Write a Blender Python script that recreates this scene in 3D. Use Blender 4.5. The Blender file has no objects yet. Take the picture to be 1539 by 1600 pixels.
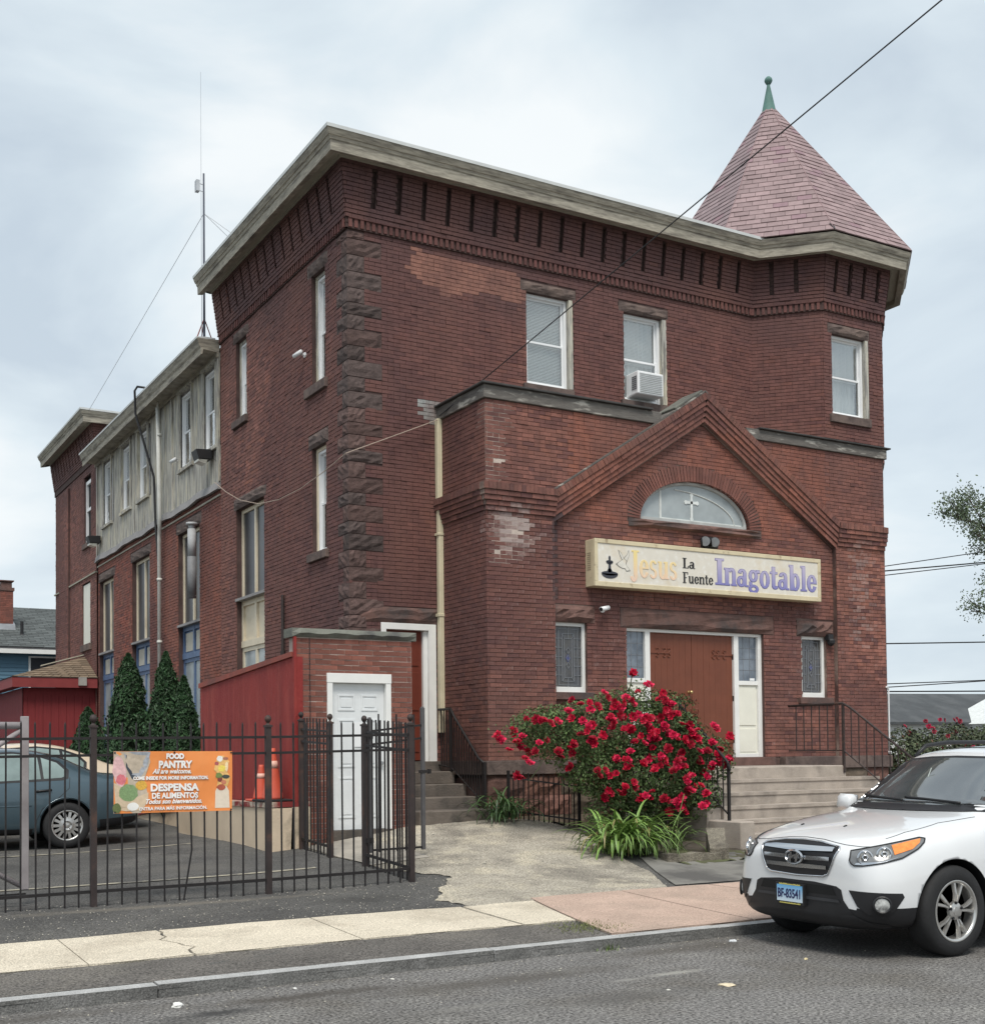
import bpy, bmesh, math, random
import numpy as np
from mathutils import Vector, Matrix
from mathutils.bvhtree import BVHTree
random.seed(7); RNG = np.random.default_rng(7)
S = bpy.context.scene; COL = S.collection
R = math.radians

# ------------------------------------------------------------------ camera, sky, sun, exposure
cam = bpy.data.cameras.new('camera'); camo = bpy.data.objects.new('camera', cam); COL.objects.link(camo)
CAMZ = 1.68
yaw, pitch, roll, fpx, shpx = 0.526692622, 0.0291687364, -0.0101873816, 1931.9045, 319.659922
fw = Vector((math.sin(yaw), math.cos(yaw), 0)); rt = Vector((math.cos(yaw), -math.sin(yaw), 0)); up = Vector((0, 0, 1))
f2 = fw * math.cos(pitch) + up * math.sin(pitch); u2 = up * math.cos(pitch) - fw * math.sin(pitch)
r3 = rt * math.cos(roll) + u2 * math.sin(roll); u3 = u2 * math.cos(roll) - rt * math.sin(roll)
camo.matrix_world = Matrix(((r3.x, u3.x, -f2.x, 0), (r3.y, u3.y, -f2.y, 0), (r3.z, u3.z, -f2.z, CAMZ), (0, 0, 0, 1)))
cam.sensor_fit = 'AUTO'; cam.sensor_width = 36.0; cam.lens = fpx * 36.0 / 1600.0
cam.shift_y = shpx / 1600.0; cam.clip_start = 0.1; cam.clip_end = 3000
S.camera = camo

W = bpy.data.worlds.new('World'); S.world = W; W.use_nodes = True
nt = W.node_tree; nt.nodes.clear()
def N(nt, t, **k):
    n = nt.nodes.new(t)
    for a, b in k.items():
        if a.startswith('i_'):
            key = a[2:]; n.inputs[int(key) if key.isdigit() else key.replace('_', ' ')].default_value = b
        else: setattr(n, a, b)
    return n
SUN_EL, SUN_AZ = R(58), R(205)      # the sun stands behind the viewer, to the left, veiled by cloud
sky = N(nt, 'ShaderNodeTexSky', sky_type='NISHITA', sun_disc=False, sun_elevation=SUN_EL, sun_rotation=SUN_AZ)
tc = N(nt, 'ShaderNodeTexCoord'); mp = N(nt, 'ShaderNodeMapping'); mp.inputs['Scale'].default_value = (1.0, 1.0, 2.4)
n1 = N(nt, 'ShaderNodeTexNoise'); n1.inputs['Scale'].default_value = 3.0; n1.inputs['Detail'].default_value = 6; n1.inputs['Roughness'].default_value = .5; n1.inputs['Distortion'].default_value = .35
n2 = N(nt, 'ShaderNodeTexNoise'); n2.inputs['Scale'].default_value = 1.4; n2.inputs['Detail'].default_value = 4
r1 = N(nt, 'ShaderNodeValToRGB'); e = r1.color_ramp.elements
e[0].position = .34; e[0].color = (4.5, 5.2, 5.85, 1); e[1].position = .63; e[1].color = (7.0, 7.35, 7.5, 1)
em = r1.color_ramp.elements.new(.5); em.color = (5.7, 6.4, 6.85, 1)
mx = N(nt, 'ShaderNodeMix', data_type='RGBA'); 
r2 = N(nt, 'ShaderNodeMapRange'); r2.inputs['From Min'].default_value = .3; r2.inputs['From Max'].default_value = .7; r2.inputs['To Min'].default_value = .86; r2.inputs['To Max'].default_value = 1
bg = N(nt, 'ShaderNodeBackground'); bg.inputs['Strength'].default_value = 0.1
ow = N(nt, 'ShaderNodeOutputWorld')
L = nt.links.new
L(tc.outputs['Generated'], mp.inputs['Vector']); L(mp.outputs[0], n1.inputs['Vector']); L(mp.outputs[0], n2.inputs['Vector'])
L(n1.outputs['Fac'], r1.inputs['Fac']); L(n2.outputs['Fac'], r2.inputs['Value'])
L(r2.outputs['Result'], mx.inputs['Factor']); L(sky.outputs[0], mx.inputs[6]); L(r1.outputs[0], mx.inputs[7])
L(mx.outputs[2], bg.inputs['Color']); L(bg.outputs[0], ow.inputs['Surface'])

sl = bpy.data.lights.new('sun', 'SUN'); sl.energy = 2.2; sl.angle = R(22); sl.color = (1, .95, .87)
slo = bpy.data.objects.new('sun', sl); COL.objects.link(slo)
sd = Vector((-math.cos(SUN_EL) * .45, -math.cos(SUN_EL) * .89, math.sin(SUN_EL)))
slo.rotation_euler = sd.to_track_quat('Z', 'Y').to_euler()
S.view_settings.view_transform = 'Standard'; S.view_settings.look = 'None'
S.view_settings.exposure = 0.42; S.view_settings.gamma = 1.0; S.view_settings.use_curve_mapping = False

# ------------------------------------------------------------------ helpers
ORG = {}
def prop(o, label=None, cat=None, group=None, kind=None):
    if label: o['label'] = label
    if cat: o['category'] = cat
    if group: o['group'] = group
    if kind: o['kind'] = kind
    return o
def thing(name, label, cat, loc=(0, 0, 0), group=None, rotz=0):
    o = bpy.data.objects.new(name, None); COL.objects.link(o); o.empty_display_size = .2
    o.location = loc; o.rotation_euler = (0, 0, rotz); prop(o, label, cat, group)
    ORG[o.name] = Vector(loc) if rotz == 0 else None
    return o
def org(p):
    return ORG.get(p.name) if p else None
class MB:
    """collects faces; build() links them as ONE mesh object"""
    def __init__(s): s.v = []; s.f = []; s.c = []; s.hasc = False
    def add(s, vs, fs, col=None):
        b = len(s.v); s.v += [tuple(p) for p in vs]; s.f += [tuple(b + i for i in q) for q in fs]
        if col is not None: s.hasc = True
        s.c += [col or (1, 1, 1)] * len(vs); return s
    def quad(s, a, b, c, d, col=None): return s.add([a, b, c, d], [(0, 1, 2, 3)], col)
    def poly(s, pts, col=None): return s.add(pts, [tuple(range(len(pts)))], col)
    def hexa(s, p, col=None):   # p: 4 bottom, 4 top
        return s.add(p, [(3, 2, 1, 0), (4, 5, 6, 7), (0, 1, 5, 4), (1, 2, 6, 5), (2, 3, 7, 6), (3, 0, 4, 7)], col)
    def box(s, x0, x1, y0, y1, z0, z1, col=None):
        return s.hexa([(x0, y0, z0), (x1, y0, z0), (x1, y1, z0), (x0, y1, z0), (x0, y0, z1), (x1, y0, z1), (x1, y1, z1), (x0, y1, z1)], col)
    def fbox(s, F, u0, u1, v0, v1, w0, w1, col=None):
        return s.hexa([F(u0, v0, w0), F(u1, v0, w0), F(u1, v0, w1), F(u0, v0, w1), F(u0, v1, w0), F(u1, v1, w0), F(u1, v1, w1), F(u0, v1, w1)], col)
    def fquad(s, F, u0, u1, v0, v1, w, col=None):
        return s.quad(F(u0, v0, w), F(u1, v0, w), F(u1, v1, w), F(u0, v1, w), col)
    def tube(s, pts, r, n=8, caps=True, col=None):
        pts = [Vector(p) for p in pts]; rs = r if isinstance(r, (list, tuple)) else [r] * len(pts)
        vs = []; fs = []; a = None
        for i, p in enumerate(pts):
            d = (pts[min(i + 1, len(pts) - 1)] - pts[max(i - 1, 0)]).normalized()
            if a is None or abs(a.dot(d)) > .98: a = d.orthogonal().normalized()
            a = (a - d * a.dot(d)).normalized(); b = d.cross(a)
            for k in range(n):
                t = 2 * math.pi * k / n; vs.append(p + (a * math.cos(t) + b * math.sin(t)) * rs[i])
        for i in range(len(pts) - 1):
            for k in range(n):
                fs.append((i * n + k, i * n + (k + 1) % n, (i + 1) * n + (k + 1) % n, (i + 1) * n + k))
        if caps: fs.append(tuple(range(n))[::-1]); fs.append(tuple((len(pts) - 1) * n + k for k in range(n)))
        return s.add(vs, fs, col)
    def bar(s, p, q, w, h=None, col=None):  # square bar
        h = h or w; p = Vector(p); q = Vector(q); d = (q - p).normalized()
        a = Vector((0, 0, 1)) if abs(d.z) < .9 else Vector((0, 1, 0))
        a = (a - d * a.dot(d)).normalized(); b = d.cross(a)
        o = [(-b * w - a * h) / 2, (b * w - a * h) / 2, (b * w + a * h) / 2, (-b * w + a * h) / 2]
        return s.hexa([p + x for x in o] + [q + x for x in o], col)
    def lathe(s, prof, c=(0, 0, 0), axis='z', n=24, col=None):  # prof: (r, h)
        c = Vector(c); vs = []; fs = []
        for r, h in prof:
            for k in range(n):
                t = 2 * math.pi * k / n; x, y = r * math.cos(t), r * math.sin(t)
                vs.append(c + (Vector((x, y, h)) if axis == 'z' else Vector((x, h, y)) if axis == 'y' else Vector((h, x, y))))
        for i in range(len(prof) - 1):
            for k in range(n): fs.append((i * n + k, i * n + (k + 1) % n, (i + 1) * n + (k + 1) % n, (i + 1) * n + k))
        if prof[0][0] > 1e-4: fs.append(tuple(range(n))[::-1])
        if prof[-1][0] > 1e-4: fs.append(tuple((len(prof) - 1) * n + k for k in range(n)))
        return s.add(vs, fs, col)
    def prism(s, poly, F, w0, w1, col=None):   # outline in a frame's (u, v), from depth w0 to w1
        n = len(poly); vs = [F(u, v, w0) for u, v in poly] + [F(u, v, w1) for u, v in poly]
        fs = [tuple(range(n))[::-1], tuple(range(n, 2 * n))] + [(i, (i + 1) % n, n + (i + 1) % n, n + i) for i in range(n)]
        return s.add(vs, fs, col)
    def build(s, name, mat, parent=None, smooth=False, local=False, norm=True, label=None, kind=None, bevel=0):
        m = bpy.data.meshes.new(name)
        vs = np.array(s.v, dtype=float).reshape(-1, 3)
        o_ = org(parent)
        if not local and o_ is not None: vs = vs - np.array(o_)
        m.from_pydata(vs.tolist(), [], s.f)
        if s.hasc:
            ca = m.color_attributes.new('col', 'FLOAT_COLOR', 'POINT')
            arr = np.array([tuple(q) + (1,) * (4 - len(q)) for q in s.c], np.float32); ca.data.foreach_set('color', arr.ravel())
        if norm:
            b = bmesh.new(); b.from_mesh(m); bmesh.ops.recalc_face_normals(b, faces=b.faces); 
            if bevel:
                bmesh.ops.bevel(b, geom=b.edges[:], offset=bevel, segments=1, affect='EDGES', profile=.7)
            b.to_mesh(m); b.free()
        if smooth: m.shade_smooth()
        m.materials.append(mat)
        o = bpy.data.objects.new(name, m); COL.objects.link(o)
        if parent: o.parent = parent
        if label: o['label'] = label
        if kind: o['kind'] = kind
        if parent and org(parent) is not None: ORG[o.name] = org(parent)
        elif not parent: ORG[o.name] = Vector((0, 0, 0))
        else: ORG[o.name] = None
        return o
def frame(o, u, n, v=(0, 0, 1)):
    o, u, n, v = Vector(o), Vector(u).normalized(), Vector(n).normalized(), Vector(v).normalized()
    def F(a, b, c=0.0): return o + u * a + v * b + n * c
    F.o, F.u, F.n, F.v = o, u, n, v
    return F
def bigmesh(name, V, Fq, mat, parent=None, C=None, kind=None, smooth=False):
    """numpy quads -> one object"""
    o_ = org(parent)
    if o_ is not None: V = V - np.array(o_)
    m = bpy.data.meshes.new(name); k = Fq.shape[1]
    m.vertices.add(len(V)); m.vertices.foreach_set('co', np.ascontiguousarray(V, np.float32).ravel())
    m.loops.add(Fq.size); m.loops.foreach_set('vertex_index', np.ascontiguousarray(Fq, np.int32).ravel())
    m.polygons.add(len(Fq)); m.polygons.foreach_set('loop_start', np.arange(0, Fq.size, k, dtype=np.int32))
    m.update(calc_edges=True)
    if C is not None:
        ca = m.color_attributes.new('col', 'FLOAT_COLOR', 'POINT'); A = np.ones((len(V), 4), np.float32); A[:, :C.shape[1]] = C; ca.data.foreach_set('color', A.ravel())
    if smooth: m.shade_smooth()
    else: m.shade_flat()
    m.materials.append(mat); o = bpy.data.objects.new(name, m); COL.objects.link(o)
    if parent: o.parent = parent
    if kind: o['kind'] = kind
    ORG[o.name] = org(parent) if parent else Vector((0, 0, 0))
    return o
def instance(name, mesh, parent, loc, rot=(0, 0, 0), scale=(1, 1, 1)):
    o = bpy.data.objects.new(name, mesh); COL.objects.link(o); o.parent = parent
    o_ = org(parent); o.location = Vector(loc) - (o_ if o_ is not None else Vector()); o.rotation_euler = rot; o.scale = scale
    return o

# ------------------------------------------------------------------ materials
MATS = {}
def mk(name, col=(.5, .5, .5), rough=.7, var=.18, scale=6, bump=0, bscale=60, metal=0, spec=.4, coat=0, attr=False,
       stain=None, sscale=1.2, slo_=.45, shi=.62, grain=0, gscale=300, col2=None, stretch=(1, 1, 1), emit=0, smax=1.0, bloom=None, ior=None):
    """principled with noise-varied colour; attr: multiplies the per-piece colour; stain: second colour in irregular patches; grain: fine speckle"""
    if name in MATS: return MATS[name]
    m = bpy.data.materials.new(name); m.use_nodes = True; nt = m.node_tree; nt.nodes.clear(); L = nt.links.new
    out = N(nt, 'ShaderNodeOutputMaterial'); p = N(nt, 'ShaderNodeBsdfPrincipled'); L(p.outputs[0], out.inputs[0])
    p.inputs['Roughness'].default_value = rough; p.inputs['Metallic'].default_value = metal
    p.inputs['Specular IOR Level'].default_value = spec; p.inputs['Coat Weight'].default_value = coat; p.inputs['Coat Roughness'].default_value = .06
    tc = N(nt, 'ShaderNodeTexCoord'); mp = N(nt, 'ShaderNodeMapping'); mp.inputs['Scale'].default_value = stretch; L(tc.outputs['Object'], mp.inputs[0])
    def noise(sc, det=4, ro=.55):
        n = N(nt, 'ShaderNodeTexNoise'); n.inputs['Scale'].default_value = sc; n.inputs['Detail'].default_value = det; n.inputs['Roughness'].default_value = ro
        L(mp.outputs[0], n.inputs['Vector']); return n
    def mixn(blend, fac, a, b):
        x = N(nt, 'ShaderNodeMix', data_type='RGBA', blend_type=blend)
        for sock, val in ((0, fac), (6, a), (7, b)):
            if hasattr(val, 'is_output'): L(val, x.inputs[sock])
            else: x.inputs[sock].default_value = val if not isinstance(val, tuple) else (*val, 1)
        return x.outputs[2]
    def rng(src, a, b, c, d):
        x = N(nt, 'ShaderNodeMapRange'); L(src, x.inputs[0]); 
        for i, vv in enumerate((a, b, c, d)): x.inputs[i + 1].default_value = vv
        return x.outputs[0]
    if attr:
        at = N(nt, 'ShaderNodeVertexColor', layer_name='col'); c = at.outputs[0]
    else: c = None
    base = c if c is not None else tuple(col)
    if col2: base = mixn('MIX', rng(noise(scale * .6).outputs[0], .38, .62, 0, 1), base, tuple(col2))
    if var:
        n = noise(scale); v = rng(n.outputs[0], .25, .75, 1 - var, 1 + var)
        cb = N(nt, 'ShaderNodeCombineColor'); [L(v, cb.inputs[i]) for i in range(3)]
        base = mixn('MULTIPLY', 1.0, base, cb.outputs[0])
    if stain:
        for si, (sc_, st) in enumerate(stain if isinstance(stain, list) else [(sscale, stain)]):
            n = noise(sc_, 6, .62); base = mixn('MIX', rng(n.outputs[0], slo_, shi, 0, smax), base, tuple(st))
    if grain:
        n = noise(gscale, 2, .7); v = rng(n.outputs[0], .3, .7, 1 - grain, 1 + grain)
        cb = N(nt, 'ShaderNodeCombineColor'); [L(v, cb.inputs[i]) for i in range(3)]
        base = mixn('MULTIPLY', 1.0, base, cb.outputs[0])
    if bloom and attr:   # lime bloom: the piece's alpha says how much, a fine noise where
        n = noise(17, 5, .7); a_ = N(nt, 'ShaderNodeMath', operation='SUBTRACT'); a_.inputs[0].default_value = 1.0; L(at.outputs[1], a_.inputs[1])
        s_ = N(nt, 'ShaderNodeMath', operation='ADD'); L(a_.outputs[0], s_.inputs[0]); L(n.outputs[0], s_.inputs[1])
        base = mixn('MIX', rng(s_.outputs[0], .72, 1.3, 0, .8), base, tuple(bloom))
    if ior: p.inputs['IOR'].default_value = ior
    if isinstance(base, tuple): p.inputs['Base Color'].default_value = (*base[:3], 1)
    else: L(base, p.inputs['Base Color'])
    if bump:
        n = noise(bscale, 5, .6); b = N(nt, 'ShaderNodeBump'); b.inputs['Strength'].default_value = bump; b.inputs['Distance'].default_value = .02
        L(n.outputs[0], b.inputs['Height']); L(b.outputs[0], p.inputs['Normal'])
    if emit:
        p.inputs['Emission Color'].default_value = (*col, 1); p.inputs['Emission Strength'].default_value = emit
    MATS[name] = m; return m
def glassmat(name, tint=(.9, .95, .95), ior=1.6, rough=.02):
    m = bpy.data.materials.new(name); m.use_nodes = True; nt = m.node_tree; nt.nodes.clear(); L = nt.links.new
    out = N(nt, 'ShaderNodeOutputMaterial'); t = N(nt, 'ShaderNodeBsdfTransparent'); t.inputs[0].default_value = (*tint, 1)
    g = N(nt, 'ShaderNodeBsdfGlossy'); g.inputs['Roughness'].default_value = rough
    tc = N(nt, 'ShaderNodeTexCoord'); n = N(nt, 'ShaderNodeTexNoise'); n.inputs['Scale'].default_value = 1.7; b = N(nt, 'ShaderNodeBump'); b.inputs['Strength'].default_value = .06; b.inputs['Distance'].default_value = .2
    L(tc.outputs['Object'], n.inputs['Vector']); L(n.outputs[0], b.inputs['Height']); L(b.outputs[0], g.inputs['Normal'])
    lw = N(nt, 'ShaderNodeLayerWeight'); lw.inputs['Blend'].default_value = .5; pw = N(nt, 'ShaderNodeMath', operation='POWER'); pw.inputs[1].default_value = 1.7; f = N(nt, 'ShaderNodeMath', operation='MULTIPLY_ADD'); f.inputs[1].default_value = .95; f.inputs[2].default_value = .10; x = N(nt, 'ShaderNodeMixShader')
    L(lw.outputs['Facing'], pw.inputs[0]); L(pw.outputs[0], f.inputs[0]); L(f.outputs[0], x.inputs[0]); L(t.outputs[0], x.inputs[1]); L(g.outputs[0], x.inputs[2]); L(x.outputs[0], out.inputs[0])
    MATS[name] = m; return m
M = dict(
 brick=mk('brick_face', attr=True, rough=.85, var=.25, scale=9, bump=.35, bscale=90, grain=.25, gscale=140, stain=[(.42, (.095, .05, .047)), (.75, (.27, .118, .084)), (1.5, (.105, .055, .054)), (5.5, (.135, .066, .06))], slo_=.47, shi=.72, smax=.55, bloom=(.42, .35, .33), stretch=(1, 1, .7)),
 mortar_dark=mk('mortar_dark', (.08, .05, .046), .95, .3, 5, bump=.3),
 mortar_mid=mk('mortar_worn', (.085, .05, .045), .95, .3, 3, bump=.3, stain=[(1.1, (.30, .225, .19)), (.6, (.24, .17, .145))], slo_=.48, shi=.66),
 mortar_light=mk('mortar_light', (.5, .42, .37), .95, .2, 6, bump=.3),
 brownstone=mk('brownstone', (.15, .085, .072), .9, .35, 5, bump=.6, bscale=25, stain=(.075, .06, .058), sscale=1.6),
 stone_dark=mk('stone_sooty', attr=True, rough=.92, var=.35, scale=7, bump=.7, bscale=22, grain=.25, gscale=90),
 sill=mk('sill_stone', (.105, .077, .070), .9, .3, 6, bump=.5, bscale=30, stain=(.16, .118, .102), sscale=3),
 cornice=mk('weathered_cornice', (.37, .34, .28), .8, .28, 5, stretch=(1, 1, 7), bump=.3, bscale=18, stain=[(1.6, (.13, .115, .10)), (4, (.22, .20, .165))], slo_=.5, shi=.66, smax=.85),
 soffit=mk('soffit_paint', (.34, .32, .26), .75, .15, 4),
 membrane=mk('roof_membrane', (.62, .64, .64), .6, .08, 3),
 flat_roof=mk('flat_roof', (.16, .16, .16), .9),
 weather=mk('weathered_board', (.46, .445, .40), .85, .25, 3, stretch=(7, 7, .7), bump=.35, bscale=14, stain=[(.9, (.56, .51, .38)), (1.5, (.20, .19, .175)), (3.4, (.50, .475, .40)), (2.3, (.27, .26, .245))], slo_=.50, shi=.60),
 board_dark=mk('weathered_dark_board', (.13, .12, .11), .85, .3, 4, stretch=(1, 1, 5), bump=.4, bscale=12, stain=(.42, .40, .36), sscale=1.8, slo_=.56, shi=.66),
 white=mk('white_paint', (.78, .78, .76), .45, .06, 5),
 vinyl=mk('white_vinyl', (.80, .81, .82), .35, .03, 5),
 cream=mk('cream_paint', (.68, .60, .46), .55, .12, 4, stain=(.56, .47, .34), sscale=3, slo_=.55, shi=.75),
 cream_light=mk('cream_light', (.76, .75, .66), .5, .06, 4),
 blue=mk('blue_paint', (.10, .155, .27), .5, .2, 5),
 dark_room=mk('dark_room', (.018, .018, .02), .9, .1, 2),
 curtain=mk('curtain', (.74, .75, .75), .9, .12, 9, stretch=(5, 5, .6)),
 blind=mk('window_blind', (.83, .84, .85), .6, .05, 5),
 glass=glassmat('window_glass', (.955, .975, .97), 1.75),
 glass_dark=mk('old_dark_glass', (.05, .053, .06), .28, .4, 1.5, spec=.35),
 glass_frost=mk('frosted_glass', (.36, .40, .41), .2, .25, 2, spec=.6),
 door_brown=mk('brown_door_paint', (.165, .052, .028), .5, .1, 4, bump=.08, bscale=30),
 lead=mk('lead_came', (.22, .23, .25), .5, .1, 5, metal=.3),
 iron=mk('black_iron', (.021, .0185, .019), .55, .25, 12, bump=.15, bscale=60, spec=.3),
 iron_rust=mk('rusty_iron', (.036, .026, .025), .65, .3, 7, bump=.2, bscale=60, stain=(.10, .05, .035), sscale=3, slo_=.55, shi=.7),
 steel=mk('galvanised_steel', (.42, .43, .45), .4, .2, 4, metal=.7),
 black=mk('black_plastic', (.018, .018, .02), .5, .1, 8),
 rubber=mk('tyre_rubber', (.017, .017, .018), .75, .2, 9, bump=.2, bscale=50),
 copper=mk('copper_patina', (.085, .175, .155), .7, .25, 5),
 shingle=mk('slate_shingle', attr=True, rough=.75, var=.12, scale=9, bump=.25, bscale=50, grain=.12, gscale=120),
 leaf=mk('leaf', attr=True, rough=.55, var=.2, scale=8, spec=.35),
 bark=mk('bark', (.09, .07, .055), .95, .3, 10, bump=.6, bscale=25, stretch=(3, 3, .6)),
 red_stucco=mk('red_stucco', (.255, .03, .025), .75, .2, 2.2, bump=.7, bscale=28, stretch=(1, 1.6, .35), stain=[(1.5, (.19, .024, .022)), (3.2, (.34, .06, .045)), (.9, (.22, .02, .02))], slo_=.47, shi=.68, smax=.8),
 red_shed=mk('red_shed_paint', (.20, .024, .026), .7, .12, 3, stretch=(8, 8, .6), bump=.2, bscale=10),
 cream_wall=mk('cream_render', (.62, .50, .37), .85, .1, 3, bump=.3, bscale=40, stain=(.27, .23, .17), sscale=1.6, slo_=.58, shi=.74),
 cap_stone=mk('cap_concrete', (.17, .175, .15), .9, .25, 5, bump=.5, bscale=30, stain=(.09, .09, .085), sscale=2.5),
 concrete=mk('concrete', (.36, .33, .285), .9, .2, 3, bump=.4, bscale=60, stain=(.22, .20, .175), sscale=1.4, slo_=.5, shi=.7, grain=.2, gscale=130),
 step=mk('worn_step_concrete', (.38, .33, .285), .9, .2, 4, bump=.4, bscale=50, stain=(.19, .165, .145), sscale=1.7, slo_=.5, shi=.72, grain=.15, gscale=110),
 step_dark=mk('mossy_step', (.16, .135, .115), .92, .3, 4, bump=.5, bscale=40, stain=(.08, .07, .062), sscale=2),
)

def spots(m, lst):
    """irregular stains and patches with a place of their own: (x, y, rx, ry, colour, strength)"""
    nt = m.node_tree; L = nt.links.new; p = next(n for n in nt.nodes if n.type == 'BSDF_PRINCIPLED')
    src = p.inputs['Base Color'].links[0].from_socket; geo = N(nt, 'ShaderNodeNewGeometry')
    nz_ = N(nt, 'ShaderNodeTexNoise'); nz_.inputs['Scale'].default_value = 5; nz_.inputs['Detail'].default_value = 6; nz_.inputs['Roughness'].default_value = .7; L(geo.outputs['Position'], nz_.inputs['Vector'])
    for (x, y, rx, ry, col, st) in lst:
        mp = N(nt, 'ShaderNodeMapping', vector_type='TEXTURE'); mp.inputs['Location'].default_value = (x, y, 0); mp.inputs['Scale'].default_value = (rx, ry, 1e3); L(geo.outputs['Position'], mp.inputs[0])
        ln = N(nt, 'ShaderNodeVectorMath', operation='LENGTH'); L(mp.outputs[0], ln.inputs[0])
        ad = N(nt, 'ShaderNodeMath', operation='MULTIPLY_ADD'); ad.inputs[1].default_value = 1.5; L(nz_.outputs[0], ad.inputs[0]); L(ln.outputs['Value'], ad.inputs[2])
        mr = N(nt, 'ShaderNodeMapRange'); mr.inputs[1].default_value = .95; mr.inputs[2].default_value = 1.75; mr.inputs[3].default_value = st; mr.inputs[4].default_value = 0; L(ad.outputs[0], mr.inputs[0])
        mx = N(nt, 'ShaderNodeMix', data_type='RGBA'); L(mr.outputs[0], mx.inputs[0]); L(src, mx.inputs[6]); mx.inputs[7].default_value = (*col, 1); src = mx.outputs[2]
    L(src, p.inputs['Base Color'])
# ------------------------------------------------------------------ ground
M.update(
 asphalt=mk('street_asphalt', (.165, .158, .152), .9, .2, .9, bump=.6, bscale=90, stain=[(.45, (.115, .108, .10)), (1.4, (.205, .197, .185)), (.8, (.13, .12, .108))], slo_=.5, shi=.68, grain=1.0, gscale=42),
 lot=mk('lot_asphalt', (.085, .082, .078), .92, .22, 1.1, bump=.5, bscale=110, stain=[(.8, (.125, .12, .11)), (1.9, (.062, .06, .058))], slo_=.5, shi=.72, grain=.75, gscale=55),
 verge=mk('verge_asphalt', (.125, .115, .105), .92, .22, 1.5, bump=.6, bscale=90, stain=[(1.3, (.17, .155, .135)), (.7, (.09, .082, .075))], slo_=.5, shi=.7, grain=.8, gscale=55),
 walk=mk('sidewalk_concrete', (.60, .535, .43), .9, .1, 2, bump=.4, bscale=90, grain=.45, gscale=75, stain=(.40, .345, .27), sscale=1.2, slo_=.52, shi=.75),
 walk_red=mk('red_sidewalk_concrete', (.47, .345, .28), .9, .14, 2, bump=.4, bscale=90, grain=.35, gscale=70, stain=(.38, .29, .235), sscale=1.1, slo_=.5, shi=.7),
 aggregate=mk('exposed_aggregate', (.385, .35, .29), .92, .2, 2.2, bump=.8, bscale=70, stain=[(.8, (.21, .19, .16)), (2.3, (.49, .44, .345))], slo_=.5, shi=.66, grain=.6, gscale=48),
 patch=mk('grey_patch_concrete', (.20, .192, .175), .92, .15, 2, bump=.4, bscale=70, stain=(.10, .095, .09), sscale=1.2, grain=.2),
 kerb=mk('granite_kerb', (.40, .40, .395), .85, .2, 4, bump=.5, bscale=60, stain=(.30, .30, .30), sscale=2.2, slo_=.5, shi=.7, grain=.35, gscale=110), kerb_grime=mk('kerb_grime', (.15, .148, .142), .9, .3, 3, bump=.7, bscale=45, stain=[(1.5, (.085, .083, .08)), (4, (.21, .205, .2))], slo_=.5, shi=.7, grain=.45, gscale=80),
 soil=mk('soil', (.075, .062, .048), .95, .3, 4, bump=.8, bscale=30, stain=(.10, .11, .05), sscale=2),
 joint=mk('dirty_joint', (.045, .042, .038), .95, .3, 6),
 line=mk('worn_lot_line', (.36, .33, .26), .85, .25, 6, stain=(.12, .115, .105), sscale=5, slo_=.48, shi=.6),
)
CP = []
for x in (-14, -8, -3, 2, 6, 10, 14, 20, 30): CP += [(x, 8.6, .09), (x, 9.58, .11), (x, 10.76, .15)]
CP += [(-14, 12.3, .245), (-5, 12.3, .245), (2, 12.3, .245), (4.4, 12.3, .245), (6.1, 12.3, .27), (6.1, 13.54, .345), (6.1, 14.6, .37), (6.1, 15.6, .42),
       (7.8, 15.5, .66), (9, 15.5, .71), (9.5, 15.2, .70), (9.9, 14.9, .60), (3.8, 18.4, .37), (6.07, 19.5, .45), (6.07, 23.7, .51), (0, 25, .5), (-14, 25, .5), (6.3, 29, .55), (5, 34, .6), (-14, 40, .6), (20, 40, .6),
       (7.2, 12.3, .27), (8.8, 12.2, .25), (10, 12, .22), (7, 13.6, .42), (11, 13, .33), (12, 12.8, .34), (15, 12.8, .34), (20, 13, .35), (11, 15.5, .5), (20, 20, .5), (34, 20, .5)]
CP = np.array(CP)
D_ = np.hypot(CP[:, None, 0] - CP[None, :, 0], CP[:, None, 1] - CP[None, :, 1])
A_ = np.block([[D_, np.ones((len(CP), 1))], [np.ones((1, len(CP))), np.zeros((1, 1))]])
WT = np.linalg.solve(A_, np.r_[CP[:, 2], 0])
def G(x, y):
    x = np.asarray(x, float); y = np.asarray(y, float)
    d = np.hypot(x[..., None] - CP[:, 0], y[..., None] - CP[:, 1])
    r = d @ WT[:-1] + WT[-1]
    return np.clip(r, .05, .9)
def g(x, y): return float(G(x, y))
def sheet(name, ys, left, right, nx, mat, off=0.0, zf=None, parent=None, kind='structure', rough=0.0):
    """a ground sheet between two borders x = left(y) .. right(y)"""
    ys = np.asarray(ys, float); xl = np.array([left(y) for y in ys]); xr = np.array([right(y) for y in ys])
    t = np.linspace(0, 1, nx); X = xl[:, None] * (1 - t) + xr[:, None] * t; Y = np.repeat(ys[:, None], nx, 1)
    Z = (G(X, Y) if zf is None else zf(X, Y)) + off + (RNG.normal(0, rough, X.shape) if rough else 0)
    V = np.stack([X, Y, Z], -1).reshape(-1, 3); n = len(ys)
    i = np.arange((n - 1) * nx).reshape(n - 1, nx)[:, :-1].ravel()
    Fq = np.stack([i, i + 1, i + nx + 1, i + nx], -1)
    o = bigmesh(name, V, Fq, mat, parent, kind=kind, smooth=True); return o
k_ = lambda v: (lambda y: v)
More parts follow.
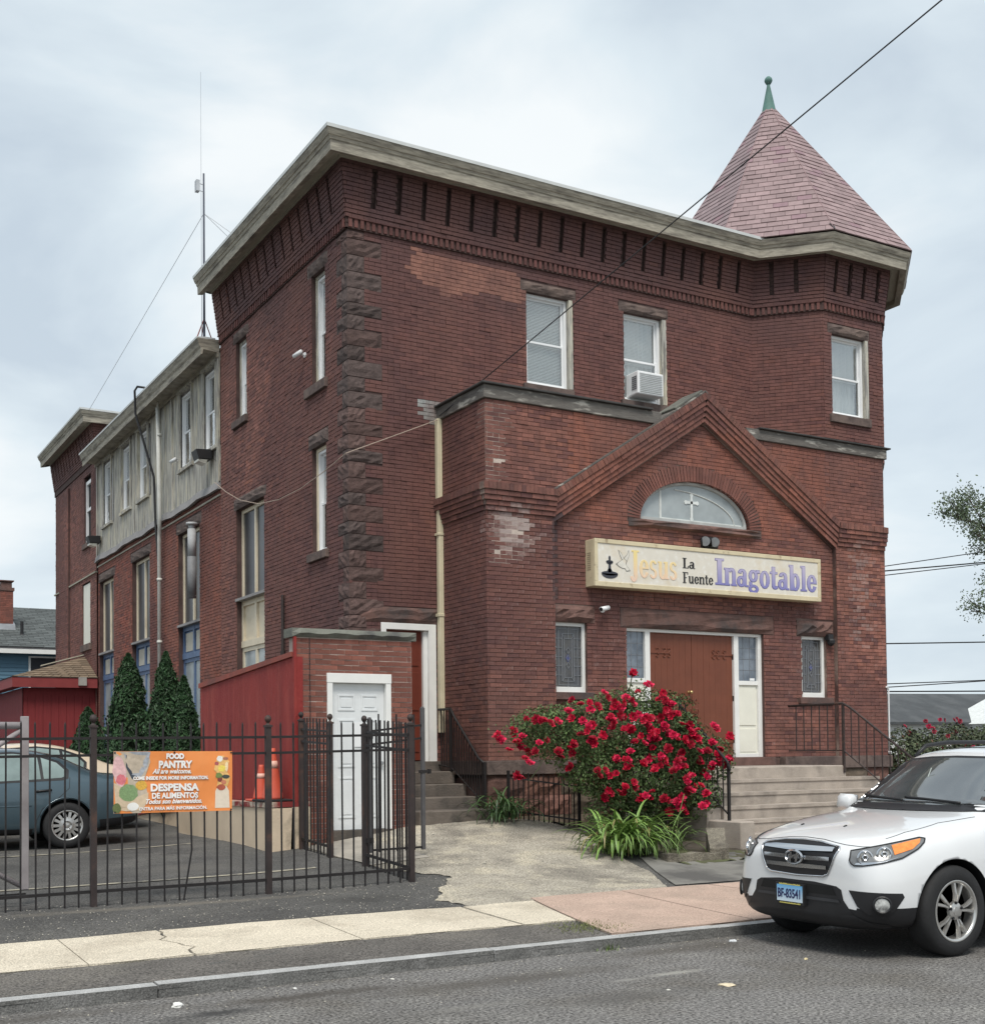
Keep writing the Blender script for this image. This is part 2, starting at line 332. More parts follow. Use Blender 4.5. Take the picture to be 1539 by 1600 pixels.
sheet('terrain', np.r_[np.linspace(-400, -30, 6), np.linspace(-20, 60, 30), np.linspace(80, 1500, 8)], k_(-900), k_(1200), 60,
      mk('far_ground', (.10, .11, .07), .95, .3, .2, stain=(.16, .15, .12), sscale=.05), zf=lambda X, Y: np.where(Y > 45, .3, -.12))
sheet('road', np.linspace(-14, 8.632, 40), k_(-60), k_(90), 60, M['asphalt'], zf=lambda X, Y: .0 + .02 * np.clip(1 - np.abs(Y - 2) / 6.6, 0, 1) * 0)
spots(M['asphalt'], [(2.5, 7.92, .42, .16, (.035, .034, .034), .9), (2.2, 7.75, .3, .12, (.05, .048, .046), .7), (3.2, 8.15, 1.1, .16, (.062, .054, .046), .8), (4.6, 7.9, 1.6, .28, (.085, .076, .066), .7), (5.9, 7.45, .38, .07, (.33, .32, .29), .85), (5.45, 7.42, .2, .06, (.28, .27, .25), .7), (1.0, 8.4, 1.6, .2, (.075, .066, .056), .7),
    (6.6, 8.3, 1.0, .25, (.08, .07, .06), .7), (3.5, 6.2, 1.4, .5, (.20, .193, .185), .5), (8.4, 7.6, 1.4, .9, (.06, .058, .056), .5), (5.0, 6.9, .9, .25, (.095, .09, .085), .6), (4.0, 7.2, .5, .1, (.23, .22, .20), .4)])  # includes a darker patch under the front of the white car
spots(M['lot'], [(2.0, 16.2, 1.2, .8, (.035, .034, .033), .7), (4.4, 14.8, .8, .7, (.14, .13, .115), .5), (3.3, 12.05, 2.2, .12, (.19, .17, .14), .6), (5.2, 11.6, .8, .25, (.05, .048, .045), .6), (1.2, 11.4, 1.0, .2, (.05, .048, .045), .6)])
# base of the yard, then each surface a few millimetres above the one below
sheet('parking_lot', np.r_[np.linspace(8.7, 20, 90), np.linspace(20.5, 46, 40)], k_(-40), k_(60), 200, M['lot'], off=-.004, rough=.0015)
def nz(a, s, seed):
    return lambda y: a * (math.sin(y * s + seed) + .6 * math.sin(y * s * 2.7 + seed * 2.1) + .4 * math.sin(y * s * 6.1 + seed))
n_a = nz(.05, 5.0, 1.3)
def drive_left(y):     # ragged border between the lot's asphalt and the concrete apron
    pts = [(10.8, 6.1), (11.2, 5.8), (11.6, 6.05), (12.0, 6.4), (12.35, 6.62), (12.7, 6.4), (13.1, 6.18), (16, 6.12)]
    return float(np.interp(y, [p[0] for p in pts], [p[1] for p in pts])) + (n_a(y) if y < 13 else 0)
sheet('driveway', np.linspace(10.79, 17.2, 100), drive_left, lambda y: float(np.interp(y, [10.8, 11.9, 12.9, 14.2, 17.2], [8.5, 9.1, 9.35, 10.2, 10.8])), 60, M['aggregate'], off=.004, rough=.003)
sheet('pavement_patch', np.linspace(11.02, 12.75, 20), lambda y: float(np.interp(y, [11, 12.8], [8.75, 9.6])), lambda y: float(np.interp(y, [11, 12.8], [10.9, 11.6])), 24, M['patch'], off=.008)
sheet('pavement_strip', np.linspace(10.79, 13.2, 20), lambda y: float(np.interp(y, [10.8, 13.2], [10.95, 11.9])), k_(24), 40, M['concrete'], off=.004)
sheet('garden_bed', np.linspace(12.2, 15.9, 30), lambda y: float(np.interp(y, [12.2, 13.2, 15.9], [9.9, 9.6, 9.9])), k_(11.35), 20, M['soil'], off=.012, rough=.012)
# concrete landing in front of the white cellar door
pth = sheet('path', np.linspace(13.5, 15.65, 14), lambda y: 6.16, lambda y: 6.95, 10, M['concrete'], off=.012)
sheet('verge', np.linspace(8.76, 9.6, 8), k_(-14), lambda y: 6.27 + (y - 8.9) * .2 + n_a(y * 3) * .5, 90, M['verge'], off=.002, rough=.003)
# pavement slabs: every slab its own piece, open joints between them
walk = sheet('sidewalk', np.linspace(9.56, 10.78, 4), k_(-14), k_(30), 40, M['joint'], off=-.012)
def slab(xa, xb, y0, y1, mat, jl=None, jr=None, rag=.012):
    n = 12; ys = np.linspace(y0, y1, n); mb = MB(); L_, R_ = [], []
    for i, y in enumerate(ys):
        a = xa + (jl(y) if jl else 0); b = xb + (jr(y) if jr else 0)
        L_.append(a); R_.append(b)
    m = 8
    for i in range(n - 1):
        for j in range(m):
            t0, t1 = j / m, (j + 1) / m
            P = []
            for (ii, t) in ((i, t0), (i, t1), (i + 1, t1), (i + 1, t0)):
                x = L_[ii] * (1 - t) + R_[ii] * t; yy = ys[ii] + (.012 * math.sin(x * 7.3) * (1 if ii in (0, n - 1) else 0))
                P.append((x, yy, g(x, yy) + .012))
            mb.quad(*P)
    for ring in ([(L_[i], ys[i]) for i in range(n)], [(R_[i], ys[i]) for i in range(n)], [(L_[0] * (1 - j / m) + R_[0] * j / m, y0) for j in range(m + 1)], [(L_[-1] * (1 - j / m) + R_[-1] * j / m, y1) for j in range(m + 1)]):
        for p, q in zip(ring, ring[1:]):
            mb.quad((*p, g(*p) + .012), (*q, g(*q) + .012), (*q, g(*q) - .03), (*p, g(*p) - .03))
    o = mb.build('slab', mat, walk, smooth=False, norm=False); return o
crack = lambda y: .05 * math.sin(y * 9) + .03 * math.sin(y * 23) + (y - 10.1) * -.05
slab_edges = [(-6.2, -4.5, 0), (-4.48, -2.9, 0), (-2.88, -1.1, 0), (-1.08, .55, 0), (.57, 2.05, 0), (2.06, 2.86, 1), (2.885, 4.28, 2), (4.295, 5.86, 0), (5.90, 6.5, 3)]
for a, b, c in slab_edges:
    slab(a, b, 9.585, 10.76, M['walk'], jl=crack if c == 2 else None, jr=crack if c == 1 else (lambda y: (y - 9.85) * .23) if c == 3 else None)
skew = lambda y: (y - 9.85) * .23
slab(6.53, 7.9, 8.8, 10.9, M['walk_red'], jl=skew)
slab(7.925, 9.3, 8.8, 10.9, M['walk_red'], jr=lambda y: -(y - 10.2) * .25)
slab(9.325, 11.1, 8.8, 10.9, M['walk_red'], jl=lambda y: -(y - 10.2) * .25)
for a in range(6): slab(11.12 + 1.8 * a, 12.9 + 1.8 * a, 8.8, 10.9, M['walk_red'])
# granite kerb, one stone at a time
kerb = sheet('kerb', np.linspace(8.64, 8.76, 2), k_(-14), k_(30), 60, M['joint'], off=-.03)
kx = [-6.2, -3.6, -1.15, 1.05, 2.32, 5.02, 7.35, 9.9, 12.4, 14.9, 17.4]
for a, b in zip(kx, kx[1:]):
    dz = random.uniform(-.006, .006); mb = MB(); k = 10
    for i in range(k):
        x0 = a + .006 + (b - a - .012) * i / k; x1 = a + .006 + (b - a - .012) * (i + 1) / k
        j0, j1 = [.006 * math.sin(x * 5 + a) for x in (x0, x1)]
        mb.hexa([(x0, 8.628 + j0, -.1), (x1, 8.628 + j1, -.1), (x1, 8.765, -.1), (x0, 8.765, -.1), (x0, 8.64 + j0, .092 + dz), (x1, 8.64 + j1, .092 + dz), (x1, 8.765, .097 + dz), (x0, 8.765, .097 + dz)])
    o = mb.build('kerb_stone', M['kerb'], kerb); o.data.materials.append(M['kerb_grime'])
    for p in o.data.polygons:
        if p.normal.y < -.5: p.material_index = 1  # front faces take a darker material than the tops
# worn parking lines on the lot
for yy, x0, x1 in ((13.85, -3, 5.6), (17.6, -3, 5.2), (21.4, -3, 4.6)):
    sheet('lot_line', [yy - .045, yy + .045], k_(x0), k_(x1), 60, M['line'], off=.004)
# soft dirt and tar stains belong to the materials; a few stones and chips scattered along the asphalt edges
V = []; 
for i in range(1500):
    z_ = random.random()
    if z_ < .55: x, y = random.uniform(-1, 6.6), 10.85 + 1.6 * random.random() ** 1.3
    elif z_ < .72: x, y = random.uniform(-1, 8), 8.6 - 1.6 * random.random() ** 2
    else: x, y = random.uniform(6.3, 9), random.uniform(11, 14.5)
    zz = 0 if y < 8.63 else g(x, y); V.append((x, y, zz + .004, random.uniform(.002, .0065)))
V = np.array(V); base = np.array([(-1, -1, 0), (1, -1, 0), (.9, 1, 0), (-1, .8, 0), (0, 0, 1)])
VV = (V[:, None, :3] + base[None] * V[:, 3, None, None]).reshape(-1, 3); i5 = np.arange(len(V)) * 5
FF = np.concatenate([np.stack([i5 + a, i5 + b, i5 + 4], -1) for a, b in ((0, 1), (1, 2), (2, 3), (3, 0))])
prop(bigmesh('gravel', VV, FF, mk('pale_chips', (.42, .39, .33), .9, .4, 30), kind='stuff'), 'pale stone chips scattered over the asphalt by the fence')
# ------------------------------------------------------------------ brickwork generator
CH = .0635; BL = .205
def sub_iv(iv, a, b):
    out = []
    for p, q in iv:
        if b <= p or a >= q: out.append((p, q))
        else:
            if a > p: out.append((p, a))
            if b < q: out.append((b, q))
    return out
def courses(F, v0, v1, span, holes=(), ch=CH, bl=BL, joint=.0085, off=0.0, proud=.012, colf=None, bond=7, cfun=None, phase=0, head=.005):
    """bricks of a wall in frame F. span: (u0,u1) or callable v->list of intervals; holes: (u0,u1,v0,v1) or callable v->(a,b)|None; off: callable course->normal offset"""
    nC = max(1, round((v1 - v0) / ch)); ch = (v1 - v0) / nC; P, Ln, H, Pr = [], [], [], []
    for i in range(nC):
        va, vb = v0 + i * ch, v0 + (i + 1) * ch; vm = (va + vb) / 2
        iv = [span] if not callable(span) else span(vm)
        for h in holes:
            if callable(h):
                r = h(vm)
                if r: iv = sub_iv(iv, *r)
            elif h[2] < vm < h[3]: iv = sub_iv(iv, h[0], h[1])
        w = off(i / max(1, nC - 1), vm) if callable(off) else off
        header = bond and (i + phase) % bond == bond - 1
        L_ = bl * .5 if header else bl; st = (i % 2) * bl * .5 + (phase % 3) * .05
        for a, b in iv:
            k0 = math.floor((a - st) / L_); x = st + k0 * L_
            while x < b:
                p, q = max(a, x), min(b, x + L_)
                if q - p > .03:
                    P.append(((p + q) / 2, vm, w)); Ln.append(q - p - head); H.append(ch - joint)
                    Pr.append(proud + RNG.normal(0, .0022))
                x += L_
    if not P: return None
    P = np.array(P); n = len(P); U, V_, Nn = (np.array(F.u), np.array(F.v), np.array(F.n))
    Wp = np.array(F.o) + P[:, :1] * U + P[:, 1:2] * V_ + P[:, 2:] * Nn
    col = (colf or brick_col)(Wp, n)
    if col.shape[1] == 3: col = np.c_[col, np.ones(n)]
    return dict(P=Wp, L=np.array(Ln), H=np.array(H), Pr=np.array(Pr), C=col, U=np.repeat(U[None], n, 0), V=np.repeat(V_[None], n, 0), N=np.repeat(Nn[None], n, 0))
def vnoise(P, s, seed=0):
    """cheap smooth 3-D value noise"""
    Q = P * s + seed * 17.13; i = np.floor(Q).astype(int); f_ = Q - i; f_ = f_ * f_ * (3 - 2 * f_); r = 0
    for dx in (0, 1):
        for dy in (0, 1):
            for dz in (0, 1):
                h = np.sin((i[:, 0] + dx) * 127.1 + (i[:, 1] + dy) * 311.7 + (i[:, 2] + dz) * 74.7) * 43758.5453
                w = (f_[:, 0] if dx else 1 - f_[:, 0]) * (f_[:, 1] if dy else 1 - f_[:, 1]) * (f_[:, 2] if dz else 1 - f_[:, 2])
                r = r + w * (h - np.floor(h))
    return r
def mixc(C, t, c):
    R_ = C[:, :3] * (1 - t[:, None]) + np.array(c) * t[:, None]
    return np.c_[R_, C[:, 3:]] if C.shape[1] > 3 else R_
def brick_col(P, n, base=(.245, .107, .087)):
    t = RNG.random(n); C = np.array(base) * (0.72 + .56 * t[:, None])
    C = mixc(C, (RNG.random(n) < .16) * .75, (.105, .045, .045))          # burnt purple headers
    C = mixc(C, (RNG.random(n) < .07) * .8, (.31, .125, .085))             # paler bricks
    C = mixc(C, np.clip((vnoise(P, .45, 1) - .38) * 2.4, 0, .65), (.115, .048, .044))   # broad old grime
    cr_ = np.exp(-np.hypot(P[:, 0] - 8.0, np.clip(P[:, 1] - 17.6, 0, 9)) / 1.1) * vnoise(P, 1.3, 12); C = mixc(C, np.clip(cr_ * 1.3, 0, .6), (.085, .045, .046))
    hi = np.clip((P[:, 2] - 8.9 + 1.2 * (vnoise(P, .8, 5) - .5)) / .9, 0, 1)
    return mixc(C, hi * (.35 + .5 * vnoise(P, 2.1, 4)), (.098, .056, .058))           # soot on the upper storey
def front_col(P, n):   # the front wall, with its rebuilt corner
    C = brick_col(P, n)
    # rebuilt, lighter brickwork high on the left of the front
    e = .18 * (vnoise(P, 3.0, 9) - .5); X, Z = P[:, 0] + e, P[:, 2] + e
    e2 = .5 * (vnoise(P, 1.1, 10) - .5)
    m = (X > 8.56) & (X < 10.66) & (Z < 9.62 - .02 * (X - 8.5)) & (Z > np.interp(X, [8.5, 8.8, 9.15, 9.6, 10.7], [9.2, 9.05, 8.9, 9.02, 9.12]) + .4 * e2)
    m2 = (~m) & (X > 8.75) & (X < 10.7) & (Z < 9.5) & (Z > 7.7 + e2) & (RNG.random(n) < .42 * (vnoise(P, .9, 14) > .38))
    C = mixc(C, m * (.72 + .28 * RNG.random(n)), (.36, .17, .125)); C = mixc(C, m2 * (.35 + .4 * RNG.random(n)), (.30, .135, .105))
    g_ = (P[:, 0] > 8.72) & (P[:, 0] < 9.3) & (P[:, 2] > 6.9) & (P[:, 2] < 7.22) & (P[:, 0] - 8.6 > (7.22 - P[:, 2]))
    return mixc(C, g_ * .85, (.38, .42, .41))                             # grey flashing cement by the parapet
def porch_col(P, n):
    C = brick_col(P, n, (.262, .110, .083))
    w = np.exp(-((P[:, 0] - 9.55) / .42) ** 2 - ((P[:, 2] - 5.02) / .36) ** 2) * (P[:, 1] < 15.9)
    bl_ = np.clip(w * 1.15 * (.35 + .8 * RNG.random(n)), 0, .85)     # lime bloom
    up_ = np.clip((P[:, 2] - 5.6) / .5, 0, 1)
    C = mixc(C, up_ * .4 * vnoise(P, 1.4, 3), (.12, .055, .05))
    gab = ((P[:, 2] > 5.3) & (P[:, 0] > 10.6) & (P[:, 0] < 16) & (P[:, 2] < 7.3))
    C = mixc(C, gab * .5 * (vnoise(P, 1.1, 8) > .35), (.27, .095, .06))
    strip = np.exp(-((P[:, 0] - 10.33) / .09) ** 2) * (P[:, 2] > 3.9) * (P[:, 2] < 5.3)  # shade beside the left pier's edge, painted into the recessed bricks
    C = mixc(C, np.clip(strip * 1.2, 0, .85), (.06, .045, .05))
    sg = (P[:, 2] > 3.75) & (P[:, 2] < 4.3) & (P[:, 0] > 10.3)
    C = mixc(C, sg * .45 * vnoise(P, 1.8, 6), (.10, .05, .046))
    r_ = np.exp(-((P[:, 0] - 16.85) / .4) ** 2) * (P[:, 2] > 3.5) * (P[:, 2] < 5.4)
    bl_ = np.maximum(bl_, np.clip(r_ * .5 * RNG.random(n) + r_ * .05, 0, .4)); bl_ = np.maximum(bl_, .22 * RNG.random(n) * (P[:, 2] < 5.2))
    return np.c_[C, 1 - bl_]
BR = []
def lay(*a, **k):
    r = courses(*a, **k)
    if r: BR.append(r)
def cat(lst): return {k: np.concatenate([b[k] for b in lst]) for k in lst[0]}
def brick_verts(B):
    hu = (B['L'] / 2)[:, None] * B['U']; hv = (B['H'] / 2)[:, None] * B['V']; pf = B['Pr'][:, None] * B['N']; pb = -.012 * B['N']; P = B['P']
    tilt = RNG.normal(0, .0012, (len(P), 1)) * B['V']
    return np.stack([P - hu - hv + pf - tilt, P + hu - hv + pf + tilt, P + hu + hv + pf + tilt, P - hu + hv + pf - tilt, P - hu - hv + pb, P + hu - hv + pb, P + hu + hv + pb, P - hu + hv + pb], 1)
FB = np.array([(0, 1, 2, 3), (0, 4, 5, 1), (1, 5, 6, 2), (2, 6, 7, 3), (3, 7, 4, 0)])
def emit_stuff(name, B, mat, parent):
    Vt = brick_verts(B); n = len(Vt)
    return bigmesh(name, Vt.reshape(-1, 3), (np.arange(n)[:, None, None] * 8 + FB).reshape(-1, 4), mat, parent, np.repeat(B['C'], 8, 0), kind='stuff')
def emit_single(B, mat, parent, name='brick', buckets=14, lref=None):
    """each brick an object; bricks of about the same colour share a mesh"""
    lum = B['C'][:, :3].sum(1) + .15 * B['C'][:, 1]; order = np.argsort(lum); grp = np.empty(len(lum), int)
    for k, idx in enumerate(np.array_split(order, buckets)): grp[idx] = k
    meshes = {}
    Vt = brick_verts(B)
    for i in range(len(lum)):
        key = (grp[i], round(float(B['C'][i][3]) * 5), round(float(B['L'][i]), 2), round(float(B['H'][i]), 3), tuple(np.round(B['N'][i], 2)), tuple(np.round(B['V'][i], 2)))
        if key not in meshes:
            mb = MB(); mb.add([tuple(q) for q in (Vt[i] - B['P'][i])], [tuple(q) for q in FB.tolist()], tuple(B['C'][i]))
            o = mb.build(name, mat, parent, local=True, norm=False); meshes[key] = o.data
        else: o = bpy.data.objects.new(name, meshes[key]); COL.objects.link(o); o.parent = parent
        o.location = Vector(B['P'][i]) - org(parent)
def backing(mb, F, u0, u1, v0, v1, holes=(), depth=.14, w=0.0):
    us = sorted({u0, u1, *[min(max(x, u0), u1) for h in holes for x in h[:2]]}); vs = sorted({v0, v1, *[min(max(x, v0), v1) for h in holes for x in h[2:4]]})
    for a, b in zip(us, us[1:]):
        for c, d in zip(vs, vs[1:]):
            if any(h[0] < (a + b) / 2 < h[1] and h[2] < (c + d) / 2 < h[3] for h in holes): continue
            mb.fquad(F, a, b, c, d, w)
    for h in holes:
        a, b, c, d = h[:4]
        mb.quad(F(a, c, w), F(a, d, w), F(a, d, w - depth), F(a, c, w - depth)); mb.quad(F(b, c, w), F(b, d, w), F(b, d, w - depth), F(b, c, w - depth))
        mb.quad(F(a, d, w), F(b, d, w), F(b, d, w - depth), F(a, d, w - depth)); mb.quad(F(a, c, w), F(b, c, w), F(b, c, w - depth), F(a, c, w - depth))
def rough_block(F, u0, u1, v0, v1, w0, w1, mat, parent, name, col=None, amp=.025, nu=7, nv=4, label=None, returns=None):
    """rock-faced stone: a block whose face is broken up"""
    mb = MB(); cu, cv = (u0 + u1) / 2, (v0 + v1) / 2
    gr = [[None] * (nu + 1) for _ in range(nv + 1)]
    for j in range(nv + 1):
        for i in range(nu + 1):
            e = min(i, nu - i, j, nv - j) == 0
            w = w1 * (.25 if e else 1) + (0 if e else random.uniform(-amp, amp))
            gr[j][i] = F(u0 + (u1 - u0) * (i / nu) + (0 if e else random.uniform(-.3, .3) * (u1 - u0) / nu), v0 + (v1 - v0) * j / nv + (0 if e else random.uniform(-.3, .3) * (v1 - v0) / nv), w)
    vs = [p for r in gr for p in r]; K = nu + 1
    fs = [(j * K + i, j * K + i + 1, (j + 1) * K + i + 1, (j + 1) * K + i) for j in range(nv) for i in range(nu)]
    b = len(vs); rim = [(i, 0) for i in range(K)] + [(nu, j) for j in range(1, nv + 1)] + [(i, nv) for i in range(nu - 1, -1, -1)] + [(0, j) for j in range(nv - 1, 0, -1)]
    for (i, j) in rim: vs.append(F(u0 + (u1 - u0) * i / nu, v0 + (v1 - v0) * j / nv, w0))
    n = len(rim)
    for k in range(n):
        i, j = rim[k]; i2, j2 = rim[(k + 1) % n]; fs.append((j * K + i, b + k, b + (k + 1) % n, j2 * K + i2))
    mb.add(vs, fs, col)
    return mb.build(name, mat, parent, norm=True, label=label)
# ------------------------------------------------------------------ the church
XL, YF, YP, XP = 7.54, 17.23, 15.77, 9.10
church = thing('church_building', 'old red brick church with corner turret, gabled entrance porch and grey wooden cornice', 'church', (XL, YF, .6))
FF_ = frame((0, YF, 0), (1, 0, 0), (0, -1, 0))       # main front: u = X, v = Z
FL = frame((XL, 0, 0), (0, 1, 0), (-1, 0, 0))        # left side: u = Y
FP = frame((0, YP, 0), (1, 0, 0), (0, -1, 0))        # porch piers
FC = frame((0, YP + .09, 0), (1, 0, 0), (0, -1, 0))  # porch centre panel, set back
FPL = frame((XP, 0, 0), (0, 1, 0), (-1, 0, 0))       # porch left side
s2 = math.sqrt(.5)
FT1 = frame((15.67, YF, 0), (s2, -s2, 0), (-s2, -s2, 0))   # turret's oblique face, u from the inner corner
FT2 = frame((0, 16.33, 0), (1, 0, 0), (0, -1, 0))          # turret's front face
FT3 = frame((18.1, 16.33, 0), (s2, s2, 0), (s2, -s2, 0))
T1L = math.hypot(16.57 - 15.67, 16.33 - YF)
md, mm = MB(), MB()
# quoins at the street corner: alternate long and short, on both faces
q_holesF, q_holesL = [], []; z = 3.35; k = 0; quoins = []
while z < 9.66:
    h = random.choice((.19, .225, .25, .255)); h = min(h, 9.70 - z)
    if h < .12: break
    lf = .56 if k % 2 == 0 else .27; ll = .26 if k % 2 == 0 else .5
    quoins.append((z, z + h, lf, ll)); q_holesF.append((XL - .01, XL + lf, z, z + h)); q_holesL.append((YF - .01, YF + ll * .8, z, z + h)); z += h; k += 1
# --- main front
h_front = [(10.74, 11.66, 7.78, 9.32), (12.73, 13.65, 7.78, 9.32), (8.05, 9.0, .5, 3.70)]
l_front = [(10.63, 11.73, 9.32, 9.50), (12.62, 13.70, 9.32, 9.50), (10.66, 11.66, 7.62, 7.78), (12.65, 13.64, 7.62, 7.78), (7.7, 9.08, 3.70, 3.95)]
backing(md, FF_, XL, 15.68, .5, 9.72, h_front)
lay(FF_, .6, 9.72, (XL - .011, 15.675), h_front + l_front + q_holesF, colf=front_col)
# --- left side of the front block
h_left = [(18.09, 18.68, 7.64, 9.45), (21.86, 22.48, 7.98, 9.48), (18.09, 18.70, 4.92, 6.63), (20.96, 22.50, .6, 6.30)]
l_left = [(17.98, 18.86, 9.45, 9.68), (21.75, 22.62, 9.48, 9.68), (18.0, 18.84, 6.63, 6.86), (20.85, 22.64, 6.30, 6.52), (18.0, 18.9, 7.48, 7.64), (21.8, 22.6, 7.84, 7.98), (18.0, 18.82, 4.78, 4.92)]
backing(md, FL, YF, 23.42, .4, 9.72, h_left)
lay(FL, .6, 9.72, (YF, 23.40), h_left + l_left + q_holesL, phase=2)
# --- middle part, lower storey
h_mid = [(24.94, 26.52, .5, 6.47), (28.86, 30.50, .5, 6.42), (32.38, 34.0, .5, 6.36)]
l_mid = [(24.8, 26.66, 6.47, 6.7), (28.72, 30.64, 6.42, 6.65), (32.24, 34.1, 6.36, 6.58)]
FM = frame((XL + .04, 0, 0), (0, 1, 0), (-1, 0, 0))
backing(md, FM, 23.42, 34.15, .4, 7.0, h_mid)
lay(FM, .7, 6.98, (23.44, 34.13), h_mid + l_mid, phase=4, colf=lambda P, n: mixc(brick_col(P, n, (.25, .082, .058)), .45 * (vnoise(P, .35, 2) > .45), (.29, .11, .075)))
# --- rear block
h_rear = [(34.83, 35.68, 7.63, 9.55), (34.92, 35.93, 4.81, 6.55)]
backing(md, FL, 34.15, 39.76, .4, 9.8, h_rear)
lay(FL, .7, 9.9, (34.17, 39.74), h_rear + [(34.75, 35.95, 4.62, 4.81), (34.75, 35.75, 7.48, 7.63)], phase=5)
FRB = frame((0, 34.15, 0), (1, 0, 0), (0, -1, 0))
backing(md, FRB, XL, 14, 9.2, 10.6); lay(FRB, 9.3, 10.6, (XL, 14))
# shallow brick pilaster strips on the rear block
FRP = frame((XL - .06, 0, 0), (0, 1, 0), (-1, 0, 0))
lay(FRP, .7, 9.6, (37.6, 38.9), phase=1); mb_ = md; mb_.fbox(FRP, 37.6, 38.9, .5, 9.6, -.06, 0)
# --- porch
hp = [(10.33, 10.93, 2.60, 3.68), (11.69, 14.57, 1.52, 3.65), (15.45, 16.03, 2.59, 3.66)]
lp = [(10.22, 11.08, 3.68, 3.95), (11.57, 14.80, 3.65, 3.96), (15.33, 16.2, 3.66, 3.93), (10.24, 11.04, 2.48, 2.60), (15.35, 16.15, 2.47, 2.59), (11.75, 14.55, 5.27, 5.41)]
RX0, RX1, RXA, RZ0, RZA = 10.30, 16.28, 13.27, 5.62, 7.60   # feet and apex of the raking cornice's top edge
def rake_span(inset):
    def f(v):
        t = (v + inset - RZ0) / (RZA - RZ0)
        if t <= 0: return [(10.29, 16.22)]
        a, b = RX0 + (RXA - RX0) * t, RX1 - (RX1 - RXA) * t
        return [(a, b)] if b > a + .03 else []
    return f
ACX, ARX, ACZ, ARZ = 13.15, 1.15, 5.41, .70
def arch_iv(grow):
    def f(v):
        t = (v - ACZ) / (ARZ + grow)
        if t < 0 or t >= 1: return None
        w = (ARX + grow) * math.sqrt(1 - t * t); return (ACX - w, ACX + w)
    return f
PB = []
def layp(*a, **k):
    r = courses(*a, **k)
    if r: PB.append(r)
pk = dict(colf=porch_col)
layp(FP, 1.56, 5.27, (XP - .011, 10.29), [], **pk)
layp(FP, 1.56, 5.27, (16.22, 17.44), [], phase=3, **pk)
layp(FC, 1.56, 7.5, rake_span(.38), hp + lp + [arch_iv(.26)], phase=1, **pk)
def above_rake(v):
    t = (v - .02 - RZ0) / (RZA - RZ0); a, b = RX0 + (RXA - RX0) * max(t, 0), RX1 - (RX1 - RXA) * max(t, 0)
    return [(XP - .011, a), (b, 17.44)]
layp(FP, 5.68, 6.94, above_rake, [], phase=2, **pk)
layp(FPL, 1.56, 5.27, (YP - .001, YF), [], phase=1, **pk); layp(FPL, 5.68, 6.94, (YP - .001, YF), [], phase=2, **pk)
backing(mm, FP, XP, 10.29, 1.3, 5.3); backing(mm, FP, 16.22, 17.45, 1.3, 5.3); backing(mm, FP, XP, 10.31, 5.3, 6.94); backing(mm, FP, 16.25, 17.45, 5.3, 6.94)
backing(mm, FPL, YP, YF, 1.3, 6.94)
mm.quad(FP(10.29, 1.3), FP(10.29, 5.3), FP(10.29, 5.3, -.1), FP(10.29, 1.3, -.1)); mm.quad(FP(16.22, 1.3), FP(16.22, 5.3), FP(16.22, 5.3, -.1), FP(16.22, 1.3, -.1))
backing(mm, FC, 10.29, 16.22, 1.3, 5.41, hp, depth=.16)
nst = 60
for i in range(nst):
    va = 5.41 + (7.55 - 5.41) * i / nst; vb = 5.41 + (7.55 - 5.41) * (i + 1) / nst; vm = (va + vb) / 2; iv = rake_span(.1)(vm); r = arch_iv(0)(vm)
    if r: iv = sub_iv(iv, *r)
    for a, b in iv: mm.fquad(FC, a, b, va, vb, 0)
    iv = above_rake(vm)
    if vm < 6.94:
        for a, b in iv: mm.fquad(FP, a, b, va, vb, -.001)
# --- turret
ht = [(16.78, 17.72, 7.84, 9.33)]
backing(md, FT1, 0, T1L, 7.0, 9.72); lay(FT1, 7.06, 9.72, (.0, T1L + .004))
backing(md, FT2, 16.57, 18.1, 7.0, 9.72, ht); lay(FT2, 7.06, 9.72, (16.565, 18.105), ht + [(16.68, 17.76, 9.33, 9.52), (16.7, 17.74, 7.68, 7.84)], phase=3)
backing(md, FT3, 0, T1L + .2, 7.0, 9.72); lay(FT3, 7.06, 9.72, (.01, T1L + .2), phase=1)
# --- frieze: courses stepping outward, cut by tall slots; dentils below
def frieze(F, u0, u1, slots, e0=0, e1=0):
    sl = [(s - .04, s + .04, 10.06, 10.64) for s in slots]
    offf = lambda t, v: .05 + .115 * t
    def span(v): 
        t = (v - 9.88) / .84; return [(u0 - e0 * (.05 + .115 * t), u1 + e1 * (.05 + .115 * t))]
    lay(F, 9.88, 10.72, span, sl, off=offf, colf=lambda P, n: mixc(brick_col(P, n, (.15, .062, .056)), .35 * np.ones(n), (.115, .062, .062)), bond=0)
    n = 13
    for i in range(n):
        va, vb = 9.72 + i / n, 9.72 + (i + 1) / n; w = .04 + .115 * max(0, (va - 9.88) / .84); iv = span(max((va + vb) / 2, 9.88))
        for s in sl: 
            if s[2] < (va + vb) / 2 < s[3]: iv = [y for x in iv for y in sub_iv([x], s[0], s[1])]
        for a, b in iv:
            md.fquad(F, a, b, va, vb, w)
            md.quad(F(a, va, w), F(b, va, w), F(b, va, 0), F(a, va, 0))
        for s in sl:
            if s[2] < (va + vb) / 2 < s[3]:
                md.quad(F(s[0], va, w), F(s[0], vb, w), F(s[0], vb, 0), F(s[0], va, 0)); md.quad(F(s[1], va, w), F(s[1], vb, w), F(s[1], vb, 0), F(s[1], va, 0))
                md.fquad(F, s[0], s[1], va, vb, max(.004, w - .055))
    for s in sl: md.quad(F(s[0], s[3], .17), F(s[1], s[3], .17), F(s[1], s[3], 0), F(s[0], s[3], 0))
dent = MB()
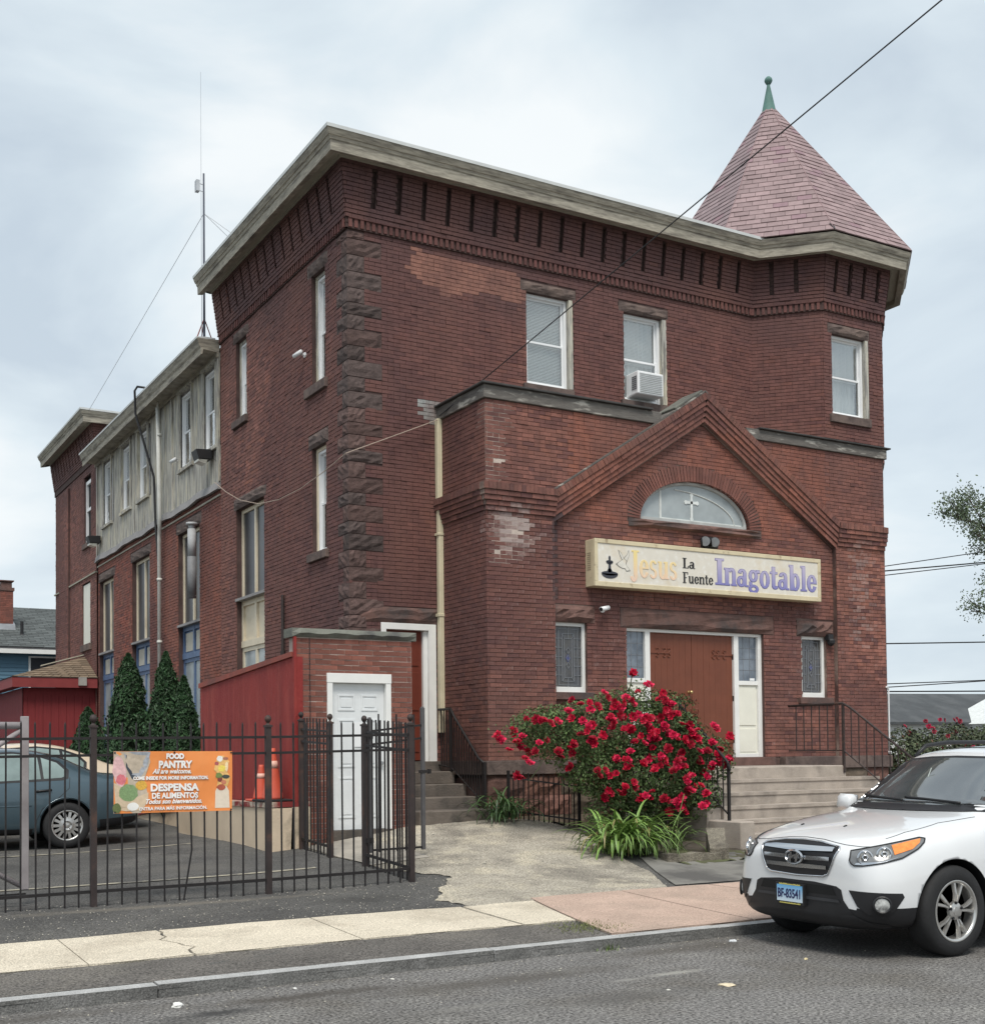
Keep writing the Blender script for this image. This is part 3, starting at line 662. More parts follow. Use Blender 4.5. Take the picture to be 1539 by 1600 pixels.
def dentils(F, u0, u1, sp=.098):
    u = u0
    while u < u1:
        c = tuple(np.array((.14, .055, .05)) * random.uniform(.6, 1.3)); dent.fbox(F, u, u + .055, 9.735 + random.uniform(-.004, .004), 9.865, -.01, .062 + random.uniform(-.005, .005), c); u += sp
    dent.fbox(F, u0, u1, 9.867, 9.885, -.01, .075, (.09, .04, .04))
frieze(FF_, XL, 15.68, [7.94 + .43 * i for i in range(18)], e0=1, e1=-.42); dentils(FF_, XL, 15.66)
frieze(FL, YF, 23.42, [17.63 + .41 * i for i in range(14)], e0=1); dentils(FL, YF, 23.4)
frieze(FT1, 0, T1L, [.38, .82], e0=-.42, e1=.42); dentils(FT1, 0, T1L)
frieze(FT2, 16.57, 18.1, [16.8 + .36 * i for i in range(4)], e0=.42, e1=.42); dentils(FT2, 16.57, 18.1)
frieze(FT3, 0, 1.53, [.3, .72, 1.14], e0=.42); dentils(FT3, 0, 1.5)
frieze(FL, 34.15, 39.76, [34.5 + .38 * i for i in range(14)], e0=1); frieze(FRB, XL, 12.0, [7.95 + .43 * i for i in range(9)], e0=1)
dent.build('dentil_course', M['brick'], church, kind='stuff', norm=True)
# --- corbel bands of the porch: four stepping courses and a header course on top
def corbel(F, u0, u1, v0, e0=0, e1=0, w=0, cfun=porch_col, skew=0):
    U0, U1 = u0, u1
    for i in range(4):
        o_ = .022 * (i + 1) + .01; sk = skew * (i * .075 + .037 - .412); u0, u1 = U0 + sk, U1 + sk
        layp(F, v0 + i * .075, v0 + (i + 1) * .075, (u0 - e0 * o_, u1 + e1 * o_), [], off=w + o_, colf=cfun, ch=.075, bond=0, proud=.01, phase=i)
        mm.fbox(F, u0 - e0 * (o_ - .006), u1 + e1 * (o_ - .006), v0 + i * .075, v0 + (i + 1) * .075 - .004, w - .02, w + o_ - .004)
    u0, u1 = U0 + skew * -.05, U1 + skew * -.05
    o_ = .115; dk = lambda P, n: mixc(cfun(P, n), .45 * RNG.random(n), (.10, .06, .05))
    layp(F, v0 + .302, v0 + .412, (u0 - e0 * o_, u1 + e1 * o_), [], off=w + o_, colf=dk, ch=.11, bl=.072, bond=0, proud=.012)
    mm.fbox(F, u0 - e0 * (o_ - .006), u1 + e1 * (o_ - .006), v0 + .3, v0 + .408, w - .02, w + o_ - .004)
corbel(FP, XP, 10.30, 5.27, e0=1); corbel(FP, 16.24, 17.44, 5.27)
corbel(FPL, YP, YF, 5.27, e0=0)
for (xa, za, xb, zb, sgn) in ((RX0 - .06, RZ0 + .03, RXA, RZA, 1), (RX1 + .06, RZ0 + .03, RXA, RZA, -1)):
    d = Vector((xb - xa, 0, zb - za)); ln = d.length; d.normalize(); nv = Vector((-d.z, 0, d.x)) * (1 if d.x > 0 else -1)
    Fr = frame(Vector((xa, YP + .05, za)) - nv * .412, d, (0, -1, 0), nv)
    corbel(Fr, 0, ln, 0, w=.02, skew=abs(d.z / d.x))
    # top bed of the coping and the body of the gable behind it
    mm.fbox(Fr, -.1, ln - .2, -.02, .41, -.42, .0)
    mb = MB(); mb.fbox(Fr, .0, ln + .012, .413, .437, -.45, .10); mb.build('coping', M['board_dark'], church)
    if sgn > 0: mb = MB(); mb.fbox(Fr, ln * .80, ln - .03, .438, .475, -.42, .09); mb.build('cap_stone', M['cap_stone'], church, bevel=.008)
# voussoirs of the arched window
vb_ = MB(); vo = []
nA = 58
for i in range(nA):
    t = math.pi * (i + .5) / nA; px_, pz_ = ACX + ARX * math.cos(t), ACZ + ARZ * math.sin(t)
    nx_, nz_ = math.cos(t) / ARX, math.sin(t) / ARZ; l = math.hypot(nx_, nz_); nx_, nz_ = nx_ / l, nz_ / l
    ds = math.hypot(ARX * math.sin(t), ARZ * math.cos(t)) * math.pi / nA
    mid = Vector((px_ + nx_ * .135, YP + .09, pz_ + nz_ * .135)); Fv = frame(mid, (nz_, 0, -nx_), (0, -1, 0), (nx_, 0, nz_))
    c = tuple(np.array((.20, .082, .064)) * random.uniform(.75, 1.15)); mb = MB()
    w_ = max(.018, ds * .5 - .0015)
    mb.fbox(Fv, -w_ * .9, w_ * .9, -.13, .13, -.16, .014 + random.uniform(-.002, .003), c)
    mb.build('arch_brick', M['brick'], church, norm=True)
# raw white repointing by the corner of the entrance block
wp, ws_ = MB(), MB()
for i in range(19):
    z_ = 5.70 + i * .0635; r_ = 9.36 + .12 * ((i * 7) % 4) / 3 + (.12 if i > 11 else 0); wp.quad((9.09, YP - .0082, z_), (r_, YP - .0082, z_), (r_, YP - .0082, z_ + .0636), (9.09, YP - .0082, z_ + .0636)); l_ = YP + .05 + .10 * ((i * 5) % 3) / 2
    if i > 12: ws_.quad((XP - .0082, YP, z_), (XP - .0082, l_ + .12, z_), (XP - .0082, l_ + .12, z_ + .0636), (XP - .0082, YP, z_ + .0636))
ws_.build('repointing', M['mortar_light'], church, norm=False); wp.build('repointing', M['mortar_light'], church, norm=False); wp = MB()
for i in range(12):
    z_ = 4.50 + i * .0635; a_, b_ = 9.13 + .1 * ((i * 5) % 3) / 2, 9.5 + .3 * math.sin(i * .26) + .14 * ((i * 7) % 4) / 3; wp.quad((a_, YP - .0082, z_), (b_, YP - .0082, z_), (b_, YP - .0082, z_ + .0636), (a_, YP - .0082, z_ + .0636))
wp.build('repointing', M['mortar_light'], church, norm=False)
mm.build('wall', M['mortar_mid'], church, norm=False); md.build('wall', M['mortar_dark'], church, norm=False)
# the 300 bricks that show largest are pieces of their own (entrance pier), the rest one mass
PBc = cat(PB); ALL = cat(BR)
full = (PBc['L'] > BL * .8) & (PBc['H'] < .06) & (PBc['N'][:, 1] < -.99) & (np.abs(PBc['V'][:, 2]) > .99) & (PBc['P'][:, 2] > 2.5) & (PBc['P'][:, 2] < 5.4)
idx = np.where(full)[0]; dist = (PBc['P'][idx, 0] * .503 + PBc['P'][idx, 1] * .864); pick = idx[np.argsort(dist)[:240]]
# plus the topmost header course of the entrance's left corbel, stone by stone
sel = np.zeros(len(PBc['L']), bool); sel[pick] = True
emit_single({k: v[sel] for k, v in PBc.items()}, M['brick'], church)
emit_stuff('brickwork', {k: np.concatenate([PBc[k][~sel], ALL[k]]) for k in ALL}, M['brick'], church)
print('bricks', len(ALL['L']) + len(PBc['L']))
# quoin stones: an L-shaped block each, both faces rock-faced
FQ2 = frame((XL, YF, 0), (0, 1, 0), (-1, 0, 0)); FQ1 = frame((XL, YF, 0), (1, 0, 0), (0, -1, 0))
for (za, zb, lf, ll) in quoins:
    t = random.random(); c = np.array((.085, .062, .058)) * random.uniform(.7, 1.3)
    if t < .25 or za < 4.6: c = c * .6 + np.array((.11, .06, .052)) * random.uniform(.35, .6)
    mb = MB(); nu, nv, nl = 6, 4, 5; a_ = .018
    for sec in (0, 1):
        n_ = nu if sec == 0 else nl; ln = lf if sec == 0 else ll * .8; Fq_ = FQ1 if sec == 0 else FQ2
        gr = []
        for j in range(nv + 1):
            for i in range(n_ + 1):
                e = i == n_ or j in (0, nv); cor = i == 0
                w = (.012 if e else a_ + random.uniform(-.010, .020)); 
                u = -a_ * .6 if cor else ln * i / n_
                if cor: w = a_ * .6
                gr.append(Fq_(u, za + .006 + (zb - za - .012) * j / nv, w))
        K = n_ + 1; mb.add(gr, [(j * K + i, j * K + i + 1, (j + 1) * K + i + 1, (j + 1) * K + i) for j in range(nv) for i in range(n_)], tuple(c))
        mb.fbox(Fq_, -.0, ln, za + .006, zb - .006, -.03, .0115, tuple(c))
    mb.build('quoin_stone', M['stone_dark'], church, norm=False)
# lintels and sills
def block(F, a, mat, name, w1=.03, amp=.0, label=None):
    if amp: return rough_block(F, a[0] + .004, a[1] - .004, a[2] + .004, a[3] - .004, -.12, w1, mat, church, name, amp=amp, nu=8, nv=4, label=label)
    mb = MB(); mb.fbox(F, a[0] + .004, a[1] - .004, a[2] + .003, a[3] - .003, -.12, w1); return mb.build(name, mat, church, bevel=.006, label=label)
for a in l_front[:2]: block(FF_, a, M['sill'], 'lintel', .035, .012)
for a in l_front[2:4]: block(FF_, a, M['sill'], 'sill', .06)
block(FF_, l_front[4], M['brownstone'], 'lintel', .04, .014)
for a in l_left[:4]: block(FL, a, M['sill'], 'lintel', .035, .012)
for a in l_left[4:]: block(FL, a, M['sill'], 'sill', .07)
for a in l_mid: block(FM, a, M['sill'], 'lintel', .03, .012)
block(FL, (34.75, 35.95, 4.62, 4.81), M['sill'], 'sill', .07); block(FL, (34.75, 35.75, 7.48, 7.63), M['sill'], 'sill', .07)
for a in (lp[0], lp[2]): block(FC, a, M['brownstone'], 'lintel', .07, .025)
block(FC, lp[1], M['brownstone'], 'lintel', .05, .02)
for a in lp[3:5]: block(FC, a, M['brownstone'], 'sill', .07)
block(FC, lp[5], M['brownstone'], 'sill', .10, .02)
block(FT2, (16.68, 17.76, 9.33, 9.52), M['sill'], 'lintel', .035, .012); block(FT2, (16.7, 17.74, 7.68, 7.84), M['sill'], 'sill', .06)
# water table and rock-faced base of the porch
mb = MB(); mb.box(XP - .06, 11.2, YP - .06, YP + .1, 1.35, 1.56); mb.box(XP - .06, XP + .1, YP + .1, YF, 1.35, 1.555); mb.build('water_table', M['sill'], church, bevel=.008)
mb = MB(); mb.box(14.9, 17.5, YP - .06, YP + .1, 1.35, 1.56); mb.build('water_table', M['sill'], church, bevel=.008)
for row, (za, zb) in enumerate(((.45, .73), (.735, 1.03), (1.035, 1.345))):
    x = XP - .03 - (.3 if row == 1 else 0)
    while x < 17.4:
        w = random.uniform(.5, .8); a, b = max(x, XP - .03), min(x + w, 17.46)
        c = np.array(random.choice([(.17, .085, .068), (.14, .075, .062), (.20, .10, .075), (.13, .10, .075)])) * random.uniform(.7, 1.2)
        if b - a > .1 and not (12.0 < a < 14.6): rough_block(FP, a + .006, b - .006, za, zb, -.1, .03, M['stone_dark'], church, 'base_stone', col=tuple(c), amp=.02, nu=5, nv=3)
        x += w
mb = MB(); mb.box(XP, 17.45, YP + .02, YF, .3, 1.345); mb.box(XL + .1, 18, YF + .05, 23.3, .3, .7); mb.build('foundation', M['brownstone'], church)
# string course on the middle and rear parts, and the metal drip edge below the boarded storey
mb = MB(); mb.fbox(FL, 34.15, 39.8, 6.66, 6.70, -.02, .05); mb.fbox(FM, 23.5, 34.15, 6.78, 6.815, -.02, .04); mb.build('string_course', M['soffit'], church)
mb = MB(); pts = [(y, 7.0 + .02 * math.sin(y * 2.1) - .012 * math.sin(y * 5)) for y in np.linspace(23.44, 34.14, 40)]
for (a, za), (b, zb) in zip(pts, pts[1:]): mb.hexa([FL(a, za - .10, .07), FL(b, zb - .10, .07), FL(b, zb - .10, .0), FL(a, za - .10, 0), FL(a, za + .06, .035), FL(b, zb + .06, .035), FL(b, zb + .06, 0), FL(a, za + .06, 0)])
mb.build('drip_flashing', mk('lead_flashing', (.26, .25, .25), .7, .25, 4, bump=.3, bscale=12), church)
# ------------------------------------------------------------------ cornices (profile swept along the wall heads, mitred)
def sweep(mb, path, prof, closed_ends=True):
    n = len(path); P = [Vector((x, y, 0)) for x, y in path]; rings = []
    for i in range(n):
        ds = []
        if i > 0: ds.append((P[i] - P[i - 1]).normalized())
        if i < n - 1: ds.append((P[i + 1] - P[i]).normalized())
        ns = [Vector((d.y, -d.x, 0)) for d in ds]
        m = ns[0] if len(ns) == 1 else (ns[0] + ns[1]).normalized() / max(.3, math.cos(ns[0].angle(ns[1]) / 2))
        rings.append([P[i] + m * o + Vector((0, 0, z)) for o, z in prof])
    k = len(prof); vs = [p for r in rings for p in r]
    fs = [(i * k + j, i * k + j + 1, (i + 1) * k + j + 1, (i + 1) * k + j) for i in range(n - 1) for j in range(k - 1)]
    if closed_ends: fs += [tuple(range(k)), tuple((n - 1) * k + j for j in range(k))[::-1]]
    mb.add(vs, fs)
octc = [(16.57, 16.33), (18.1, 16.33), (19.18, 17.41), (19.18, 18.94), (18.1, 20.02)]
pathA = [(XL, 23.42), (XL, YF), (15.67, YF)] + octc
PSOF = [(.13, 10.725), (.20, 10.70), (.215, 10.735), (.33, 10.745), (.345, 10.66), (.36, 10.66), (.36, 10.72)]
PFAS = [(.36, 10.655), (.455, 10.64), (.46, 10.79), (.475, 10.80), (.49, 10.845), (.505, 10.85), (.53, 10.90), (.545, 10.945), (.10, 10.96)]
PMEM = [(.552, 10.935), (.556, 10.985), (.40, 10.99), (.0, 10.985), (0, 10.962), (.54, 10.95)]
mb = MB(); sweep(mb, pathA, PSOF); mb.build('soffit', M['soffit'], church, norm=False)
for seg in (pathA[:2], pathA[1:3], pathA[2:4], pathA[3:5], pathA[4:6], pathA[5:]): pass
mb = MB(); sweep(mb, pathA, PFAS); mb.build('cornice', M['cornice'], church, norm=False)
mb = MB(); sweep(mb, pathA[:3], PMEM); mb.build('roof_edge', M['membrane'], church, norm=False)
pathR = [(XL, 39.76), (XL, 34.15), (12, 34.15)]
d_ = -.02
mb = MB(); sweep(mb, pathR, [(o, z + d_) for o, z in PSOF]); mb.build('soffit', M['soffit'], church, norm=False)
mb = MB(); sweep(mb, pathR, [(o, z + d_) for o, z in PFAS]); mb.build('cornice', M['cornice'], church, norm=False)
mb = MB(); sweep(mb, pathR, [(o, z + d_) for o, z in PMEM]); mb.build('roof_edge', M['membrane'], church, norm=False)
# flat roofs and the walls nobody sees from the street
mb = MB(); mb.box(XL - .05, 18.0, YF - .05, 23.42, 10.90, 10.945); mb.box(XL + .1, 18, 23.4, 34.15, 9.70, 9.78); mb.box(XL - .05, 14, 34.1, 39.8, 10.86, 10.92); mb.box(XP + .1, 17.4, YP + .35, YF + .1, 7.0, 7.06); mb.build('flat_roof', M['flat_roof'], church)
mb = MB(); mb.quad((18, 20, .2), (18, 39.7, .2), (18, 39.7, 10.9), (18, 20, 10.9)); mb.quad((XL, 39.75, .2), (18, 39.75, .2), (18, 39.75, 10.9), (XL, 39.75, 10.9))
mb.quad((17.45, YP, .2), (17.45, 17.5, .2), (17.45, 17.5, 6.94), (17.45, YP, 6.94)); mb.quad((17.45, 17.3, .2), (18, 17.3, .2), (18, 17.3, 7.1), (17.45, 17.3, 7.1)); mb.quad((18, 17.3, .2), (18, 20.1, .2), (18, 20.1, 10), (18, 17.3, 10))
mb.quad((XL, 23.42, 9.7), (18, 23.42, 9.7), (18, 23.42, 10.9), (XL, 23.42, 10.9)); mb.quad((XL, 23.42, 6.9), (XL, 23.42, 10.7), (XL + .2, 23.42, 10.7), (XL + .2, 23.42, 6.9))
mb.build('wall', M['mortar_dark'], church, norm=False)
FRR = frame((18.02, 0, 0), (0, 1, 0), (1, 0, 0))
# small chimney stubs and vents at the roof edge
mb = MB(); mb.tube([(7.2, 18.9, 10.98), (7.2, 18.9, 11.09), (7.14, 18.9, 11.13)], .022, 6); mb.tube([(12.3, 17.0, 10.98), (12.3, 17.0, 11.03)], .035, 6); mb.build('roof_vent', M['steel'], church)
# --- parapet boards of the porch
tar = mk('tar_edge', (.05, .048, .047), .8, .3, 5, bump=.4, bscale=14)
for nm_, a, mt_ in (('parapet_board', (XP - .05, 12.35, YP - .05, YP + .12, 6.945, 7.14), M['board_dark']), ('parapet_board', (14.15, 17.50, YP - .05, YP + .12, 6.945, 7.12), M['board_dark']), ('parapet_board', (XP - .05, XP + .10, YP + .122, YF, 6.945, 7.14), M['board_dark']),
                    ('parapet_cap', (XP - .10, 12.15, YP - .10, YP + .3, 7.143, 7.175), tar), ('parapet_cap', (14.42, 17.56, YP - .10, YP + .3, 7.123, 7.15), tar), ('parapet_cap', (XP - .10, XP + .2, YP + .302, YF, 7.143, 7.172), tar)):
    mb = MB(); mb.box(*a); mb.build(nm_, mt_, church, bevel=.006)
# low slope flashing behind the gable
mb = MB(); mb.box(12.5, 14.0, YP + .35, YP + .5, 7.06, 7.16); mb.build('flashing', M['board_dark'], church)
# --- boarded storey on the left side
FWd = frame((XL + .02, 0, 0), (0, 1, 0), (-1, 0, 0))
wh = [(23.66, 24.46, 7.82, 9.38), (25.30, 26.14, 7.82, 9.38), (28.80, 29.66, 7.80, 9.36), (30.42, 31.28, 7.80, 9.36), (32.40, 33.30, 7.78, 9.40)]
y = 23.44
while y < 34.12:
    w = min(random.choice((.20, .235, .26, .29)), 34.14 - y)
    if w > .05:
        iv = [(7.0 + random.uniform(-.03, .02), 9.58)]
        for a, b, c, d in wh:
            if y + w > a + .03 and y < b - .03: iv = [q for p in iv for q in sub_iv([p], c - .06, d + .06)]
        for a, b in iv:
            mb = MB(); pr = .032 + random.uniform(-.004, .004); tl = random.uniform(-.003, .003)
            mb.hexa([FWd(y + .004, a, -.01), FWd(y + w - .004, a, -.01), FWd(y + w - .004, a, pr + tl), FWd(y + .004, a, pr - tl), FWd(y + .004, b, -.01), FWd(y + w - .004, b, -.01), FWd(y + w - .004, b, pr + tl), FWd(y + .004, b, pr - tl)])
            mb.build('plank', M['weather'], church)
    y += w
mb = MB(); backing(mb, FWd, 23.42, 34.15, 6.95, 9.7, wh, depth=.1); mb.build('wall', M['board_dark'], church, norm=False)
for yy in (23.5, 26.78, 27.75, 33.98): mb = MB(); mb.fbox(FWd, yy - .06, yy + .06, 7.02, 9.58, .03, .065); mb.build('batten', M['weather'], church)
for a, b, c, d in wh:
    mb = MB(); mb.fbox(FWd, a - .09, a, c - .02, d + .07, .03, .07); mb.fbox(FWd, b, b + .09, c - .02, d + .07, .03, .07); mb.fbox(FWd, a - .12, b + .12, d + .07, d + .12, .03, .10); mb.fbox(FWd, a - .12, b + .12, c - .09, c - .02, .03, .09); mb.build('window_trim', M['weather'], church)
pathM = [(XL, 34.13), (XL, 23.43)]
mb = MB(); sweep(mb, pathM, [(.03, 9.50), (.06, 9.49), (.07, 9.58), (.34, 9.60), (.36, 9.50), (.385, 9.50), (.39, 9.62), (.42, 9.66), (.45, 9.76), (.47, 9.80), (0, 9.83)]); mb.build('cornice', M['cornice'], church, norm=False)
mb = MB(); sweep(mb, pathM, [(.475, 9.79), (.48, 9.83), (.3, 9.85), (.1, 9.85), (.1, 9.82), (.46, 9.81)]); mb.build('roof_edge', M['membrane'], church, norm=False)
# --- turret roof: slates in rows, hip caps, copper spire with a ball
ctr = (17.33, 18.18); apex = Vector((17.15, 18.25, 14.62)); ez = 10.98
oct_ = []
Rr = (1.85 + .545) / math.cos(math.pi / 8)
for k in range(8):
    t = -math.pi / 2 - math.pi / 8 + k * math.pi / 4; oct_.append(Vector((ctr[0] + Rr * math.cos(t), ctr[1] + Rr * math.sin(t), ez)))
troof = MB(); 
for k in range(8): troof.add([oct_[k], oct_[(k + 1) % 8], apex], [(0, 1, 2)])
troof.add(oct_, [tuple(range(8))])
tr = troof.build('tower_roof', mk('roof_felt', (.07, .05, .05), .9), church)
SH = []
for k in (6, 7, 0, 1):
    a, b = oct_[k], oct_[(k + 1) % 8]; mid = (a + b) / 2; u = (b - a).normalized(); v = (apex - mid); hgt = v.length; v.normalize()
    v = (v - u * v.dot(u)).normalized(); n_ = u.cross(v); 
    if n_.z < 0: n_ = -n_
    al = (apex - a).dot(u); W_ = (b - a).length; Ht = (apex - a).dot(v); rows = 31; e = Ht / rows
    for r in range(rows - 1):
        t0 = r / rows; x0, x1 = al * t0, W_ - (W_ - al) * t0; t1 = (r + 1) / rows; 
        sw = .27; x = x0 - (r % 2) * sw * .5 - ((k * 7) % 3) * .05
        while x < x1:
            p, q = max(x, x0 - .004), min(x + sw, x1 + .004)
            if q - p > .02:
                tp = lambda xx: min(max(xx, al * t1), W_ - (W_ - al) * t1)
                P8 = []
                lift = .020 + random.uniform(-.004, .006)
                for (xx, vv, ww) in ((p + .003, r * e - .012, 0), (q - .003, r * e - .012, 0), (q - .003, r * e - .012, lift), (p + .003, r * e - .012, lift)):
                    P8.append(a + u * xx + v * vv + n_ * ww)
                for (xx, vv, ww) in ((tp(p + .003), (r + 1) * e, 0), (tp(q - .003), (r + 1) * e, 0), (tp(q - .003), (r + 1) * e, .008), (tp(p + .003), (r + 1) * e, .008)):
                    P8.append(a + u * xx + v * vv + n_ * ww)
                c = np.array((.288, .208, .212)) * random.uniform(.84, 1.14) 
                if k == 6: c = c * np.array((.93, .98, 1.0))
                if random.random() < .06: c = np.array((.26, .17, .19))
                SH.append((r, k, P8, tuple(c)))
            x += sw
SH.sort(key=lambda s: (s[1] not in (7, 0), s[0])); nS = 0; mb_r = MB()
for i, (r, k, P8, c) in enumerate(SH):
    if i < 298: m_ = MB(); m_.hexa(P8, c); m_.build('shingle', M['shingle'], church)
    else: mb_r.hexa(P8, c)
mb_r.build('shingles', M['shingle'], church, kind='stuff')
mb = MB()
for k in (6, 7, 0, 1): mb.tube([oct_[k] + Vector((0, 0, .02)), apex * .97 + oct_[k] * .03 + Vector((0, 0, .02))], .011, 5)
mb.build('hip_cap', mk('hip_slate', (.26, .175, .18), .8, .2, 6), church)
mb = MB(); o0 = oct_[0]; mb.add([o0 + Vector((-.02, -.03, .0)), o0 + Vector((.14, .0, .02)), o0 + Vector((-.02, .10, .17)), o0 + Vector((.05, .08, .10))], [(0, 1, 2), (0, 2, 3), (1, 3, 2)]); mb.build('torn_flashing', M['black'], church)
mb = MB(); az = apex.z - .28
mb.lathe([(.17, az - .02), (.165, az + .03), (.15, az + .06), (.035, az + .62), (.03, az + .66)], (apex.x, apex.y, 0), n=16)
mb.lathe([(.0, az + .65), (.045, az + .67), (.075, az + .72), (.08, az + .745), (.07, az + .78), (.04, az + .815), (0, az + .825)], (apex.x, apex.y, 0), n=16)
mb.build('finial', M['copper'], church, smooth=True)
# ------------------------------------------------------------------ windows
def sash_window(F, u0, u1, v0, v1, rec=.10, blindto=0.0, curtain=False, wood=None, upper_open=0, fr=.045, depth_room=.5):
    """double-hung window: frame with sashes, panes, blind and the dark room behind"""
    w0 = -rec
    if wood:   # old outer wooden frame
        mb = MB(); mb.fbox(F, u0, u0 + .05, v0, v1, w0 - .03, w0 + .05); mb.fbox(F, u1 - .05, u1, v0, v1, w0 - .03, w0 + .05); mb.fbox(F, u0 + .05, u1 - .05, v1 - .05, v1, w0 - .03, w0 + .05)
        mb.build('outer_frame', wood, church); u0 += .052; u1 -= .052; v1 -= .052
    mb = MB(); f_ = fr
    mb.fbox(F, u0, u0 + f_, v0, v1, w0 - .05, w0 + .03); mb.fbox(F, u1 - f_, u1, v0, v1, w0 - .05, w0 + .03)
    mb.fbox(F, u0 + f_, u1 - f_, v1 - f_, v1, w0 - .05, w0 + .03); mb.fbox(F, u0 + f_, u1 - f_, v0, v0 + f_, w0 - .05, w0 + .045)
    win = mb.build('window', M['vinyl'], church)
    vm = v0 + (v1 - v0) * .485
    for (a, b, w) in ((v0 + f_, vm + .02, w0 - .012), (vm - .02, v1 - f_, w0 - .036)):
        mb = MB(); t = .034
        mb.fbox(F, u0 + f_ + .002, u0 + f_ + t, a, b, w - .012, w + .012); mb.fbox(F, u1 - f_ - t, u1 - f_ - .002, a, b, w - .012, w + .012)
        mb.fbox(F, u0 + f_ + t, u1 - f_ - t, b - t, b, w - .012, w + .012); mb.fbox(F, u0 + f_ + t, u1 - f_ - t, a, a + t * 1.2, w - .012, w + .012)
        mb.build('sash', M['vinyl'], win)
        mb = MB(); mb.fbox(F, u0 + f_ + t - .004, u1 - f_ - t + .004, a + t, b - t + .004, w - .004, w + .002); mb.build('pane', M['glass'], win)
    if blindto > 0:
        mb = MB(); z = v1 - f_; zb = v1 - f_ - (v1 - v0 - 2 * f_) * blindto
        while z > zb:
            mb.quad(F(u0 + f_, z, w0 - .10), F(u1 - f_, z, w0 - .10), F(u1 - f_, z - .026, w0 - .078), F(u0 + f_, z - .026, w0 - .078)); z -= .025
        mb.build('blind', M['blind'], win, norm=False)
    if curtain:
        mb = MB(); k = 24; a0, b0 = (u0 + f_, u1 - f_) if curtain is True else curtain
        for i in range(k):
            a, b = a0 + (b0 - a0) * i / k, a0 + (b0 - a0) * (i + 1) / k; wa, wb = (w0 - .16 + .03 * math.sin(i * 1.9), w0 - .16 + .03 * math.sin((i + 1) * 1.9))
            mb.quad(F(a, v0 + f_, wa), F(b, v0 + f_, wb), F(b, v1 - f_, wb), F(a, v1 - f_, wa))
        mb.build('curtain', M['curtain'], win, norm=False)
    mb = MB(); dr = w0 - depth_room
    mb.fquad(F, u0 - .3, u1 + .3, v0 - .2, v1 + .2, dr); mb.quad(F(u0 - .02, v0, w0 - .055), F(u0 - .3, v0, dr), F(u0 - .3, v1, dr), F(u0 - .02, v1, w0 - .055)); mb.quad(F(u1 + .02, v0, w0 - .055), F(u1 + .3, v0, dr), F(u1 + .3, v1, dr), F(u1 + .02, v1, w0 - .055))
    mb.quad(F(u0, v0, w0 - .055), F(u1, v0, w0 - .055), F(u1, v0, dr), F(u0, v0, dr)); mb.quad(F(u0, v1, w0 - .055), F(u1, v1, w0 - .055), F(u1, v1, dr), F(u0, v1, dr))
    mb.build('room', M['dark_room'], win, norm=False)
    return win
oldwood = M['weather']
sash_window(FF_, 10.74, 11.58, 7.78, 9.32, blindto=1.0)
sash_window(FF_, 12.73, 13.56, 7.78, 9.32, blindto=.55, curtain=True)
sash_window(FT2, 16.78, 17.64, 7.84, 9.33, blindto=.52, curtain=True)
sash_window(FL, 18.09, 18.68, 7.64, 9.45, wood=oldwood, curtain=(18.2, 18.45), rec=.12)
sash_window(FL, 21.86, 22.48, 7.98, 9.48, wood=oldwood, curtain=True, rec=.12)
sash_window(FL, 18.09, 18.70, 4.92, 6.63, wood=M['cream'], curtain=(18.2, 18.42), rec=.12)
for i, (a, b, c, d) in enumerate(wh): sash_window(FWd, a, b, c, d, rec=.03, blindto=(.42, 0.9, .9, .5, .75)[i], curtain=i in (1, 2), wood=None)
# weathered mullion strip right of the front windows
mb = MB(); mb.fbox(FF_, 11.585, 11.66, 7.80, 9.32, -.09, .012); mb.fbox(FF_, 13.565, 13.66, 7.80, 9.32, -.09, .012); mb.build('window_jamb', M['weather'], church)
mb = MB(); mb.fbox(FT2, 17.645, 17.72, 7.86, 9.33, -.09, .012); mb.build('window_jamb', M['weather'], church)
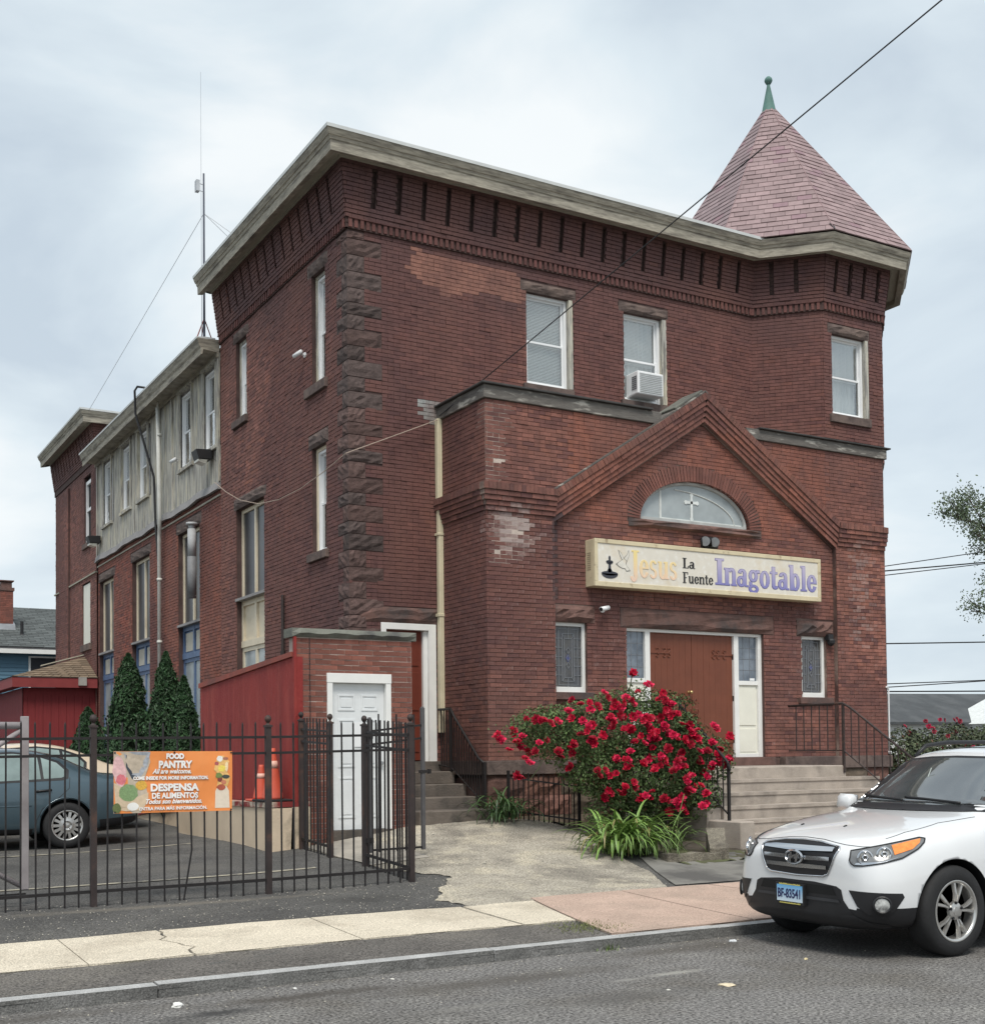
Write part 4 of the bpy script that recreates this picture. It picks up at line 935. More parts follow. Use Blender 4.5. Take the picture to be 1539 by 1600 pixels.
# tall two-light windows of the hall: dark lights above, painted panels, frosted lights below
def tall_window(F, u0, u1, top, split, pan, bot, paint, upper, rec=.13):
    mb = MB(); w = -rec; um = (u0 + u1) / 2; t = .07
    mb.fbox(F, u0, u0 + t, split, top, w - .04, w + .03); mb.fbox(F, u1 - t, u1, split, top, w - .04, w + .03); mb.fbox(F, um - .04, um + .04, split, top - t, w - .04, w + .035); mb.fbox(F, u0 + t, u1 - t, top - t, top, w - .04, w + .03)
    win = mb.build('window', upper, church)
    mb = MB(); mb.fbox(F, u0 + t, um - .04, split, top - t, w - .02, w); mb.fbox(F, um + .04, u1 - t, split, top - t, w - .02, w); mb.build('pane', M['glass_dark'], win)
    mb = MB(); mb.fbox(F, u0 - .02, u1 + .02, split - .05, split, w - .04, .03); mb.build('window_ledge', mk('lead_flashing') if paint is M['blue'] else mk('lead_flashing'), win)
    mb = MB(); mb.fbox(F, u0, u1, pan, split - .05, w - .06, w - .01)
    for a, b in ((u0, u0 + .08), (um - .05, um + .05), (u1 - .08, u1)): mb.fbox(F, a, b, pan, split - .05, w - .01, w + .035)
    mb.fbox(F, u0 + .08, um - .05, split - .14, split - .05, w - .01, w + .03); mb.fbox(F, um + .05, u1 - .08, split - .14, split - .05, w - .01, w + .03)
    mb.fbox(F, u0 - .0, u1, pan, pan + .12, w - .01, w + .045)
    mb.build('transom_panel', paint, win)
    if paint is M['blue']:
        mb = MB(); mb.fbox(F, u0 + .12, um - .08, pan + .16, split - .18, w - .012, w + .004); mb.fbox(F, um + .08, u1 - .12, pan + .16, split - .18, w - .012, w + .004); mb.build('inset_panel', mk('grey_panel', (.50, .47, .40), .7, .15, 5), win)
    mb = MB()
    for a, b in ((u0, u0 + .08), (um - .05, um + .05), (u1 - .08, u1)): mb.fbox(F, a, b, bot, pan, w - .04, w + .02)
    mb.fbox(F, u0 + .08, um - .05, pan - .08, pan, w - .04, w + .02); mb.fbox(F, um + .05, u1 - .08, pan - .08, pan, w - .04, w + .02)
    mb.build('lower_frame', paint, win)
    mb = MB(); mb.fbox(F, u0 + .08, um - .05, bot, pan - .08, w - .025, w - .005); mb.fbox(F, um + .05, u1 - .08, bot, pan - .08, w - .025, w - .005); mb.build('pane', M['glass_frost'], win)
tall_window(FL, 20.96, 22.50, 6.30, 4.62, 3.70, .6, M['cream'], M['cream'])
tall_window(FM, 24.94, 26.52, 6.47, 4.50, 3.76, .5, M['blue'], M['cream'])
tall_window(FM, 28.86, 30.50, 6.42, 4.45, 3.72, .5, M['blue'], M['cream'])
tall_window(FM, 32.38, 34.0, 6.36, 4.45, 3.72, .5, M['blue'], M['cream'])
# boarded round-headed lights of the rear block
mb = MB(); mb.fbox(FL, 34.83, 35.68, 7.63, 9.55, -.14, -.10); win = mb.build('window', M['dark_room'], church)
mb = MB(); mb.fbox(FL, 34.83, 34.93, 7.63, 9.4, -.10, -.04); mb.fbox(FL, 35.58, 35.68, 7.63, 9.4, -.10, -.04); mb.fbox(FL, 34.93, 35.58, 8.55, 8.63, -.10, -.05); mb.fbox(FL, 34.93, 35.58, 9.3, 9.4, -.10, -.04); mb.build('sash', M['vinyl'], win)
mb = MB(); mb.fbox(FL, 34.95, 35.9, 4.81, 6.5, -.10, -.02); mb.build('boarded_window', M['cream_light'], church)
# ------------------------------------------------------------------ entrance: leaded windows, doors, arched light
def leaded(F, u0, u1, v0, v1, parent, w=-.10):
    mb = MB(); mb.fbox(F, u0, u1, v0, v1, w - .012, w); mb.build('pane', mk('stained_glass', (.06, .06, .07), .15, .3, 9, spec=.7, col2=(.085, .08, .075)), parent)
    mb = MB(); b = lambda a0, b0, a1, b1, t=.012: mb.bar(F(a0, b0, w + .004), F(a1, b1, w + .004), t, .008)
    W_, H_ = u1 - u0, v1 - v0; U = lambda t: u0 + W_ * t; V_ = lambda t: v0 + H_ * t
    for (a, c, e, f_) in ((.14, .04, .86, .955), (.28, .10, .72, .88), (.36, .16, .64, .80)):
        b(U(a), V_(c), U(a), V_(f_)); b(U(e), V_(c), U(e), V_(f_)); b(U(a), V_(c), U(e), V_(c)); b(U(a), V_(f_), U(e), V_(f_))
    for t in (.2, .35, .5, .65, .8): b(U(0), V_(t), U(.28), V_(t)); b(U(.72), V_(t), U(1), V_(t))
    b(U(.5), V_(0), U(.5), V_(.16)); b(U(.5), V_(.8), U(.5), V_(1)); 
    for s in (0, 1): b(U(.28), V_(.10 + .78 * s), U(.36), V_(.16 + .64 * s)); b(U(.72), V_(.10 + .78 * s), U(.64), V_(.16 + .64 * s))
    for c_ in (.36, .48, .6):
        b(U(.5), V_(c_ - .05), U(.57), V_(c_)); b(U(.57), V_(c_), U(.5), V_(c_ + .05)); b(U(.5), V_(c_ + .05), U(.43), V_(c_)); b(U(.43), V_(c_), U(.5), V_(c_ - .05))
    mb.build('lead_came', M['lead'], parent)
    mb = MB(); mb.add([F(U(.5), V_(.41), w + .006), F(U(.60), V_(.48), w + .006), F(U(.5), V_(.55), w + .006), F(U(.40), V_(.48), w + .006)], [(0, 1, 2, 3)]); mb.build('blue_diamond', mk('blue_glass', (.07, .08, .22), .2), parent)
for (a, b, c, d) in (hp[0], hp[2]):
    mb = MB(); t = .055
    mb.fbox(FC, a, a + t, c, d, -.11, -.045); mb.fbox(FC, b - t, b, c, d, -.11, -.045); mb.fbox(FC, a + t, b - t, d - t, d, -.11, -.045); mb.fbox(FC, a + t, b - t, c, c + t * 1.5, -.11, -.035)
    win = mb.build('leaded_window', M['white'], church, bevel=.003); leaded(FC, a + t, b - t, c + t * 1.4, d - t, win, -.085)
# door case with sidelights
mb = MB(); w = -.10; z0 = 1.56
for a, b in ((11.69, 11.735), (12.10, 12.20), (13.96, 14.06), (14.49, 14.57)): mb.fbox(FC, a, b, z0, 3.60, w - .04, w + .05)
mb.fbox(FC, 11.69, 14.57, 3.60, 3.65, w - .04, w + .05)
for a, b in ((11.735, 12.10), (14.06, 14.49)): mb.fbox(FC, a, b, 2.78, 2.85, w - .03, w + .035); mb.fbox(FC, a, b, z0, z0 + .06, w - .03, w + .03)
case = mb.build('door_case', M['white'], church, bevel=.003)
for a, b in ((11.735, 12.10), (14.06, 14.49)):
    mb = MB(); mb.fbox(FC, a, b, z0 + .06, 2.78, w - .03, w + .0); mb.fbox(FC, a + .03, b - .03, 2.10, 2.75, w, w + .012); mb.fbox(FC, a + .03, b - .03, z0 + .09, 2.04, w, w + .012)
    mb.build('side_panel', M['cream_light'], case, bevel=.003)
    mb = MB(); mb.fbox(FC, a, b, 2.85, 3.60, w - .02, w - .004); mb.build('pane', mk('leaded_grey_glass', (.16, .19, .23), .12, .35, 2.5, spec=.8, stain=(.08, .10, .13), sscale=3), case)
    mb = MB()
    for q in (.25, .5, .75): mb.fbox(FC, a, b, 2.85 + .75 * q - .004, 2.85 + .75 * q + .004, w - .004, w + .001)
    for q in (.33, .67): mb.fbox(FC, a + (b - a) * q - .004, a + (b - a) * q + .004, 2.85, 3.6, w - .004, w + .001)
    mb.build('lead_came', M['lead'], case)
mb = MB(); mb.fbox(FC, 14.34, 14.44, 2.86, 2.90, w - .003, w + .012); mb.build('mail_slip', M['vinyl'], church)
for s, (a, b) in enumerate(((12.205, 13.078), (13.086, 13.955))):
    mb = MB(); n = 7; pw = (b - a) / n
    for i in range(n):
        mb.fbox(FC, a + i * pw + .0012, a + (i + 1) * pw - .0012, 1.60, 3.595, w - .04, w + random.uniform(.0, .003))
    mb.fbox(FC, a, b, 1.58, 3.597, w - .045, w - .008)
    dr = mb.build('door', M['door_brown'], church)
    # wrought strap hinges, painted over
    mb = MB(); hx = a if s == 0 else b; dx = 1 if s == 0 else -1
    for hz in (3.28, 1.82):
        mb.fbox(FC, min(hx, hx + dx * .40), max(hx, hx + dx * .40), hz - .014, hz + .014, w + .002, w + .014)
        for q in (.16, .30, .40):
            for sg in (-1, 1):
                mb.tube([FC(hx + dx * q, hz, w + .01), FC(hx + dx * (q + .04), hz + sg * .045, w + .01), FC(hx + dx * (q + .015), hz + sg * .075, w + .01), FC(hx + dx * (q - .02), hz + sg * .06, w + .01)], .007, 5)
    mb.build('strap_hinge', M['door_brown'], dr)
    ex = b - .07 if s == 0 else a + .07
    mb = MB(); mb.tube([FC(ex, 2.30 + .07 * math.sin(t), w + .02 + .022 * abs(math.sin(t))) + FC.u * (.045 * math.cos(t)) for t in np.linspace(0, 2 * math.pi, 13)], .008, 5); mb.fbox(FC, ex - .02, ex + .02, 2.2, 2.26, w, w + .012)
    for zz in (2.14, 2.5, 2.0): mb.tube([FC(ex - .03, zz, w + .008), FC(ex, zz + .04, w + .008), FC(ex + .03, zz, w + .008), FC(ex, zz - .05, w + .008)], .007, 5)
    mb.build('handle', M['door_brown'], dr)
    mb = MB(); 
    for hz in (3.25, 2.55, 1.85): mb.fbox(FC, hx - dx * .008 - .006, hx - dx * .008 + .006, hz - .045, hz + .045, w + .0, w + .03)
    if s: mb.build('hinge', M['black'], dr)
mb = MB(); mb.lathe([(.0, 0), (.03, 0.002), (.03, .012), (.018, .02), (.018, .05), (.028, .06), (.026, .085), (0, .09)], (13.02, 0, 2.64), axis='y', n=12); 
for i in range(len(mb.v)): x, y, z = mb.v[i]; mb.v[i] = (x, YP + .09 + .10 - y, z)
mb.build('door_knob', mk('brass', (.6, .45, .22), .3, .1, 5, metal=.9), church, smooth=True)
mb = MB(); mb.fbox(FC, 11.6, 14.7, 1.42, 1.558, -.15, .13); mb.build('threshold', M['brownstone'], church, bevel=.006)
# arched light over the sign: frosted glass, inner frame, a cross on the glass
def arch_poly(rx, rz, zb, n=28): return [(ACX + rx * math.cos(math.pi * i / n), zb + rz * math.sin(math.pi * i / n)) for i in range(n + 1)]
mb = MB(); mb.prism(arch_poly(ARX, ARZ, ACZ), FC, -.14, -.10); aw = mb.build('arch_window', M['glass_frost'], church)
mb = MB(); 
ring = [FC(u, v, -.085) for u, v in arch_poly(ARX - .03, ARZ - .03, ACZ + .02)]; mb.tube(ring, .035, 6)
mb.bar(FC(ACX - ARX + .02, ACZ + .03, -.085), FC(ACX + ARX - .02, ACZ + .03, -.085), .05, .06); mb.build('frame', mk('grey_frame', (.42, .43, .42), .6, .2, 6), aw)
mb = MB(); mb.fbox(FC, 12.46, 12.50, ACZ + .05, ACZ + .53, -.10, -.09); 
ar2 = [FC(ACX - .55 + 1.45 * math.cos(t), ACZ + .05 + .52 * math.sin(t), -.096) for t in np.linspace(0.05, 1.45, 14)]; mb.tube(ar2, .012, 5)
mb.fbox(FC, 12.5, ACX + ARX - .1, ACZ + .055, ACZ + .085, -.10, -.092); mb.build('inner_frame', mk('pale_strip', (.58, .60, .58), .5), aw)
mb = MB(); cxx, czz = 13.13, ACZ + .34
for a, b, c, d in ((-.022, .022, -.24, .16), (-.12, .12, .015, .06)): mb.fbox(FC, cxx + a, cxx + b, czz + c, czz + d, -.10, -.088)
for (a, c) in ((0, .16), (-.12, .037), (.12, .037), (0, -.24)):
    mb.prism([(cxx + a + .035 * math.cos(t), czz + c + .035 * math.sin(t)) for t in np.linspace(0, 2 * math.pi, 9)[:-1]], FC, -.10, -.0885)
mb.build('cross', mk('etched_cross', (.68, .71, .70), .6), aw)
# side door in the recess beside the porch
mb = MB(); 
mb.fbox(FF_, 8.05, 8.14, 1.55, 3.70, -.1, .02); mb.fbox(FF_, 8.87, 9.0, 1.55, 3.70, -.1, .02); mb.fbox(FF_, 8.14, 8.87, 3.60, 3.70, -.1, .02); mb.fbox(FF_, 8.80, 8.87, 1.55, 3.6, -.12, -.04)
sc_ = mb.build('door_case', M['white'], church, bevel=.004)
mb = MB(); mb.fbox(FF_, 8.14, 8.80, 1.57, 3.6, -.14, -.10)
for a, b in ((8.20, 8.44), (8.50, 8.74)):
    for c, d in ((1.7, 2.25), (2.35, 2.95), (3.05, 3.48)): mb.fbox(FF_, a, b, c, d, -.10, -.088)
mb.build('door', mk('side_door_paint', (.15, .032, .018), .45, .1, 4), church, bevel=.004)
mb = MB(); mb.fbox(FF_, 8.0, 9.08, 1.38, 1.555, -.15, .08); mb.build('threshold', M['step_dark'], church)
# square cream downspout in the inner corner, in two lengths
mb = MB(); mb.box(9.0, 9.085, 17.11, 17.2, 5.66, 6.95); mb.box(9.0, 9.085, 17.11, 17.2, 5.64, 5.68); mb.box(9.008, 9.09, 17.1, 17.19, 2.0, 5.55); mb.box(8.99, 9.095, 17.09, 17.22, 3.82, 3.87); mb.box(8.99, 9.095, 17.09, 17.22, 5.1, 5.14)
mb.build('downspout', mk('cream_downspout', (.62, .56, .40), .5, .12, 3), church, bevel=.006)
# ------------------------------------------------------------------ brick cellar entrance with the red-painted wall
YA, XA, XB = 15.7, 6.07, 7.81
shed = thing('cellar_entrance', 'small brick cellar entrance with white panelled door under a mossy stone cap', 'shed', (XA, YA, .4))
FA = frame((0, YA, 0), (1, 0, 0), (0, -1, 0)); FAR = frame((XB, 0, 0), (0, 1, 0), (1, 0, 0))
ha = [(6.52, 7.48, .3, 2.79)]
colA = lambda P, n: mixc(np.array((.235, .085, .06)) * (.7 + .6 * RNG.random((n, 1))), (RNG.random(n) < .3) * .6, (.17, .07, .055))
mb = MB(); backing(mb, FA, XA, XB, .3, 3.27, ha, depth=.12); backing(mb, FAR, YA, YF, .3, 3.27); mb.build('wall', M['mortar_light'], shed, norm=False)
AB = [courses(FA, .46, 3.26, (XA + .01, XB - .005), ha, ch=.0715, bl=.212, joint=.011, proud=.008, colf=colA, bond=0), courses(FAR, .66, 3.26, (YA + .01, YF), ch=.0715, bl=.212, joint=.011, proud=.008, colf=colA, bond=0)]
fa = AB[0]; k = fa['P'][:, 2] > 1.05
emit_single({a: v[k] for a, v in fa.items()}, M['brick'], shed, buckets=10)
emit_stuff('brickwork', {a: np.concatenate([v[~k], AB[1][a]]) for a, v in fa.items()}, M['brick'], shed)
mb = MB(); mb.box(XA - .04, XB + .07, YA - .06, YF, 3.272, 3.39)
rough_block(FA, XA - .05, XB + .07, 3.27, 3.39, -.3, .07, M['cap_stone'], shed, 'cap_stone', amp=.008, nu=16, nv=2)
mb = MB(); mb.box(XA + .11, XB, YA + .31, YF - .03, 2.68, 2.76); mb.build('roof_slab', M['flat_roof'], shed)
mb = MB(); mb.box(XA + .02, XB - .01, YA + .14, YA + .28, .4, 3.268); mb.build('parapet', M['mortar_light'], shed)
mb = MB(); mb.fbox(FA, 6.52, 6.60, .55, 2.66, -.06, .025); mb.fbox(FA, 7.40, 7.48, .55, 2.66, -.06, .025); mb.fbox(FA, 6.515, 7.485, 2.66, 2.79, -.06, .03); mb.build('door_trim', M['white'], shed, bevel=.004)
mb = MB(); d0, d1, zb, zt = 6.602, 7.398, .64, 2.655
mb.fbox(FA, d0, d1, zb, zt, -.09, -.05)
for a, b in ((6.70, 6.95), (7.05, 7.30)):
    for c, d in ((2.28, 2.50), (1.50, 2.16), (.80, 1.36)):
        for (p, q, r_, s_) in ((a, b, c, c + .022), (a, b, d - .022, d), (a, a + .022, c + .022, d - .022), (b - .022, b, c + .022, d - .022)): mb.fbox(FA, p, q, r_, s_, -.05, -.040)
        mb.fbox(FA, a + .05, b - .05, c + .05, d - .05, -.05, -.042)
dw = mb.build('door', mk('chalky_white_door', (.70, .72, .73), .5, .05, 6, stain=(.55, .57, .58), sscale=5, slo_=.6, shi=.8), shed)
mb = MB(); mb.fbox(FA, 6.93, 7.14, 1.78, 2.12, -.0415, -.0385); mb.build('paper_notice', M['vinyl'], shed)
mb = MB(); mb.tube([FA(7.34, 1.55, -.05), FA(7.34, 1.55, .0)], .02, 8); mb.lathe([(0, 0), (.03, .004), (.03, .03), (0, .035)], tuple(FA(7.34, 1.55, .0)), axis='y', n=10); mb.build('handle', M['steel'], shed)
mb = MB(); mb.fbox(FA, 6.5, 7.5, .5, .635, -.1, .06); mb.build('threshold', M['step_dark'], shed)
mb = MB(); mb.tube([(XA + .20, YA - .012, 3.26), (XA + .205, YA - .014, 2.4), (XA + .21, YA - .012, 1.2)], .006, 5); mb.build('cable', M['black'], shed)
rw = thing('red_stucco_wall', 'bright red stucco wall on a cream plinth beside the brick cellar entrance', 'wall', (XA, 17.8, .4))
mb = MB(); mb.hexa([(XA - .02, YA - .02, 1.06), (XA + .10, YA - .02, 1.06), (XA + .10, 19.9, .99), (XA - .02, 19.9, .99), (XA - .02, YA - .02, 3.0), (XA + .10, YA - .02, 3.0), (XA + .10, 19.9, 2.78), (XA - .02, 19.9, 2.78)]); mb.build('stucco', M['red_stucco'], rw)
mb = MB(); mb.box(XA - .03, XA + .005, YA - .035, YA + .02, .99, 3.27); mb.build('corner_strip', M['red_stucco'], rw)
mb = MB(); mb.hexa([(XA - .05, YA + .03, 3.002), (XA + .12, YA + .03, 3.002), (XA + .12, 19.93, 2.782), (XA - .05, 19.93, 2.782), (XA - .05, YA + .03, 3.07), (XA + .12, YA + .03, 3.07), (XA + .12, 19.93, 2.86), (XA - .05, 19.93, 2.86)]); mb.build('coping', mk('faded_red_coping', (.28, .07, .05), .75, .2, 4, stain=(.17, .06, .05)), rw)
mb = MB(); ys = np.linspace(YA - .04, 23.8, 30)
for a, b in zip(ys, ys[1:]): 
    za, zb_ = [float(np.interp(q, [15.7, 19.9, 23.8], [1.05, .985, .62])) for q in (a, b)]
    mb.hexa([(XA - .10, a, .2), (XA + .2, a, .2), (XA + .2, b, .2), (XA - .10, b, .2), (XA - .07, a, za - .07), (XA + .2, a, za - .07), (XA + .2, b, zb_ - .07), (XA - .07, b, zb_ - .07)])
mb.build('plinth', M['cream_wall'], rw, norm=False)
mb = MB()
for a, b in zip(ys, ys[1:]): 
    za, zb_ = [float(np.interp(q, [15.7, 19.9, 23.8], [1.05, .985, .62])) for q in (a, b)]
    mb.hexa([(XA - .42 if a < 19.9 else XA - .12, a, za - .068), (XA + .2, a, za - .068), (XA + .2, b, zb_ - .068), (XA - .42 if b < 19.9 else XA - .12, b, zb_ - .068), (XA - .42 if a < 19.9 else XA - .12, a, za), (XA + .2, a, za), (XA + .2, b, zb_), (XA - .42 if b < 19.9 else XA - .12, b, zb_)])
mb.build('ledge', mk('chipped_red_ledge', (.22, .03, .028), .8, .2, 5, stain=(.46, .40, .32), sscale=2.5, slo_=.46, shi=.56), rw, norm=False)
mb = MB(); ys2 = np.linspace(YA - .04, 19.9, 12)
for a, b in zip(ys2, ys2[1:]): mb.box(XA - .40, XA - .06, a, b, .2, .97)
mb.build('plinth_front', M['cream_wall'], rw, norm=False)
# iron pipe rising by the red wall
mb = MB(); mb.tube([(XL - .05, 19.95, 2.6), (XL - .05, 19.95, 4.4)], .03, 8); mb.tube([(XL - .05, 19.95, 3.3), (XL - .05, 19.95, 3.45)], .045, 8); mb.build('conduit', M['iron_rust'], church)
# ------------------------------------------------------------------ traffic cones
def cone(x, y, z, h, r, label, sc=1.0):
    t = thing('traffic_cone', label, 'traffic cone', (x, y, z), 'traffic cones by the red wall')
    o_ = mk('cone_orange', (.60, .10, .055), .55, .15, 4, stain=(.48, .09, .06)); 
    mb = MB(); mb.lathe([(r, .03), (r * .93, .06), (r * .30, h * .93), (r * .26, h)], (x, y, z), n=20); mb.build('body', o_, t, smooth=True)
    mb = MB(); mb.lathe([(r * .525 + .003, h * .62), (r * .415 + .003, h * .76)], (x, y, z), n=20); mb.build('collar', mk('cone_band', (.70, .42, .34), .5, .15, 6), t, smooth=True)
    mb = MB(); mb.box(x - r * 1.45, x + r * 1.45, y - r * 1.45, y + r * 1.45, z, z + .03); mb.build('base', o_ if sc < 1 else M['rubber'], t, bevel=.008)
    return t
cone(5.85, 16.0, 1.052, .72, .15, 'orange traffic cone with pale band standing on the red ledge')
cone(5.84, 16.42, 1.045, .50, .12, 'smaller faded orange cone half hidden behind the larger cone', .9)
# ------------------------------------------------------------------ side steps and their railing
st = thing('side_steps', 'short flight of dark stained steps up to the side door', 'steps', (8.4, 16.4, .6))
for i, (yf, zt, xl) in enumerate(((15.56, .86, 7.86), (16.0, 1.035, 7.86), (16.38, 1.215, 7.86), (16.74, 1.40, 7.86))):
    mb = MB(); mb.box(xl, 9.06 if i else 9.09, yf, YF - .05, zt - .19 - (.12 if i == 0 else 0), zt); mb.build('step', M['step_dark'], st, bevel=.012)
def railing(name, label, group, rail, base, posts, n, bottom=True, loc=None, r=.008, mat=None, toprail=.02, drop=.09):
    """iron stair rail: top rail along `rail`, lower rail along `base`, balusters between"""
    mat = mat or M['iron']; t = thing(name, label, 'railing', loc or base[0], group)
    mb = MB(); mb.tube(rail, toprail, 8); mb.build('handrail', mat, t, smooth=True)
    mb = MB(); mb.tube(base, .012, 6); mb.build('bottom_rail', mat, t)
    def at(pl, f):
        ls = [(Vector(b) - Vector(a)).length for a, b in zip(pl, pl[1:])]; d = f * sum(ls)
        for (a, b), l in zip(zip(pl, pl[1:]), ls):
            if d <= l: return Vector(a).lerp(Vector(b), d / l)
            d -= l
        return Vector(pl[-1])
    for i in range(1, n):
        p = at(base, i / n); xs = None
        # the rail point right above the foot of the baluster
        best = min((at(rail, k / 200) for k in range(201)), key=lambda q: (q.xy - p.xy).length)
        mb = MB(); mb.bar(p, Vector((p.x, p.y, best.z)), .014); mb.build('baluster', mat, t, norm=False)
    for (x, y, z0, z1) in posts:
        mb = MB(); mb.box(x - .018, x + .018, y - .018, y + .018, z0, z1); mb.build('post', mat, t)
    return t
railing('stair_railing', 'black iron railing beside the side steps, curving down from the cream downspout', 'iron stair railings',
        [(9.0, 17.15, 2.36), (9.0, 16.75, 2.36), (9.0, 16.66, 2.25), (9.0, 15.9, 1.60), (9.0, 15.72, 1.52)], [(9.0, 17.15, 1.50), (9.0, 16.75, 1.46), (9.0, 15.72, .92)],
        [(9.0, 16.75, 1.4, 2.36), (9.0, 15.72, .86, 1.54)], 18)
mb = None
# ------------------------------------------------------------------ front steps
fs = thing('front_steps', 'broad worn concrete steps leading up to the brown double door', 'steps', (13.3, 14, .3))
SX0, SX1 = 11.62, 14.98
mb = MB(); mb.box(SX0, SX1, 14.42, YP + .02, .3, 1.42); mb.build('landing', M['step'], fs, bevel=.012)
for i in range(1, 6):
    zt = 1.42 - .18 * i; yf = 14.42 - .30 * i
    xr = SX1 + (.42 if i > 0 else 0) * (1 if i < 6 else 0)
    mb = MB(); mb.box(SX0 + .002 * i, xr + .002 * i, yf, yf + .298, .15, zt); 
    mb.box(SX0 + .004, xr - .002, yf - .016, yf + .02, zt - .045, zt + .0015)
    mb.build('step', M['step'], fs)
for i, (ya, yb, zt) in enumerate(((14.2, YP - .05, 1.08), (13.55, 14.2, .86), (12.86, 13.55, .70))):
    mb = MB(); mb.box(SX0 - .26, SX0 - .004, ya + .003, yb - .003, .15, zt + .004); mb.build('cheek_wall', M['step'], fs, bevel=.015)
railing('stair_railing', 'black iron stair railing half buried in the red rose bush', 'iron stair railings',
        [(11.66, 15.65, 2.44), (11.66, 14.5, 2.44), (11.55, 14.38, 2.36), (11.45, 13.22, 1.52), (11.44, 13.16, 1.40)], [(11.66, 15.65, 1.52), (11.66, 14.5, 1.5), (11.45, 13.2, .78)], [(11.66, 14.5, 1.4, 2.44), (11.45, 13.2, .69, 1.5)], 16)
railing('stair_railing', 'rusty iron railing at the right of the front steps, above the white car', 'iron stair railings',
        [(14.93, 15.66, 2.42), (14.93, 14.42, 2.42), (14.98, 14.3, 2.34), (15.06, 12.95, 1.40)], [(14.93, 15.66, 1.66), (14.93, 14.42, 1.66), (15.06, 12.95, .62)], [(14.93, 14.42, 1.3, 2.42), (15.06, 12.95, .4, 1.42)], 17, mat=M['iron_rust'])
# low iron gate panel in front of the porch
ig = thing('low_iron_fence', 'low black iron picket fence behind the grass tuft at the porch wall', 'fence', (9.5, 15.2, .65))
pA, pB = Vector((9.18, 15.35, .74)), Vector((9.98, 14.72, .60))
for zz in (.10, .58):
    mb = MB(); mb.bar(pA + Vector((0, 0, zz)), pB + Vector((0, 0, zz)), .022); mb.build('rail', M['iron'], ig)
for i in range(15):
    p = pA.lerp(pB, i / 14); mb = MB(); mb.bar(p, p + Vector((0, 0, .68)), .014 if i not in (0, 14) else .035); mb.build('picket' if i not in (0, 14) else 'post', M['iron'], ig, norm=False)
# ------------------------------------------------------------------ street fence
fence = thing('iron_fence', 'long dark iron picket fence along the parking lot, carrying the orange banner', 'fence', (2.5, 12.3, .25))
YFc = 12.3
def post(x, y, z, h, parent, w=.058, ball=True, mat=None, name='post'):
    mb = MB(); mb.box(x - w / 2, x + w / 2, y - w / 2, y + w / 2, z - .05, z + h - .12); mb.box(x - w * .66, x + w * .66, y - w * .66, y + w * .66, z + h - .122, z + h - .10)
    mb.lathe([(w * .55, h - .10), (w * .3, h - .085), (w * .22, h - .07)], (x, y, z), n=10)
    o = mb.build(name, mat or M['iron_rust'], parent, norm=False)
    if ball:
        mb = MB(); mb.lathe([(0, h - .075), (.02, h - .072), (.034, h - .045), (.036, h - .035), (.03, h - .012), (.012, h + .004), (0, h + .006)], (x, y, z), n=12); mb.build('finial', mat or M['iron_rust'], o, smooth=True)
    return o
posts = [(.95, YFc), (2.68, YFc), (4.45, YFc), (6.10, YFc)]
for x, y in posts: post(x, y, g(x, y), 1.845, fence)
xa = -.9
for x0, x1 in ((-.9, .95), (.95, 2.68), (2.68, 4.45), (4.45, 6.10)):
    for h, s in ((1.62, .026), (1.455, .026), (.14, .030)):
        mb = MB(); mb.bar((x0, YFc, g(x0, YFc) + h), (x1, YFc, g(x1, YFc) + h), s, s); mb.build('rail', M['iron'], fence, norm=False)
    n = round((x1 - x0) / .132)
    for i in range(1, n):
        x = x0 + (x1 - x0) * i / n; z = g(x, YFc); mb = MB(); w = .015; tp = 1.755 + random.uniform(-.006, .006); l1, l2 = random.uniform(-.006, .006), random.uniform(-.01, .01)
        bent = x0 == 2.68 and i in (6, 7)
        if bent:
            q = .075 * (-1 if i == 7 else .3)
            mb.bar((x, YFc, z + .9), (x + l1, YFc, z + tp), w); mb.bar((x, YFc, z + .9), (x + .01, YFc, z + .5), w); mb.bar((x + .01, YFc, z + .5), (x + q, YFc, z - .02), w)
        else: mb.bar((x + l2, YFc, z - .02), (x + l1, YFc + l1, z + tp), w)
        mb.add([(x + l1 - w / 2, YFc - w / 2 + l1, z + tp), (x + l1 + w / 2, YFc - w / 2 + l1, z + tp), (x + l1 + w / 2, YFc + w / 2 + l1, z + tp), (x + l1 - w / 2, YFc + w / 2 + l1, z + tp), (x + l1, YFc + l1, z + tp + .03)], [(0, 1, 4), (1, 2, 4), (2, 3, 4), (3, 0, 4)])
        mb.build('picket', M['iron'], fence, norm=False)
sf = thing('iron_fence', 'short iron fence running back from the street corner post to the brick cellar entrance', 'fence', (6.1, 14, .35))
for x, y, h in ((6.1, 13.54, 1.79), (6.1, 14.59, 1.82), (6.1, 15.58, 1.83)): post(x, y, g(x, y), h, sf)
for y0, y1 in ((12.3, 13.54), (14.59, 15.58)):
    for h, s in ((1.60, .026), (1.44, .026), (.14, .030)):
        mb = MB(); mb.bar((6.1, y0, g(6.1, y0) + h), (6.1, y1, g(6.1, y1) + h), s, s); mb.build('rail', M['iron'], sf, norm=False)
    n = round((y1 - y0) / .115)
    for i in range(1, n):
        y = y0 + (y1 - y0) * i / n; z = g(6.1, y); mb = MB(); mb.bar((6.1, y, z - .01), (6.1 + random.uniform(-.006, .006), y, z + 1.75), .015); mb.build('picket', M['iron'], sf, norm=False)
gt = thing('iron_gate', 'open iron gate leaf swung out over the driveway beside the fence', 'gate', (6.15, 13.5, .5))
ga, gb = Vector((6.16, 13.52, .50)), Vector((6.92, 13.62, .50))
